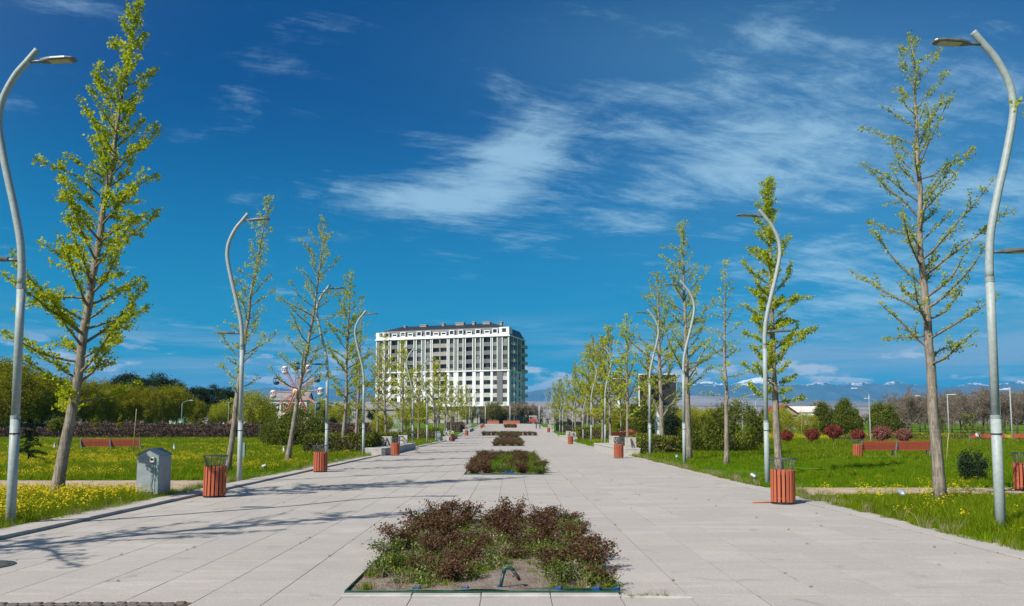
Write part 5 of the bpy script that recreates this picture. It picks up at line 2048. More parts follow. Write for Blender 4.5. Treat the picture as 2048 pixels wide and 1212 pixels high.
        P, D, L = crown_cloud(rng, 3200, sh, 120, .10, .075, up=.6, hollow=.7)
        lf.leaves(P, D, L, L * .26, rng)
        m, bark = M_LEAF_RED, M_BARKD
    elif kind == 'spiral':
        H = 3.2
        tr.tube([(0, 0, -.1), (0, 0, 2.9)], [.05, .015], 6)
        limbs.tube([(0, 0, .3), (.1, 0, .5)], [.02, .01], 4)
        n = 3600
        t = rng.random(n)
        a = t * 2 * PI * 3.6 + rng.normal(0, .35, n)
        r = (.52 * (1 - t) + .10) * (.35 + .65 * rng.random(n) ** .5)
        P = np.stack([r * np.cos(a), r * np.sin(a), .30 + t * 2.75 + rng.normal(0, .06, n)], 1)
        L = rng.uniform(.07, .15, n)
        lf.leaves(P, rng.normal(size=(n, 3)) + np.array([0, 0, .8]), L, L * .28, rng)
        m, bark = M_LEAF_GOLD, M_BARKD
    elif kind == 'darkbush':
        tr.tube([(0, 0, -.05), (0, 0, .5)], [.04, .02], 6)
        for i in range(8):
            a = i * 2.4
            limbs.tube([(0, 0, .05), (.3 * math.cos(a), .3 * math.sin(a), .5)], [.015, .006], 4, 0, False)
        sh = lambda v, r: (v[0] * .40, v[1] * .40, .42 + v[2] * .36 + (r.random() - .5) * .15)
        P, D, L = crown_cloud(rng, 4200, sh, 90, .075, .075, up=1.2, hollow=.5, squash=(1, 1, 1.3))
        P[:, 2] = np.maximum(P[:, 2], .02)
        lf.leaves(P, D, L, L * .22, rng)
        m, bark = M_LEAF_DARK, M_BARKD
    elif kind == 'sapling':
        tr.tube([(0, 0, -.1), (.03, 0, 1.0), (0, 0, 2.0)], [.022, .018, .006], 6)
        Ps = []
        for i in range(16):
            a = i * 2.4
            z0 = .8 + .07 * i
            e = (.35 * math.cos(a), .35 * math.sin(a), z0 + .35)
            limbs.tube([(0, 0, z0), e], [.008, .003], 3, 0, False)
            Ps.append(np.array([(0, 0, z0)]) + (np.array([e]) - np.array([(0, 0, z0)])) * rng.uniform(.3, 1.05, (45, 1)))
        P = np.concatenate(Ps) + rng.normal(0, .035, (16 * 45, 3))
        L = rng.uniform(.05, .1, len(P))
        lf.leaves(P, rng.normal(size=(len(P), 3)) + np.array([0, 0, .5]), L, L * .3, rng)
        m, bark = M_LEAF_THU, M_BARK
    elif kind == 'topiary':
        tr.tube([(0, 0, -.1), (.02, 0, 1.0), (0, 0, 1.7)], [.06, .05, .04], 6)
        limbs.tube([(0, 0, 1.5), (.3, .1, 1.9)], [.02, .01], 4)
        sh = lambda v, r: (v[0] * .85, v[1] * .85, 2.0 + v[2] * .45)
        P, D, L = crown_cloud(rng, 3000, sh, 110, .13, .1, up=.8, hollow=.75)
        lf.leaves(P, D, L, L * .28, rng)
        m, bark = M_LEAF_HEDGE, M_BARK
    return tr.mesh('trunk', bark, True), limbs.mesh('branches', bark if kind != 'bare' else M_TWIG, True), lf.mesh('crown', m)


def plant(kind_name, ms, x, y, label, cat='tree', rz=0.0, sc=1.0, group=None):
    t = thing(kind_name, label, cat, (x, y, g(y)), rz, group, sc)
    for nm, me in zip(('trunk', 'branches', 'crown'), ms):
        link(nm, me, t)
    return t


def wx(px, y):
    return round((px - 1024) / 1600 * y, 2)


def background_trees():
    r_ = random.Random(21)
    W = [tree_meshes(s, 'willow') for s in (1, 2, 3)]
    WB = tree_meshes(4, 'willow_bright')
    OL = tree_meshes(5, 'olive')
    PN = [tree_meshes(6, 'pine'), tree_meshes(7, 'pine')]
    TH = [tree_meshes(8, 'thuja'), tree_meshes(9, 'thuja')]
    RT = [tree_meshes(10, 'roundthuja'), tree_meshes(11, 'roundthuja')]
    BA = [tree_meshes(s, 'bare') for s in (12, 13, 14)]
    BL = [tree_meshes(15, 'blossom'), tree_meshes(16, 'blossom')]
    CY = tree_meshes(17, 'cypress')
    # willows of the left park: (px, depth, scale)
    wl = [(-60, 122, .98), (0, 128, 1.12), (40, 150, 1.12), (84, 135, .84), (128, 160, .92), (165, 142, .80), (205, 165, .92), (238, 148, .78), (268, 158, .84), (302, 150, .70), (336, 156, .72), (352, 168, .74), (-20, 165, 1.25), (20, 115, .92), (390, 185, .55)]
    ws = ['at the left edge of the photo', 'behind the nearest left lamp', 'rising right of the nearest left lamp', 'between the left lamp and the nearest left trunk', 'behind the nearest left trunk', 'just right of the nearest left trunk', 'above the long red left bench', 'behind the left spiral shrub', 'behind the beige kiosk', 'behind the green trimmed kiosk', 'left of the white play tower', 'above the white play tower, last of the willows', 'tall and far at the left edge', 'nearest to the hedge at the left edge', 'small and far left of the sitting pair']
    for (px, y, s), w in zip(wl, ws):
        plant('willow_tree', W[r_.randrange(3)], wx(px, y), y, 'olive yellow willow ' + w, rz=r_.uniform(0, 6), sc=(s * .90, s * .90, s * r_.uniform(.74, .95)), group='willows of the left park')
    for px, y, s, l in [(506, 142, .86, 'bright yellow green willow behind the second left lamp'), (535, 190, .62, 'smaller bright willow left of the pinkish house'), (640, 222, .8, 'bright tree right of the pinkish house'), (440, 175, .66, 'pale thin willow right of the sitting pair'), (680, 160, .62, 'bright small tree behind the third left lamp'), (838, 178, .7, 'yellow green tree low before the white building'), (765, 120, .42, 'small yellow green tree above the left seat hedge'), (812, 165, .52, 'small green tree behind the left seat railing')]:
        plant('spring_tree', WB, wx(px, y), y, l, rz=r_.uniform(0, 6), sc=s, group='bright spring trees of the left park')
    for px, y, s, l in [(255, 205, 1.12, 'dark pine showing above the willows behind the spiral shrub'), (312, 200, 1.08, 'dark pine with the highest crown above the willows'), (345, 210, .98, 'dark pine at the right end of the first pine clump'), (392, 200, .82, 'dark pine left in the second pine clump'), (422, 206, .86, 'dark pine in the middle of the second pine clump'), (452, 200, .80, 'dark pine just left of the second left lamp'), (660, 215, .42, 'small dark pine beside the ferris wheel'), (745, 240, .36, 'low dark pine before the annexe')]:
        plant('pine_tree', PN[r_.randrange(2)], wx(px, y), y, l, rz=r_.uniform(0, 6), sc=s, group='dark pines behind the left park')
    for px, y, s, l in [(690, 215, .92, 'tall dark cypress left of the sparse tree'), (698, 214, .68, 'shorter cypress beside the tall one'), (717, 222, .70, 'cypress right of the sparse trunk'), (722, 226, .62, 'small cypress right of the sparse trunk')]:
        plant('cypress_tree', CY, wx(px, y), y, l, sc=s, group='cypresses near the annexe')
    # shrubs at the end of the plaza
    for px, y, k, s, l in [(985, 246, 'o', 1.0, 'olive green tree at the plaza end, left'), (1000, 252, 'o', .82, 'smaller olive tree at the plaza end'), (1012, 256, 'b', 1.18, 'beige catkin tree in front of the building corner'), (1034, 250, 'b', 1.1, 'beige bare tree in the middle of the plaza end'), (1048, 248, 'b', 1.28, 'tallest beige bare tree at the plaza end'), (1062, 252, 'b', 1.16, 'beige brown bare tree above the red cart'), (1076, 248, 'n', .86, 'brown bare tree right of the red cart'), (955, 250, 'n', .8, 'brown bare tree left of the plaza end'), (935, 248, 'o', .8, 'olive tree behind the far left lamps')]:
        ms = OL if k == 'o' else (BL[r_.randrange(2)] if k == 'b' else BA[r_.randrange(3)])
        plant('olive_tree' if k == 'o' else 'bare_tree', ms, wx(px, y), y, l, rz=r_.uniform(0, 6), sc=s, group='trees at the plaza end')
    # right side: big thujas and bare row
    plant('round_thuja', RT[0], 15.1, 54.5, 'large round thuja shrub behind the thin right tree', 'shrub', sc=1.0, group='big round thujas')
    plant('round_thuja', RT[1], 13.3, 57.5, 'round thuja shrub touching the large one on its left', 'shrub', rz=2, sc=.72, group='big round thujas')
    plant('round_thuja', RT[1], -17.9, 68.0, 'large round thuja shrub behind the third leaning trunk', 'shrub', rz=1, sc=1.0, group='big round thujas')
    plant('round_thuja', RT[0], -20.0, 68.5, 'smaller round thuja shrub left of the leaning trunk', 'shrub', rz=3, sc=.72, group='big round thujas')
    for px, y, s, l in [(1645, 128, .98, 'tall thuja left of the first bent lamp'), (1690, 122, 1.08, 'tallest thuja behind the red balls'), (1710, 130, .82, 'thuja joined to the right of the tallest one'), (1758, 124, 1.0, 'tall thuja right of the bent lamp'), (1780, 130, .9, 'thuja at the left end of the bare tree row'), (1530, 122, .8, 'thuja half hidden behind the leafy trunk'), (1285, 128, 1.05, 'broad thuja below the large dark screen'), (1268, 134, .98, 'thuja left below the large dark screen'), (1300, 138, .9, 'thuja behind the screen post'), (1440, 126, .74, 'thuja beyond the large round thuja')]:
        plant('thuja_tree', TH[r_.randrange(2)], wx(px, y), y, l, rz=r_.uniform(0, 6), sc=(s * 1.12, s * 1.12, s), group='tall thujas on the right')
    for px, y, s, l in [(1340, 105, .62, 'dark clipped round shrub right of the screen post'), (1352, 108, .58, 'dark shrub beside the clipped round one'), (1670, 132, .7, 'very dark thuja between two tall ones'), (665, 150, .5, 'dark shrub behind the third left lamp'), (590, 150, .55, 'dark shrub beside the single spray fountain')]:
        a = plant('dark_thuja', DARK_T, wx(px, y), y, l, rz=r_.uniform(0, 6), sc=(s * 1.5, s * 1.5, s), group='dark shrubs far back')
    bx = [(1800, 140), (1822, 132), (1840, 150), (1862, 140), (1884, 130), (1903, 145), (1922, 126), (1945, 138), (1966, 122), (1988, 134), (2010, 120), (2034, 130), (2060, 118), (2090, 128), (1815, 165), (1850, 172), (1890, 168), (1930, 165), (1975, 160), (2020, 158), (1420, 150), (1395, 140), (1240, 150), (1218, 160), (1180, 165)]
    bn = ['first of the bare row, beside the thuja', 'second in the bare row', 'set back near the start of the bare row', 'left of the nearest right trunk', 'directly behind the nearest right trunk', 'right of the nearest right trunk', 'behind the level-head lamp', 'right of the level-head lamp', 'left of the nearest right lamp', 'right of the nearest right lamp', 'behind the far right bench', 'at the right edge of the photo', 'just cut by the right edge', 'beyond the right edge', 'in the back row beside the thuja', 'in the back row behind bent lamps', 'in the back row behind the nearest right trunk', 'in the back row behind the level-head lamp', 'in the back row left of the nearest lamp', 'in the back row at the right edge', 'beyond the large round thuja', 'between the large tree and the round thuja', 'below the small dark screen', 'left of the small dark screen', 'far back in the right row']
    for (px, y), n in zip(bx, bn):
        s = r_.uniform(.86, 1.05) * (.62 if px < 1500 else 1)
        plant('bare_tree', BA[r_.randrange(3)], wx(px, y), y, 'grey brown leafless tree ' + n, rz=r_.uniform(0, 6), sc=s, group='leafless trees of the right park')
    for px, y, s, l in [(1415, 118, .5, 'yellow green young tree left of the large round thuja'), (1612, 118, .42, 'pale green young tree beside the cottage'), (1560, 110, .5, 'rounded yellow green tree hiding the left of the cottage'), (1380, 128, .55, 'yellow green tree behind the big upswept tree'), (1235, 120, .5, 'yellow green tree behind the right stone seat')]:
        plant('spring_tree', WB, wx(px, y), y, l, rz=r_.uniform(0, 6), sc=s, group='bright spring trees of the right park')
    # photinia balls
    PH = tree_meshes(30, 'photinia')
    mp = PH[2].copy()
    mp.materials[0] = M_LEAF_PINK
    PHP = (PH[0], PH[1], mp)
    for px, y, s, l, ms in [(1573, 78, 1.0, 'red leaved ball shrub behind the leafy trunk', PH), (1624, 78, 1.1, 'second red ball shrub from the left, low and broad', PH), (1716, 78, 1.05, 'red ball shrub just above the bin by the bench', PH), (1763, 72, 1.3, 'largest red and pink ball shrub above the bench', PHP), (1807, 72, 1.15, 'pinkish ball shrub above the right part of the bench', PHP)]:
        plant('photinia_ball', ms, wx(px, y), y, l, 'shrub', rz=r_.uniform(0, 6), sc=s, group='red ball shrubs in a row')
    t = plant('photinia_ball', PH, wx(1667, 66), 66, 'red ball shrub on a tall pale stem', 'shrub', rz=2, sc=1.1, group='red ball shrubs in a row')
    t.location.z = .38
    part('stem', MB().tube([(0, 0, -.45), (.02, 0, .3)], .035, 6), M_WOODST, t)
    # dark cushion shrub near right
    db = tree_meshes(31, 'darkbush')
    plant('dark_shrub', db, 15.6, 27.2, 'small dark evergreen cushion in the right lawn near the nearest lamp', 'shrub', sc=1.05)
    plant('dark_shrub', db, wx(1505, 62), 62, 'small dark shrub between the thin tree and the leafy tree', 'shrub', rz=1, sc=.7)
    # small conifer and saplings
    FR = tree_meshes(32, 'fir')
    plant('young_fir', FR, -22.9, 38.0, 'young dark fir right of the nearest left lamp', sc=1.05)
    SPN = tree_meshes(33, 'sapling')
    for px, y, s, l in [(1937, 56, 1.3, 'young pine sapling in the lawn right of the nearest right trunk'), (1880, 104, 1.4, 'slim sapling behind the nearest right trunk'), (2000, 90, 1.2, 'young sapling left of the far right bench'), (1515, 75, 1.2, 'sapling behind the second right lamp'), (530, 120, 1.3, 'green sapling before the white letters'), (1960, 70, .9, 'low sapling right of the young pine')]:
        plant('sapling', SPN, wx(px, y), y, l, rz=r_.uniform(0, 6), sc=s, group='young saplings in the lawns')
    SPI = tree_meshes(34, 'spiral')
    for px, y, s, l in [(192, 118, 1.0, 'golden spiral shrub at the left, beside the nearest trunk'), (240, 118, 1.15, 'golden spiral shrub above the left bench'), (402, 112, 1.1, 'golden spiral shrub beside the sitting pair'), (523, 110, .9, 'golden spiral shrub before the letters'), (553, 104, 1.0, 'golden spiral shrub at the end of the letters'), (717, 106, 1.2, 'golden spiral shrub before the big fountain')]:
        plant('spiral_thuja', SPI, wx(px, y), y, l, 'shrub', rz=r_.uniform(0, 6), sc=s, group='golden spiral shrubs along the hedge')
    TP = tree_meshes(35, 'topiary')
    plant('topiary_tree', TP, wx(118, 66), 66, 'flat-topped green topiary on a stem left of the nearest left trunk', 'tree', sc=.98)
    # stakes
    for x, y, h, l, tl in [(wx(1890, 42), 42, 1.5, 'slanting pale stake in the right lawn beside the nearest trunk', R(6)), (wx(268, 52), 52, 3.0, 'tall thin green stake in front of the left bench', R(2)), (wx(1603, 90), 90, 4.0, 'thin pale pole beside the cottage', 0), (wx(1740, 76), 76, 1.2, 'short stake among the red balls', R(3))]:
        o = link('stake', MB().tube([(0, 0, -.2), (.0, 0, h * .5), (.012, 0, h)], [.028, .026, .022], 7).mesh('stake', M_WOODST, True), None, (x, y, g(y)), (0, tl, 0))
        tag(o, l, 'stake')


_m = tree_meshes(9, 'thuja')
_c = _m[2].copy()
_c.materials[0] = M_LEAF_DARK
DARK_T = (_m[0], _m[1], _c)
background_trees()


# ------------------------------------------------------------------ far tree line (one mass)
def treeline(name, x0, x1, y0, y1, h, mat, seed, n):
    rng = np.random.default_rng(seed)
    k = int((x1 - x0) / 3.2)
    cx = rng.uniform(x0, x1, k)
    cy = rng.uniform(y0, y1, k)
    hh = h * rng.uniform(.55, 1.1, k)
    i = rng.integers(0, k, n)
    v = rng.normal(size=(n, 3))
    v /= np.linalg.norm(v, axis=1, keepdims=True)
    v *= (rng.random(n) ** .4)[:, None]
    P = np.stack([cx[i] + v[:, 0] * hh[i] * .38, cy[i] + v[:, 1] * hh[i] * .38, gs(cy[i]) + hh[i] * (.5 + .5 * v[:, 2])], 1)
    L = rng.uniform(.4, .9, n)
    m = MB()
    m.leaves(P, rng.normal(size=(n, 3)) + np.array([0, 0, .5]), L, L * .3, rng)
    link(name, m.mesh(name, mat), kind='stuff')


treeline('far_wood', -230, -62, 215, 250, 6.5, M_LEAF_WIL, 61, 34000)
treeline('far_wood', -60, -30, 285, 300, 5.0, M_LEAF_OLIVE, 62, 7000)
treeline('far_wood', 18, 70, 205, 260, 6.0, M_LEAF_OLIVE, 63, 14000)
treeline('far_wood', 85, 220, 185, 240, 6.5, M_LEAF_BARE, 64, 36000)
treeline('far_wood', -300, 320, 420, 520, 6.0, M_LEAF_DARK, 65, 30000)


# ------------------------------------------------------------------ hedges
def hedge(label, x0, x1, y0, y1, h, mat, core, seed, leaf=.10, n_per=150, lump=.10, name='hedge'):
    rng = np.random.default_rng(seed)
    t = thing(name, label, 'hedge', ((x0 + x1) / 2, (y0 + y1) / 2, 0))
    cx, cy = (x0 + x1) / 2, (y0 + y1) / 2
    W, D = x1 - x0, y1 - y0
    zb = g(cy)
    t.location.z = zb
    c = MB()
    nx = max(2, int(W / 1.0))
    X = np.linspace(-W / 2 + .12, W / 2 - .12, nx)
    top = h * .84 + .06 * rng.normal(size=nx)
    pr = [(-D / 2 + .12, 0 * top), (-D / 2 + .10, top * .8), (-D / 2 + .22, top), (D / 2 - .22, top), (D / 2 - .10, top * .8), (D / 2 - .12, 0 * top)]
    V = np.stack([np.stack([X, np.full(nx, yy), zz], 1) for yy, zz in pr]).reshape(-1, 3)
    k = np.arange(nx - 1)
    F = np.concatenate([np.stack([i * nx + k, i * nx + k + 1, (i + 1) * nx + k + 1, (i + 1) * nx + k], 1) for i in range(len(pr) - 1)])
    c.raw(V, F)
    for e in (0, nx - 1):
        c.f.append(np.array([[i * nx + e for i in range(len(pr))]], dtype=np.int32))
        c.mi.append(np.zeros(1, dtype=np.int32))
    part('stems', c, core, t)  # solid dark brown core box added behind the leaves
    area = W * D + 2 * W * h + 2 * D * h
    n = int(area * n_per)
    u = rng.random(n) * area
    P = np.zeros((n, 3))
    a1, a2 = W * D, W * D + 2 * W * h
    q1, q2, q3 = u < a1, (u >= a1) & (u < a2), u >= a2
    r1, r2 = rng.random(n), rng.random(n)
    P[q1] = np.stack([(r1[q1] - .5) * W, (r2[q1] - .5) * D, np.full(q1.sum(), h)], 1)
    sg = np.where(rng.random(n) < .5, -1, 1)
    P[q2] = np.stack([(r1[q2] - .5) * W, sg[q2] * D / 2, r2[q2] * h], 1)
    P[q3] = np.stack([sg[q3] * W / 2, (r1[q3] - .5) * D, r2[q3] * h], 1)
    lumpv = lump * (np.sin(P[:, 0] * 2.1 + seed) + np.sin(P[:, 0] * 5.3 + P[:, 1] * 4 + 1) * .6)
    P[:, 2] += lumpv * (P[:, 2] > h * .5)
    P += rng.normal(0, leaf * .65, (n, 3))
    P[:, 2] = np.maximum(P[:, 2], .02)
    D_ = rng.normal(size=(n, 3)) + np.array([0, 0, .6])
    L = leaf * rng.uniform(.6, 1.4, n)
    f = MB()
    f.leaves(P, D_, L, L * .28, rng)
    part('foliage', f, mat, t)


def hedges():
    hedge('long brown clipped hedge behind the left lawn, front row', -78, -19.5, 106, 108.2, 1.25, M_LEAF_BARB, M_BARKD, 1, .24, 130, .08)
    hedge('long dark brown hedge in the second row on the left', -92, -20.5, 128, 130, 1.55, M_LEAF_BARB, M_BARKD, 2, .26, 110, .08)
    hedge('clipped hedge block right beside the right stone seat', 8.15, 10.6, 50.3, 55.5, 1.05, M_LEAF_HEDGE, M_BARKD, 3, .13, 330, .06)
    hedge('clipped green and brown hedge block beside the left stone seat', -13.4, -9.3, 51.5, 57.5, 1.15, M_LEAF_HEDGE, M_BARKD, 4, .13, 300, .06)
    hedge('brownish hedge beyond the left stone seat', -13.0, -9.6, 66, 70, 1.1, M_LEAF_HEDGE, M_BARKD, 5, .15, 200, .06)
    hedge('hedge block beside the second left stone seat', -13.2, -9.5, 100, 108, 1.3, M_LEAF_HEDGE, M_BARKD, 6, .18, 120, .06)
    hedge('hedge block beside the second right stone seat', 8.2, 12, 98, 106, 1.4, M_LEAF_HEDGE, M_BARKD, 7, .18, 120, .06)
    hedge('low reddish hedge behind the right stone seat', 8.4, 12.8, 62, 66, .85, M_LEAF_BARB, M_BARKD, 8, .14, 200, .08)
    hedge('dark green hedge at the far end of the right row', 9.0, 13.0, 150, 162, 1.5, M_LEAF_DARK, M_BARKD, 9, .2, 60, .06)
    hedge('low green hedge behind the red balls', 40, 60, 98.5, 100, .7, M_LEAF_HEDGE, M_BARKD, 10, .18, 80, .08)
    hedge('reddish hedge far down the left row', -12.5, -9.6, 150, 160, 1.5, M_LEAF_BARB, M_BARKD, 11, .2, 60, .06)


hedges()

# ------------------------------------------------------------------ flower beds
def rose_meshes(seed, h, w, red=True, n=900):
    rng = np.random.default_rng(seed)
    st = MB()
    Ps, Ds = [], []
    n = int(n * 1.45)
    for i in range(9):
        a = rng.uniform(0, 6.28)
        l = rng.uniform(.5, 1.1)
        e = (w * .5 * l * math.cos(a), w * .5 * l * math.sin(a), h * rng.uniform(.65, 1.0))
        p = curve_pts([(rng.normal(0, .03), rng.normal(0, .03), 0), (e[0] * .45, e[1] * .45, e[2] * .5), e], 8)
        st.tube(p, np.linspace(.008, .003, 8), 4, 0, False)
        q = rng.random(n // 9) ** .75
        pp = np.stack([np.interp(q * 7, np.arange(8), p[:, j]) for j in range(3)], 1)
        pp += rng.normal(0, .052, pp.shape)
        Ps.append(pp)
        Ds.append(rng.normal(0, 1, pp.shape) + np.array([0, 0, .6]))
    P, D = np.concatenate(Ps), np.concatenate(Ds)
    P[:, 2] = np.maximum(P[:, 2], .03)
    L = rng.uniform(.022, .052, len(P))
    lf = MB()
    lf.leaves(P, D, L, L * .33, rng)
    return st.mesh('stems', M_BARKD, False), lf.mesh('foliage', M_LEAF_ROSE if red else M_LEAF_ROSEG)


def scatter(name, P, rz, sc, idx, meshes):
    """one ground-cover object: small tufts set on given points (geometry nodes)"""
    colx = bpy.data.collections.new(name + '_tufts')
    for i, me in enumerate(meshes):
        colx.objects.link(bpy.data.objects.new(f'{name}_tuft', me))
    me = bpy.data.meshes.new(name)
    n = len(P)
    me.vertices.add(n)
    me.vertices.foreach_set('co', P.astype(np.float32).ravel())
    for nm, ty, arr in (('rz', 'FLOAT_VECTOR', np.stack([np.zeros(n), np.zeros(n), rz], 1)), ('sc', 'FLOAT', sc), ('ix', 'INT', idx)):
        at = me.attributes.new(nm, ty, 'POINT')
        at.data.foreach_set('vector' if ty == 'FLOAT_VECTOR' else 'value', np.ascontiguousarray(arr, dtype=np.int32 if ty == 'INT' else np.float32).ravel())
    o = link(name, me, kind='stuff')
    ng = bpy.data.node_groups.new(name, 'GeometryNodeTree')
    ng.interface.new_socket('Geometry', in_out='INPUT', socket_type='NodeSocketGeometry')
    ng.interface.new_socket('Geometry', in_out='OUTPUT', socket_type='NodeSocketGeometry')
    gi, go = ng.nodes.new('NodeGroupInput'), ng.nodes.new('NodeGroupOutput')
    ip = ng.nodes.new('GeometryNodeInstanceOnPoints')
    ci = ng.nodes.new('GeometryNodeCollectionInfo')
    ci.inputs['Collection'].default_value = colx
    ci.inputs['Separate Children'].default_value = True
    ci.inputs['Reset Children'].default_value = True
    ip.inputs['Pick Instance'].default_value = True

    def attr(nm, ty):
        a = ng.nodes.new('GeometryNodeInputNamedAttribute')
        a.data_type = ty
        a.inputs['Name'].default_value = nm
        return a.outputs[0]
    L = ng.links.new
    L(gi.outputs[0], ip.inputs['Points'])
    L(ci.outputs[0], ip.inputs['Instance'])
    L(attr('ix', 'INT'), ip.inputs['Instance Index'])
    L(attr('rz', 'FLOAT_VECTOR'), ip.inputs['Rotation'])
    L(attr('sc', 'FLOAT'), ip.inputs['Scale'])
    L(ip.outputs[0], go.inputs[0])
    md = o.modifiers.new('scatter', 'NODES')
    md.node_group = ng
    return o


def beds():
    far_pts = []
    RO = [rose_meshes(50, .55, .60, True, 1300), rose_meshes(51, .44, .62, True, 1150), rose_meshes(52, .34, .55, True, 800), rose_meshes(53, .42, .55, False, 950), rose_meshes(54, .60, .5, True, 1000)]
    FARR = [rose_meshes(55, .52, .78, True, 900), rose_meshes(56, .46, .78, False, 800), rose_meshes(57, .46, .74, True, 700)]
    r_ = random.Random(77)
    bed_labels = ['nearest flower bed', 'second flower bed, grassy', 'third flower bed', 'long bed of the cross planting', 'wide arm of the cross planting', 'farthest small flower bed']
    for bi, (a, b, c, d) in enumerate(BEDS):
        y0, y1 = Z0 + a * SW, Z0 + b * SW
        x0, x1 = CX + c * SW, CX + d * SW
        # soil sheet
        m_ = MB()
        nx, ny = 14, max(8, int((y1 - y0) / .5))
        X, Y = np.meshgrid(np.linspace(x0 + .012, x1 - .012, nx), np.linspace(y0 + .012, y1 - .012, ny))
        rr = np.random.default_rng(60 + bi)
        Z = gs(Y) + .042 + rr.uniform(-.010, .012, X.shape) + .035 * np.sin((X - x0) / (x1 - x0) * PI)
        idx = np.arange(nx * ny).reshape(ny, nx)
        F = np.stack([idx[:-1, :-1], idx[:-1, 1:], idx[1:, 1:], idx[1:, :-1]], -1).reshape(-1, 4)
        m_.raw(np.stack([X, Y, Z], -1).reshape(-1, 3), F)
        bed = link('flower_bed_soil', m_.mesh('flower_bed_soil', M_SOIL, True), kind='structure')
        # edge strip and front kerb stones belong to the bed
        es = MB()
        for (xa, xb, ya, yb) in ((x0, x0 + .008, y0, y1), (x1 - .008, x1, y0, y1), (x0 + .009, x1 - .009, y0, y0 + .008), (x0 + .009, x1 - .009, y1 - .008, y1)):
            nseg = max(1, int((yb - ya) / 3))
            for i in range(nseg):
                p, q = ya + (yb - ya) * i / nseg, ya + (yb - ya) * (i + 1) / nseg
                es.raw([(xa, p, g(p) - .02), (xb, p, g(p) - .02), (xb, q, g(q) - .02), (xa, q, g(q) - .02), (xa, p, g(p) + .075), (xb, p, g(p) + .075), (xb, q, g(q) + .075), (xa, q, g(q) + .075)], [(4, 5, 6, 7), (0, 1, 5, 4), (2, 3, 7, 6), (1, 2, 6, 5), (3, 0, 4, 7)])
        part('edge_strip', es, M_EDGEMET, bed)
        if bi == 0:
            km = MB()
            slab_mesh_into(km, 0, SW, 0, .145, .052, .004, .008)
            kme = km.mesh('kerb_stone', M_CONC)
            for k in range(c, d):
                o = link('kerb_stone', kme, bed, (CX + k * SW, y0 - .147, rs.uniform(-.002, .004)))
                o.rotation_euler = (rs.uniform(-.004, .004), 0, rs.uniform(-.006, .006))
            o = link('kerb_stone', kme, bed, (CX + d * SW + .02, y0 - .17, -.004), (.01, 0, -.03))
        # roses
        if bi == 0:
            rows = [(15.0, [(-1.35, 0, 1.0), (-.8, 4, 1.0), (-.2, 1, .9), (.10, 4, 1.0), (.60, 0, .9), (1.08, 1, .8)]),
                    (14.0, [(-1.5, 0, .95), (-.95, 1, 1.0), (-.4, 2, 1.0), (.05, 1, 1.0), (.5, 0, .85), (1.0, 3, .9)]),
                    (13.0, [(-1.55, 1, 1.05), (-1.05, 0, .9), (-.55, 3, .8), (-.05, 1, .85), (.6, 1, .9), (1.08, 4, .8)]),
                    (12.0, [(-1.6, 0, .85), (-1.1, 1, .95), (-.55, 2, 1.0), (.25, 2, 1.0), (.55, 0, .7), (1.12, 2, .9)]),
                    (11.1, [(-1.62, 3, .85), (-1.05, 0, .72), (-.62, 1, .85), (.0, 2, .7), (.48, 3, .75), (1.05, 1, .95)]),
                    (10.2, [(-1.55, 3, .6), (-1.15, 2, .7), (-.70, 1, .85), (.58, 2, .9), (1.02, 1, .85)]),
                    (9.35, [(-.78, 1, .78), (.55, 3, .85), (1.02, 0, .55)])]
            rown = ['back row', 'second row from back', 'third row from back', 'middle row', 'third row from front', 'second row from front', 'front row']
            for (y, lst), rn in zip(rows, rown):
                for j, (x, k, s) in enumerate(lst):
                    pos = ['leftmost', 'second from left', 'third from left', 'fourth from left', 'fifth from left', 'sixth from left'][j]
                    if j == len(lst) - 1:
                        pos = 'rightmost'
                    colr = 'green leaved' if k == 3 else 'red leaved'
                    t = thing('rose_bush', f'{colr} rose bush, nearest bed, {rn}, {pos}', 'rose bush', (x + r_.uniform(-.06, .06), y + r_.uniform(-.15, .15), .04), r_.uniform(0, 6), 'rose bushes in the nearest flower bed', (s * 1.14, s * 1.14, s * r_.uniform(.60, .86)))
                    for nm, me in zip(('stems', 'foliage'), RO[k]):
                        link(nm, me, t)
        else:
            stp = (.62, .68) if bi == 1 else (.74, .95)
            y = y0 + .4
            mid = bi == 1
            while y < y1 - .2:
                x = x0 + .3
                while x < x1 - .15:
                    skip = (mid and abs(x - .1) < 1.15 and x > -1.1 and y < 42 and r_.random() < .52)
                    if bi == 3 and Z0 + 158 * SW - .1 < y < Z0 + 166 * SW + .1:
                        skip = True
                    if bi in (4, 5):
                        if not skip:
                            far_pts.append((x + r_.uniform(-.12, .12), y + r_.uniform(-.15, .15), r_.uniform(0, 6), r_.uniform(.9, 1.25), r_.choice([0, 0, 1, 2])))
                        skip = True
                    if not skip:
                        ms = (RO[r_.choice([0, 1, 1, 2, 3])] if bi == 1 else FARR[r_.choice([0, 0, 1, 2])])
                        t = thing('rose_bush', 'low rose bush, ' + ('front row' if y < y0 + .8 else 'back row' if y > y1 - 1.0 else 'near part' if y < y0 + (y1 - y0) * .36 else 'far part' if y > y0 + (y1 - y0) * .68 else 'central part') + ', ' + ('left edge' if x < x0 + .6 else 'right edge' if x > x1 - .8 else 'middle') + ', ' + bed_labels[bi], 'rose bush', (x + r_.uniform(-.12, .12), y + r_.uniform(-.15, .15), g(y) + .03), r_.uniform(0, 6), 'rose bushes in the ' + bed_labels[bi], (1.15, 1.15, r_.uniform(.7, 1.1)))
                        for nm, me in zip(('stems', 'foliage'), ms):
                            link(nm, me, t)
                    x += stp[0]
                y += stp[1]
    fp = np.array(far_pts)
    fx, fy = fp[:, 0], fp[:, 1]
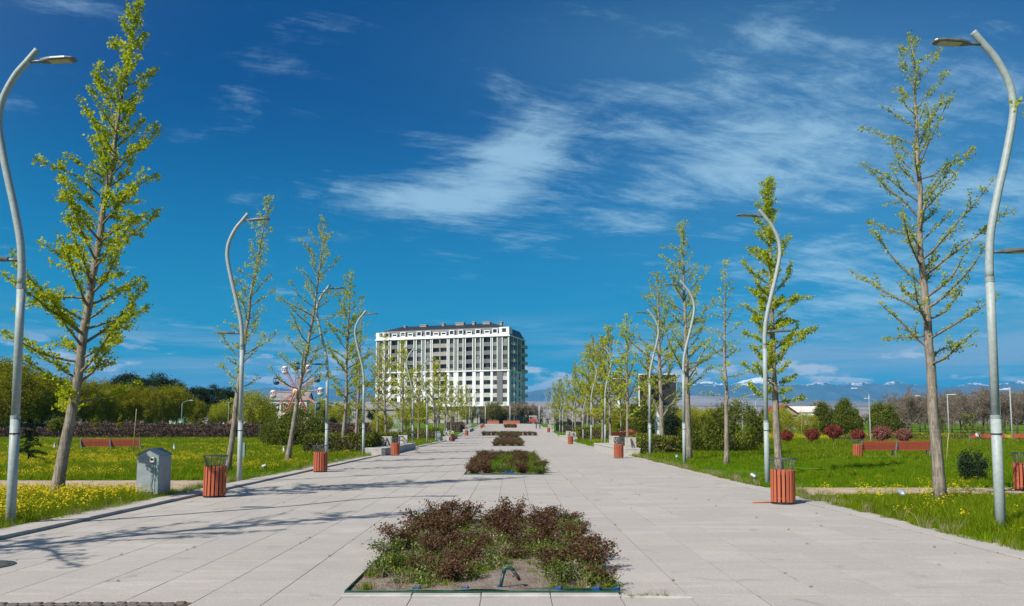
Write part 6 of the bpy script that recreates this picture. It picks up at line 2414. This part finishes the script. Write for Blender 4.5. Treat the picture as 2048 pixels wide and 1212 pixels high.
    scatter('far_rose_bushes', np.stack([fx, fy, gs(fy) + .03], 1), fp[:, 2], fp[:, 3], fp[:, 4].astype(int), [m[1] for m in FARR])
    # irrigation: valve stake, clips, drip hose along the front edge
    t = thing('irrigation_valve', 'dark green bent irrigation pipe with blue fittings at the front of the nearest bed', 'irrigation valve', (-.10, 9.02, .03), 0, None, (.85, .85, .74))
    part('riser', MB().tube([(-.05, 0, 0), (-.02, .0, .14), (.012, 0, .30)], .023, 10), M_GREENHOSE, t, True)
    part('elbow', MB().tube(curve_pts([(.01, 0, .28), (.03, 0, .345), (.09, 0, .35), (.13, .0, .315)], 8), .028, 10), M_GREENHOSE, t, True)
    part('spout', MB().tube([(.12, 0, .32), (.19, .02, .22), (.215, .03, .16)], [.026, .022, .02], 10), M_DARKM, t, True)
    part('blue_joint', MB().tube([(-.055, 0, .0), (-.04, 0, .075)], .042, 10), M_BLUECLIP, t, True)
    part('tee', MB().tube([(-.20, -.02, .035), (.10, -.02, .035)], .028, 8), M_BLUECLIP, t, True)
    for x, l in [(-1.05, 'left'), (-.52, 'second'), (.50, 'third'), (.92, 'fourth'), (1.14, 'right')]:
        q = thing('blue_clip', {'left': 'blue hose clip at the front left of the nearest bed', 'second': 'blue hose clip left of the bent pipe', 'third': 'blue hose clip right of the bent pipe', 'fourth': 'blue hose clip second from the right corner', 'right': 'blue hose clip at the front right corner of the nearest bed'}[l], 'hose clip', (x, 8.93, .055), r_.uniform(-.3, .3), 'blue hose clips at the front of the nearest bed')
        part('body', MB().cbox(-.045, .045, -.02, .02, 0, .035, .008), M_BLUECLIP, q)
        part('knob', MB().ball((.03, 0, .035), .022, 8, 5), M_BLUECLIP, q, True)
    h = link('drip_hose', MB().tube(curve_pts([(.12, 8.97, .06), (.5, 8.93, .075), (.95, 8.95, .07), (1.15, 8.96, .065)], 20), .014, 7).mesh('drip_hose', M_GREENHOSE, True))
    tag(h, 'dark drip hose along the front right edge of the nearest bed', 'hose')
    for x, y, l in [(-.22, 30.62, 'left one of two blue fittings at the front of the second bed'), (.0, 30.62, 'right one of two blue fittings at the front of the second bed')]:
        q = thing('blue_fitting', l, 'hose fitting', (x, y, .05))
        part('body', MB().cbox(-.08, .08, -.04, .04, 0, .10, .02), M_BLUECLIP, q)
        part('cap', MB().ball((0, 0, .11), .045, 8, 5), M_BLUECLIP, q, True)


beds()


# ------------------------------------------------------------------ grass, wildflowers, weeds
def blades(rng, n, h, rad, w, lean=.35, mb=None, mi=0):
    mb = mb or MB()
    a = rng.uniform(0, 6.28, n)
    r = rad * np.sqrt(rng.random(n))
    B = np.stack([r * np.cos(a), r * np.sin(a), np.full(n, -.01)], 1)
    hh = h * rng.uniform(.5, 1.2, n)
    d = rng.normal(0, lean, (n, 2))
    tip = B + np.stack([d[:, 0] * hh, d[:, 1] * hh, hh], 1)
    midp = B + np.stack([d[:, 0] * hh * .3, d[:, 1] * hh * .3, hh * .58], 1)
    f = rng.uniform(0, 6.28, n)
    s = np.stack([np.cos(f), np.sin(f), np.zeros(n)], 1) * w
    V = np.stack([B - s, B + s, midp + s * .7, tip, midp - s * .7], 1).reshape(-1, 3)
    k = np.arange(n) * 5
    mb.raw(V, np.stack([k, k + 1, k + 2, k + 4], 1), mi)
    mb.f.append(np.stack([k + 4, k + 2, k + 3], 1).astype(np.int32) + (mb.n - len(V)))
    mb.mi.append(np.full(n, mi, dtype=np.int32))
    return mb


def flowers(rng, n, h, rad, pet, mb, mi_stem, mi_pet, heads=4):
    for i in range(n):
        a, r = rng.uniform(0, 6.28), rad * math.sqrt(rng.random())
        b = np.array([r * math.cos(a), r * math.sin(a), 0])
        hh = h * rng.uniform(.6, 1.15)
        tip = b + np.array([rng.normal(0, .12) * hh, rng.normal(0, .12) * hh, hh])
        f = rng.uniform(0, 6.28)
        s = np.array([math.cos(f), math.sin(f), 0]) * .003
        mb.raw([b - s, b + s, tip], [(0, 1, 2)], mi_stem)
        m = rng.integers(1, heads + 1)
        for q in range(m):
            c = tip + np.array([rng.normal(0, .03), rng.normal(0, .03), rng.uniform(-.09, .02)])
            nrm = rng.normal(0, .5, 3) + np.array([0, 0, 1])
            nrm /= np.linalg.norm(nrm)
            u = np.cross(nrm, [1, 0, .3])
            u /= np.linalg.norm(u)
            v = np.cross(nrm, u)
            p = pet * rng.uniform(.7, 1.2)
            mb.raw([c + u * p + v * p * .2, c + v * p, c - u * p, c - v * p], [(0, 1, 2, 3)], mi_pet)
            mb.raw([c + nrm * p * .5 + u * p * .6, c + nrm * p * .6 + v * p * .6, c - u * p * .2 - v * p * .2], [(0, 1, 2)], mi_pet)
    return mb


def lawn():
    rng = np.random.default_rng(99)
    short = [blades(rng, 46, .11, .16, .0055, .35).mesh('tuft', M_GRASS) for _ in range(4)]
    tall = [blades(rng, 40, .26, .16, .006, .32).mesh('tuft', M_GRASSD) for _ in range(4)]
    big = [blades(rng, 46, .16, .40, .014, .4).mesh('tuft', M_GRASS) for _ in range(3)]
    bigt = [blades(rng, 46, .30, .40, .014, .4).mesh('tuft', M_GRASSD) for _ in range(3)]
    fl = [flowers(rng, 9, .40, .17, .021, blades(rng, 14, .28, .16, .005, .3), 0, 1, 4).mesh('flower_tuft', [M_GRASSD, M_PETAL]) for _ in range(4)]
    flf = [flowers(rng, 16, .38, .40, .03, blades(rng, 20, .28, .40, .012, .3), 0, 1, 4).mesh('flower_tuft', [M_GRASSD, M_PETAL]) for _ in range(3)]
    dry = [blades(rng, 16, .40, .12, .004, .4).mesh('dry_tuft', M_DRY) for _ in range(2)]

    def noise2(x, y, s, seed):
        return (np.sin(x * s + seed) * np.cos(y * s * 1.3 + seed * 2.1) + .6 * np.sin(x * s * 2.3 - y * s * 1.7 + seed * 3) + .4 * np.sin(x * s * 5.1 + y * s * 4.3))

    def zone(x0, x1, y0, y1, dens):
        n = int((x1 - x0) * (y1 - y0) * dens)
        x = rng.uniform(x0, x1, n)
        y = rng.uniform(y0, y1, n)
        return x, y

    def ok(x, y):
        k = (np.abs(x) < .70 * y + 4) & ((x < KE_L - .04) | (x > KE_R + .04))
        # gravel paths stay clear
        k &= ~((x < 0) & (y > 22.9) & (y < 27.5) & (x > -45))
        k &= ~((x > 0) & (y > 21.7) & (y < 24.3) & (x < 45))
        k &= ~((x > 17.6) & (x < 30) & (y > 46.4) & (y < 50))
        # stone seats
        for s0, s1 in ((49.8, 66.4), (97.8, 117.2), (149.8, 168.3)):
            k &= ~((x > KE_R - .1) & (x < 8.15) & (y > s0) & (y < s1))
            k &= ~((x < KE_L + .1) & (x > -9.3) & (y > s0) & (y < s1))
        return k
    X, Y, S, I = [], [], [], []

    def put(x, y, s, i):
        X.append(x); Y.append(y); S.append(s); I.append(i)
    # near strips
    for (x0, x1, y0, y1, d) in ((-25, KE_L, 9, 22.7, 95), (KE_R, 24, 9, 21.7, 95), (-36, KE_L, 27.4, 45, 42), (KE_R, 36, 24.3, 45, 42)):
        x, y = zone(x0, x1, y0, y1, d)
        k = ok(x, y) & ((y < 26) | (noise2(x, y, .21, 9) < 1.15))
        x, y = x[k], y[k]
        n = len(x)
        # tall and straw-mixed on the left and near the kerb, short on the right lawn
        tallp = np.where(x < 0, np.where(y < 22.7, .92, .28 + .3 * noise2(x, y, .35, 2)), np.where(y < 21.7, .55 + .3 * noise2(x, y, .6, 1), .10))
        tl = rng.random(n) < tallp
        idx = np.where(tl, 4 + rng.integers(0, 4, n), rng.integers(0, 4, n))
        sc = rng.uniform(.7, 1.25, n)
        sc = np.where((x < 0) & (y < 22.7), sc * 1.15, sc)
        edge = np.minimum(np.abs(x - KE_L), np.abs(x - KE_R))
        sc *= np.clip(.55 + edge * .8, .55, 1.0)
        py0 = np.where(x < 0, 22.9, 21.7)
        sc *= np.where(y < py0, np.clip(.30 + (py0 - y) * np.where(x < 0, .22, .20), .30, 1.0), 1.0)
        sc *= np.where((x > 0) & (y > 24), .8, 1.0)
        put(x, y, sc, idx)
    x, y = zone(-46, 46, 45, 75, 15)
    k = ok(x, y) & (noise2(x, y, .19, 11) < .95); x, y = x[k], y[k]; n = len(x)
    tl = rng.random(n) < np.where(x < 0, .6, .3)
    put(x, y, rng.uniform(.7, 1.2, n), np.where(tl, 11 + rng.integers(0, 3, n), 8 + rng.integers(0, 3, n)))
    x, y = zone(-88, 88, 75, 126, 3.4)
    k = ok(x, y); x, y = x[k], y[k]; n = len(x)
    tl = rng.random(n) < .45
    put(x, y, rng.uniform(1.0, 1.8, n), np.where(tl, 11 + rng.integers(0, 3, n), 8 + rng.integers(0, 3, n)))
    for xe, sg in ((KE_L, -1), (KE_R, 1)):
        n = 900
        y = rng.uniform(9, 62, n)
        over = .10 * (.5 + .5 * noise2(y, y * 0 + sg, .9, 2)) + .05 * rng.random(n)
        over = np.where((y > (22.7 if sg < 0 else 21.6)) & (y < (27.6 if sg < 0 else 24.5)), -.4, over)
        x = xe - sg * over
        for s0, s1 in ((49.5, 66.5),):
            x = np.where((y > s0) & (y < s1), xe + sg * 1.6, x)
        put(x, y, rng.uniform(.45, .9, n), np.where(rng.random(n) < .25, 14, rng.integers(0, 8, n)))
    X_, Y_, S_, I_ = map(np.concatenate, (X, Y, S, I))
    scatter('lawn_grass', np.stack([X_, Y_, gs(Y_)], 1), rng.uniform(0, 6.28, len(X_)), S_, I_, short + tall + big + bigt + dry)

    # yellow wildflowers
    X, Y, S, I = [], [], [], []
    x, y = zone(-25, KE_L, 10, 22.6, 34)
    k = ok(x, y); x, y = x[k], y[k]
    k = rng.random(len(x)) < np.clip(.75 + .35 * noise2(x, y, .5, 4), .2, 1) * np.clip((KE_L - x) * 1.2, 0, 1)
    x, y = x[k], y[k]; put(x, y, rng.uniform(.75, 1.15, len(x)) * np.clip(.5 + (22.9 - y) * .16, .5, 1.05), rng.integers(0, 4, len(x)))
    x, y = zone(-36, KE_L, 27.6, 48, 11)
    k = ok(x, y); x, y = x[k], y[k]
    k = rng.random(len(x)) < np.clip(.03 + .4 * noise2(x, y, .3, 7) + np.clip((-x - 14) / 14, 0, .6), .02, 1)
    x, y = x[k], y[k]; put(x, y, rng.uniform(.6, 1.0, len(x)), rng.integers(0, 4, len(x)))
    x, y = zone(KE_R, 24, 9, 21.6, 7)
    k = ok(x, y); x, y = x[k], y[k]
    k = rng.random(len(x)) < np.clip(.25 + .6 * noise2(x, y, .8, 3) + .5 * ((y > 19.5) & (x < 13.5)), .06, 1) * np.clip((x - KE_R) * 1.5, 0, 1)
    x, y = x[k], y[k]; put(x, y, rng.uniform(.55, .95, len(x)), rng.integers(0, 4, len(x)))
    x, y = zone(KE_R, 20, 24.4, 26.5, 5)
    k = ok(x, y); x, y = x[k], y[k]; k = rng.random(len(x)) < np.clip(.3 + .7 * noise2(x, y, .9, 6), 0, 1) * np.clip((26.5 - y) * .7, 0, 1)
    x, y = x[k], y[k]; put(x, y, rng.uniform(.5, .8, len(x)), rng.integers(0, 4, len(x)))
    x, y = zone(KE_R, 34, 26, 46, .12)
    k = ok(x, y); x, y = x[k], y[k]; put(x, y, rng.uniform(.3, .5, len(x)), rng.integers(0, 4, len(x)))
    for (x0, x1, y0, y1, d, s) in ((10.8, 14.5, 57, 70, 3.0, .9), (-50, -9.3, 48, 74, .5, .9), (-60, -20, 84, 104, .22, 1.0), (25, 75, 100, 122, 1.6, 1.4), (8.3, 14, 70, 97, 1.6, .9), (-13.5, -9.2, 70, 98, 1.0, .9)):
        x, y = zone(x0, x1, y0, y1, d)
        k = ok(x, y); x, y = x[k], y[k]
        k = rng.random(len(x)) < np.clip(.6 + .5 * noise2(x, y, .25, 5), .1, 1)
        x, y = x[k], y[k]
        put(x, y, rng.uniform(.8, 1.2, len(x)) * s, 4 + rng.integers(0, 3, len(x)))
    X_, Y_, S_, I_ = map(np.concatenate, (X, Y, S, I))
    scatter('yellow_wildflowers', np.stack([X_, Y_, gs(Y_)], 1), rng.uniform(0, 6.28, len(X_)), S_, I_, fl + flf)

    # weeds and dry stalks in the beds and along joints
    X, Y, S, I, Zs = [], [], [], [], []
    weed = [blades(rng, 26, .13, .07, .006, .5).mesh('weed', M_GRASSD) for _ in range(3)] + [blades(rng, 30, .34, .16, .009, .3).mesh('weed', M_GRASS) for _ in range(2)] + dry + [rose_meshes(58, .14, .22, False, 160)[1]]

    def putw(x, y, s, i, z):
        X.append(x); Y.append(y); S.append(s); I.append(i); Zs.append(z)
    x, y = zone(-1.75, 1.1, 8.95, 15.4, 115)
    n = len(x)
    k = rng.random(n) < np.clip(.5 + .6 * noise2(x, y, 1.5, 1) + .5 * (np.abs(x + .33) > 1.25), .12, 1)
    k &= ~((x > -.45) & (x < .35) & (y < 9.7))
    x, y = x[k], y[k]; n = len(x)
    ix = np.array([0, 1, 2, 5, 6, 7])[rng.integers(0, 6, n)]
    putw(x, y, rng.uniform(.5, 1.0, n) * np.where((ix == 5) | (ix == 6), .55, 1), ix, gs(y) + .035)
    # grassy middle of the second bed
    x, y = zone(-.9, 1.12, 31.2, 43, 15)
    n = len(x)
    putw(x, y, rng.uniform(.7, 1.3, n) * np.where(x > .8, 1.25, 1.0), 3 + rng.integers(0, 2, n), gs(y) + .03)
    # tufts in the joints
    n = 240
    kx = rng.integers(kmin, kmax, n)
    x = np.where(rng.random(n) < .75, CX + kx * SW, rng.uniform(PL_L, PL_R, n))
    y = np.where(x == CX + kx * SW, rng.uniform(8.7, 34, n), Z0 + rng.integers(0, 30, n) * SW)
    k = ~((np.abs(x - CX) < 1.6) & (((y > 8.6) & (y < 15.6)) | (y > 30)))
    x, y = x[k], y[k]; n = len(x)
    putw(x, y, rng.uniform(.10, .36, n), rng.integers(0, 3, n), gs(y) + .02)
    # along the left step and the right kerb joint, and the broken front corner of the bed
    y = rng.uniform(9, 60, 90); x = np.full(90, PL_L - .015) + rng.normal(0, .01, 90)
    putw(x, y, rng.uniform(.12, .38, 90), rng.integers(0, 3, 90), gs(y) + .02)
    y = rng.uniform(9, 60, 90); x = np.full(90, PL_R + .006)
    putw(x, y, rng.uniform(.10, .25, 90), rng.integers(0, 3, 90), gs(y) + .02)
    x = rng.uniform(1.2, 1.75, 26); y = 8.72 + rng.normal(0, .03, 26)
    putw(x, y, rng.uniform(.15, .4, 26), np.array([0, 1, 5])[rng.integers(0, 3, 26)], gs(y) + .03)
    X_, Y_, S_, I_, Z_ = map(np.concatenate, (X, Y, S, I, Zs))
    scatter('weeds', np.stack([X_, Y_, Z_], 1), rng.uniform(0, 6.28, len(X_)), S_, I_, weed)
    # fallen leaves, clods and litter specks in the near bed
    n = 900
    P = np.stack([rng.uniform(-1.75, 1.1, n), rng.uniform(8.95, 15.4, n), np.full(n, .062) + rng.random(n) * .012], 1)
    D = rng.normal(size=(n, 3)) * np.array([1, 1, .25])
    m_ = MB()
    L = rng.uniform(.02, .05, n)
    m_.leaves(P, D, L, L * .3, rng)
    link('dry_leaf_litter', m_.mesh('dry_leaf_litter', M_DRY), kind='stuff')


lawn()


# ------------------------------------------------------------------ people
def person(label, loc, rz, pose='walk', top=None, legs=None, phase=1, bag=False):
    t = thing('person', label, 'person', loc, rz)

    def skin_chain(name, verts, edges, radii, mat, parent, sub=1):
        me = bpy.data.meshes.new(name)
        me.from_pydata([tuple(v) for v in verts], edges, [])
        me.materials.append(mat)
        o = link(name, me, parent)
        md = o.modifiers.new('skin', 'SKIN')
        md.use_smooth_shade = True
        for sv, r in zip(me.skin_vertices[0].data, radii):
            sv.radius = (r, r) if np.isscalar(r) else r
        me.skin_vertices[0].data[0].use_root = True
        o.modifiers.new('sub', 'SUBSURF').levels = sub
        o.modifiers['sub'].render_levels = sub
        return o
    p = phase
    if pose == 'walk':
        hip, hz = Vector((0, 0, .92)), .92
        kn = [Vector((.10, .14 * p, .50)), Vector((-.10, -.02 * p, .48))]
        an = [Vector((.10, .10 * p, .09)), Vector((-.10, -.26 * p, .13))]
        ch, nk, hd = Vector((0, .03, 1.30)), Vector((0, .03, 1.48)), Vector((0, .05, 1.62))
        el = [Vector((.25, -.10 * p, 1.13)), Vector((-.25, .08 * p, 1.13))]
        wr = [Vector((.26, -.02 * p, .90)), Vector((-.24, .24 * p, .95))]
    elif pose == 'sit':
        hip = Vector((0, 0, .52))
        kn = [Vector((.12, .42, .52)), Vector((-.12, .42, .50))]
        an = [Vector((.13, .44, .10)), Vector((-.14, .48, .10))]
        ch, nk, hd = Vector((0, .03, .92)), Vector((0, .06, 1.08)), Vector((0, .10, 1.22))
        el = [Vector((.26, .08, .78)), Vector((-.26, .08, .78))]
        wr = [Vector((.16, .32, .62)), Vector((-.16, .32, .62))]
    else:     # bend forward while seated
        hip = Vector((0, 0, .52))
        kn = [Vector((.14, .40, .54)), Vector((-.14, .40, .54))]
        an = [Vector((.14, .36, .10)), Vector((-.14, .36, .10))]
        ch, nk, hd = Vector((0, .28, .84)), Vector((0, .42, .95)), Vector((0, .54, 1.02))
        el = [Vector((.24, .46, .66)), Vector((-.24, .46, .66))]
        wr = [Vector((.12, .62, .50)), Vector((-.12, .62, .50))]
    sh = [ch + Vector((.17, 0, .11)), ch + Vector((-.17, 0, .11))]
    V = [hip, (hip + ch) / 2, ch, nk, hd, hd + Vector((0, .01, .10))]
    E = [(0, 1), (1, 2), (2, 3), (3, 4), (4, 5)]
    Rr = [.125, .125, .14, .055, .085, .075]
    for s_ in (0, 1):
        b = len(V)
        hj = hip + Vector((.09 if s_ == 0 else -.09, 0, -.05))
        toe = an[s_] + Vector((0, .16, -.06))
        V += [hj, kn[s_], an[s_], toe]
        E += [(0, b), (b, b + 1), (b + 1, b + 2), (b + 2, b + 3)]
        Rr += [.085, .058, .040, .035]
        b = len(V)
        hand = wr[s_] + (wr[s_] - el[s_]).normalized() * .10
        V += [sh[s_], el[s_], wr[s_], hand]
        E += [(2, b), (b, b + 1), (b + 1, b + 2), (b + 2, b + 3)]
        Rr += [.062, .045, .032, .035]
    skin_chain('body', V, E, Rr, M_SKIN, t, 2)
    # jacket and trousers: slightly larger shells over the body
    V2 = [hip + Vector((0, 0, .02)), (hip + ch) / 2, ch, ch + Vector((0, 0, .13))]
    E2 = [(0, 1), (1, 2), (2, 3)]
    R2 = [.150, .150, .165, .075]
    for s_ in (0, 1):
        b = len(V2)
        V2 += [sh[s_], el[s_], wr[s_]]
        E2 += [(2, b), (b, b + 1), (b + 1, b + 2)]
        R2 += [.078, .060, .046]
    skin_chain('jacket', V2, E2, R2, top, t)
    V3 = [hip + Vector((0, 0, .06)), hip]
    E3 = [(0, 1)]
    R3 = [.138, .140]
    for s_ in (0, 1):
        b = len(V3)
        V3 += [hip + Vector((.09 if s_ == 0 else -.09, 0, -.05)), kn[s_], an[s_] + Vector((0, 0, .02))]
        E3 += [(1, b), (b, b + 1), (b + 1, b + 2)]
        R3 += [.098, .072, .056]
    skin_chain('trousers', V3, E3, R3, legs, t)
    hr = MB().ball(tuple(hd + Vector((0, -.02, .075))), .105, 12, 8, 1.0)
    part('hair', hr, M_HAIR, t, True)
    for s_ in (0, 1):
        a = an[s_]
        part('shoe', MB().cbox(a.x - .045, a.x + .045, a.y - .07, a.y + .19, a.z - .09, a.z + .01, .02), M_CLOTHK, t)
    return t


def people():
    person('person in dark jacket and grey trousers walking away, left of the couple', (5.35, 176.0, g(176) + .03), .05, 'walk', M_CLOTHK, M_JEANS, 1)
    person('person in dark top and light blue jeans walking away, right of the couple', (6.15, 176.5, g(176.5) + .03), -.05, 'walk', M_CLOTHK, M_JEANS, -1)
    person('worker in bright yellow green vest bent forward on the left stone seat', (-8.35, 109.0, g(109) + .12), -PI / 2, 'bend', M_HIVIS, M_CLOTHK)
    person('person in black sitting on the terracotta wall at the left', (wx(387, 139.4), 139.4, g(139) + .55), PI - .3, 'sit', M_CLOTHK, M_CLOTHK)
    person('person in a white shirt sitting on the terracotta wall at the left', (wx(397, 139.4), 139.4, g(139) + .55), .3, 'sit', M_CLOTHW, M_CLOTHK)
    person('person in a white top and dark trousers walking behind the hedge', (wx(430, 138), 138, g(138)), 1.2, 'walk', M_CLOTHW, M_CLOTHK, 1)
    person('person in white and black sitting on the far right red bench', (56.0, 96.3, g(96)), PI, 'sit', M_CLOTHW, M_CLOTHK)
    person('person in dark clothes standing far behind between the right trees', (wx(1389, 120), 120, g(120)), .4, 'walk', M_CLOTHK, M_CLOTHK, -1)


people()
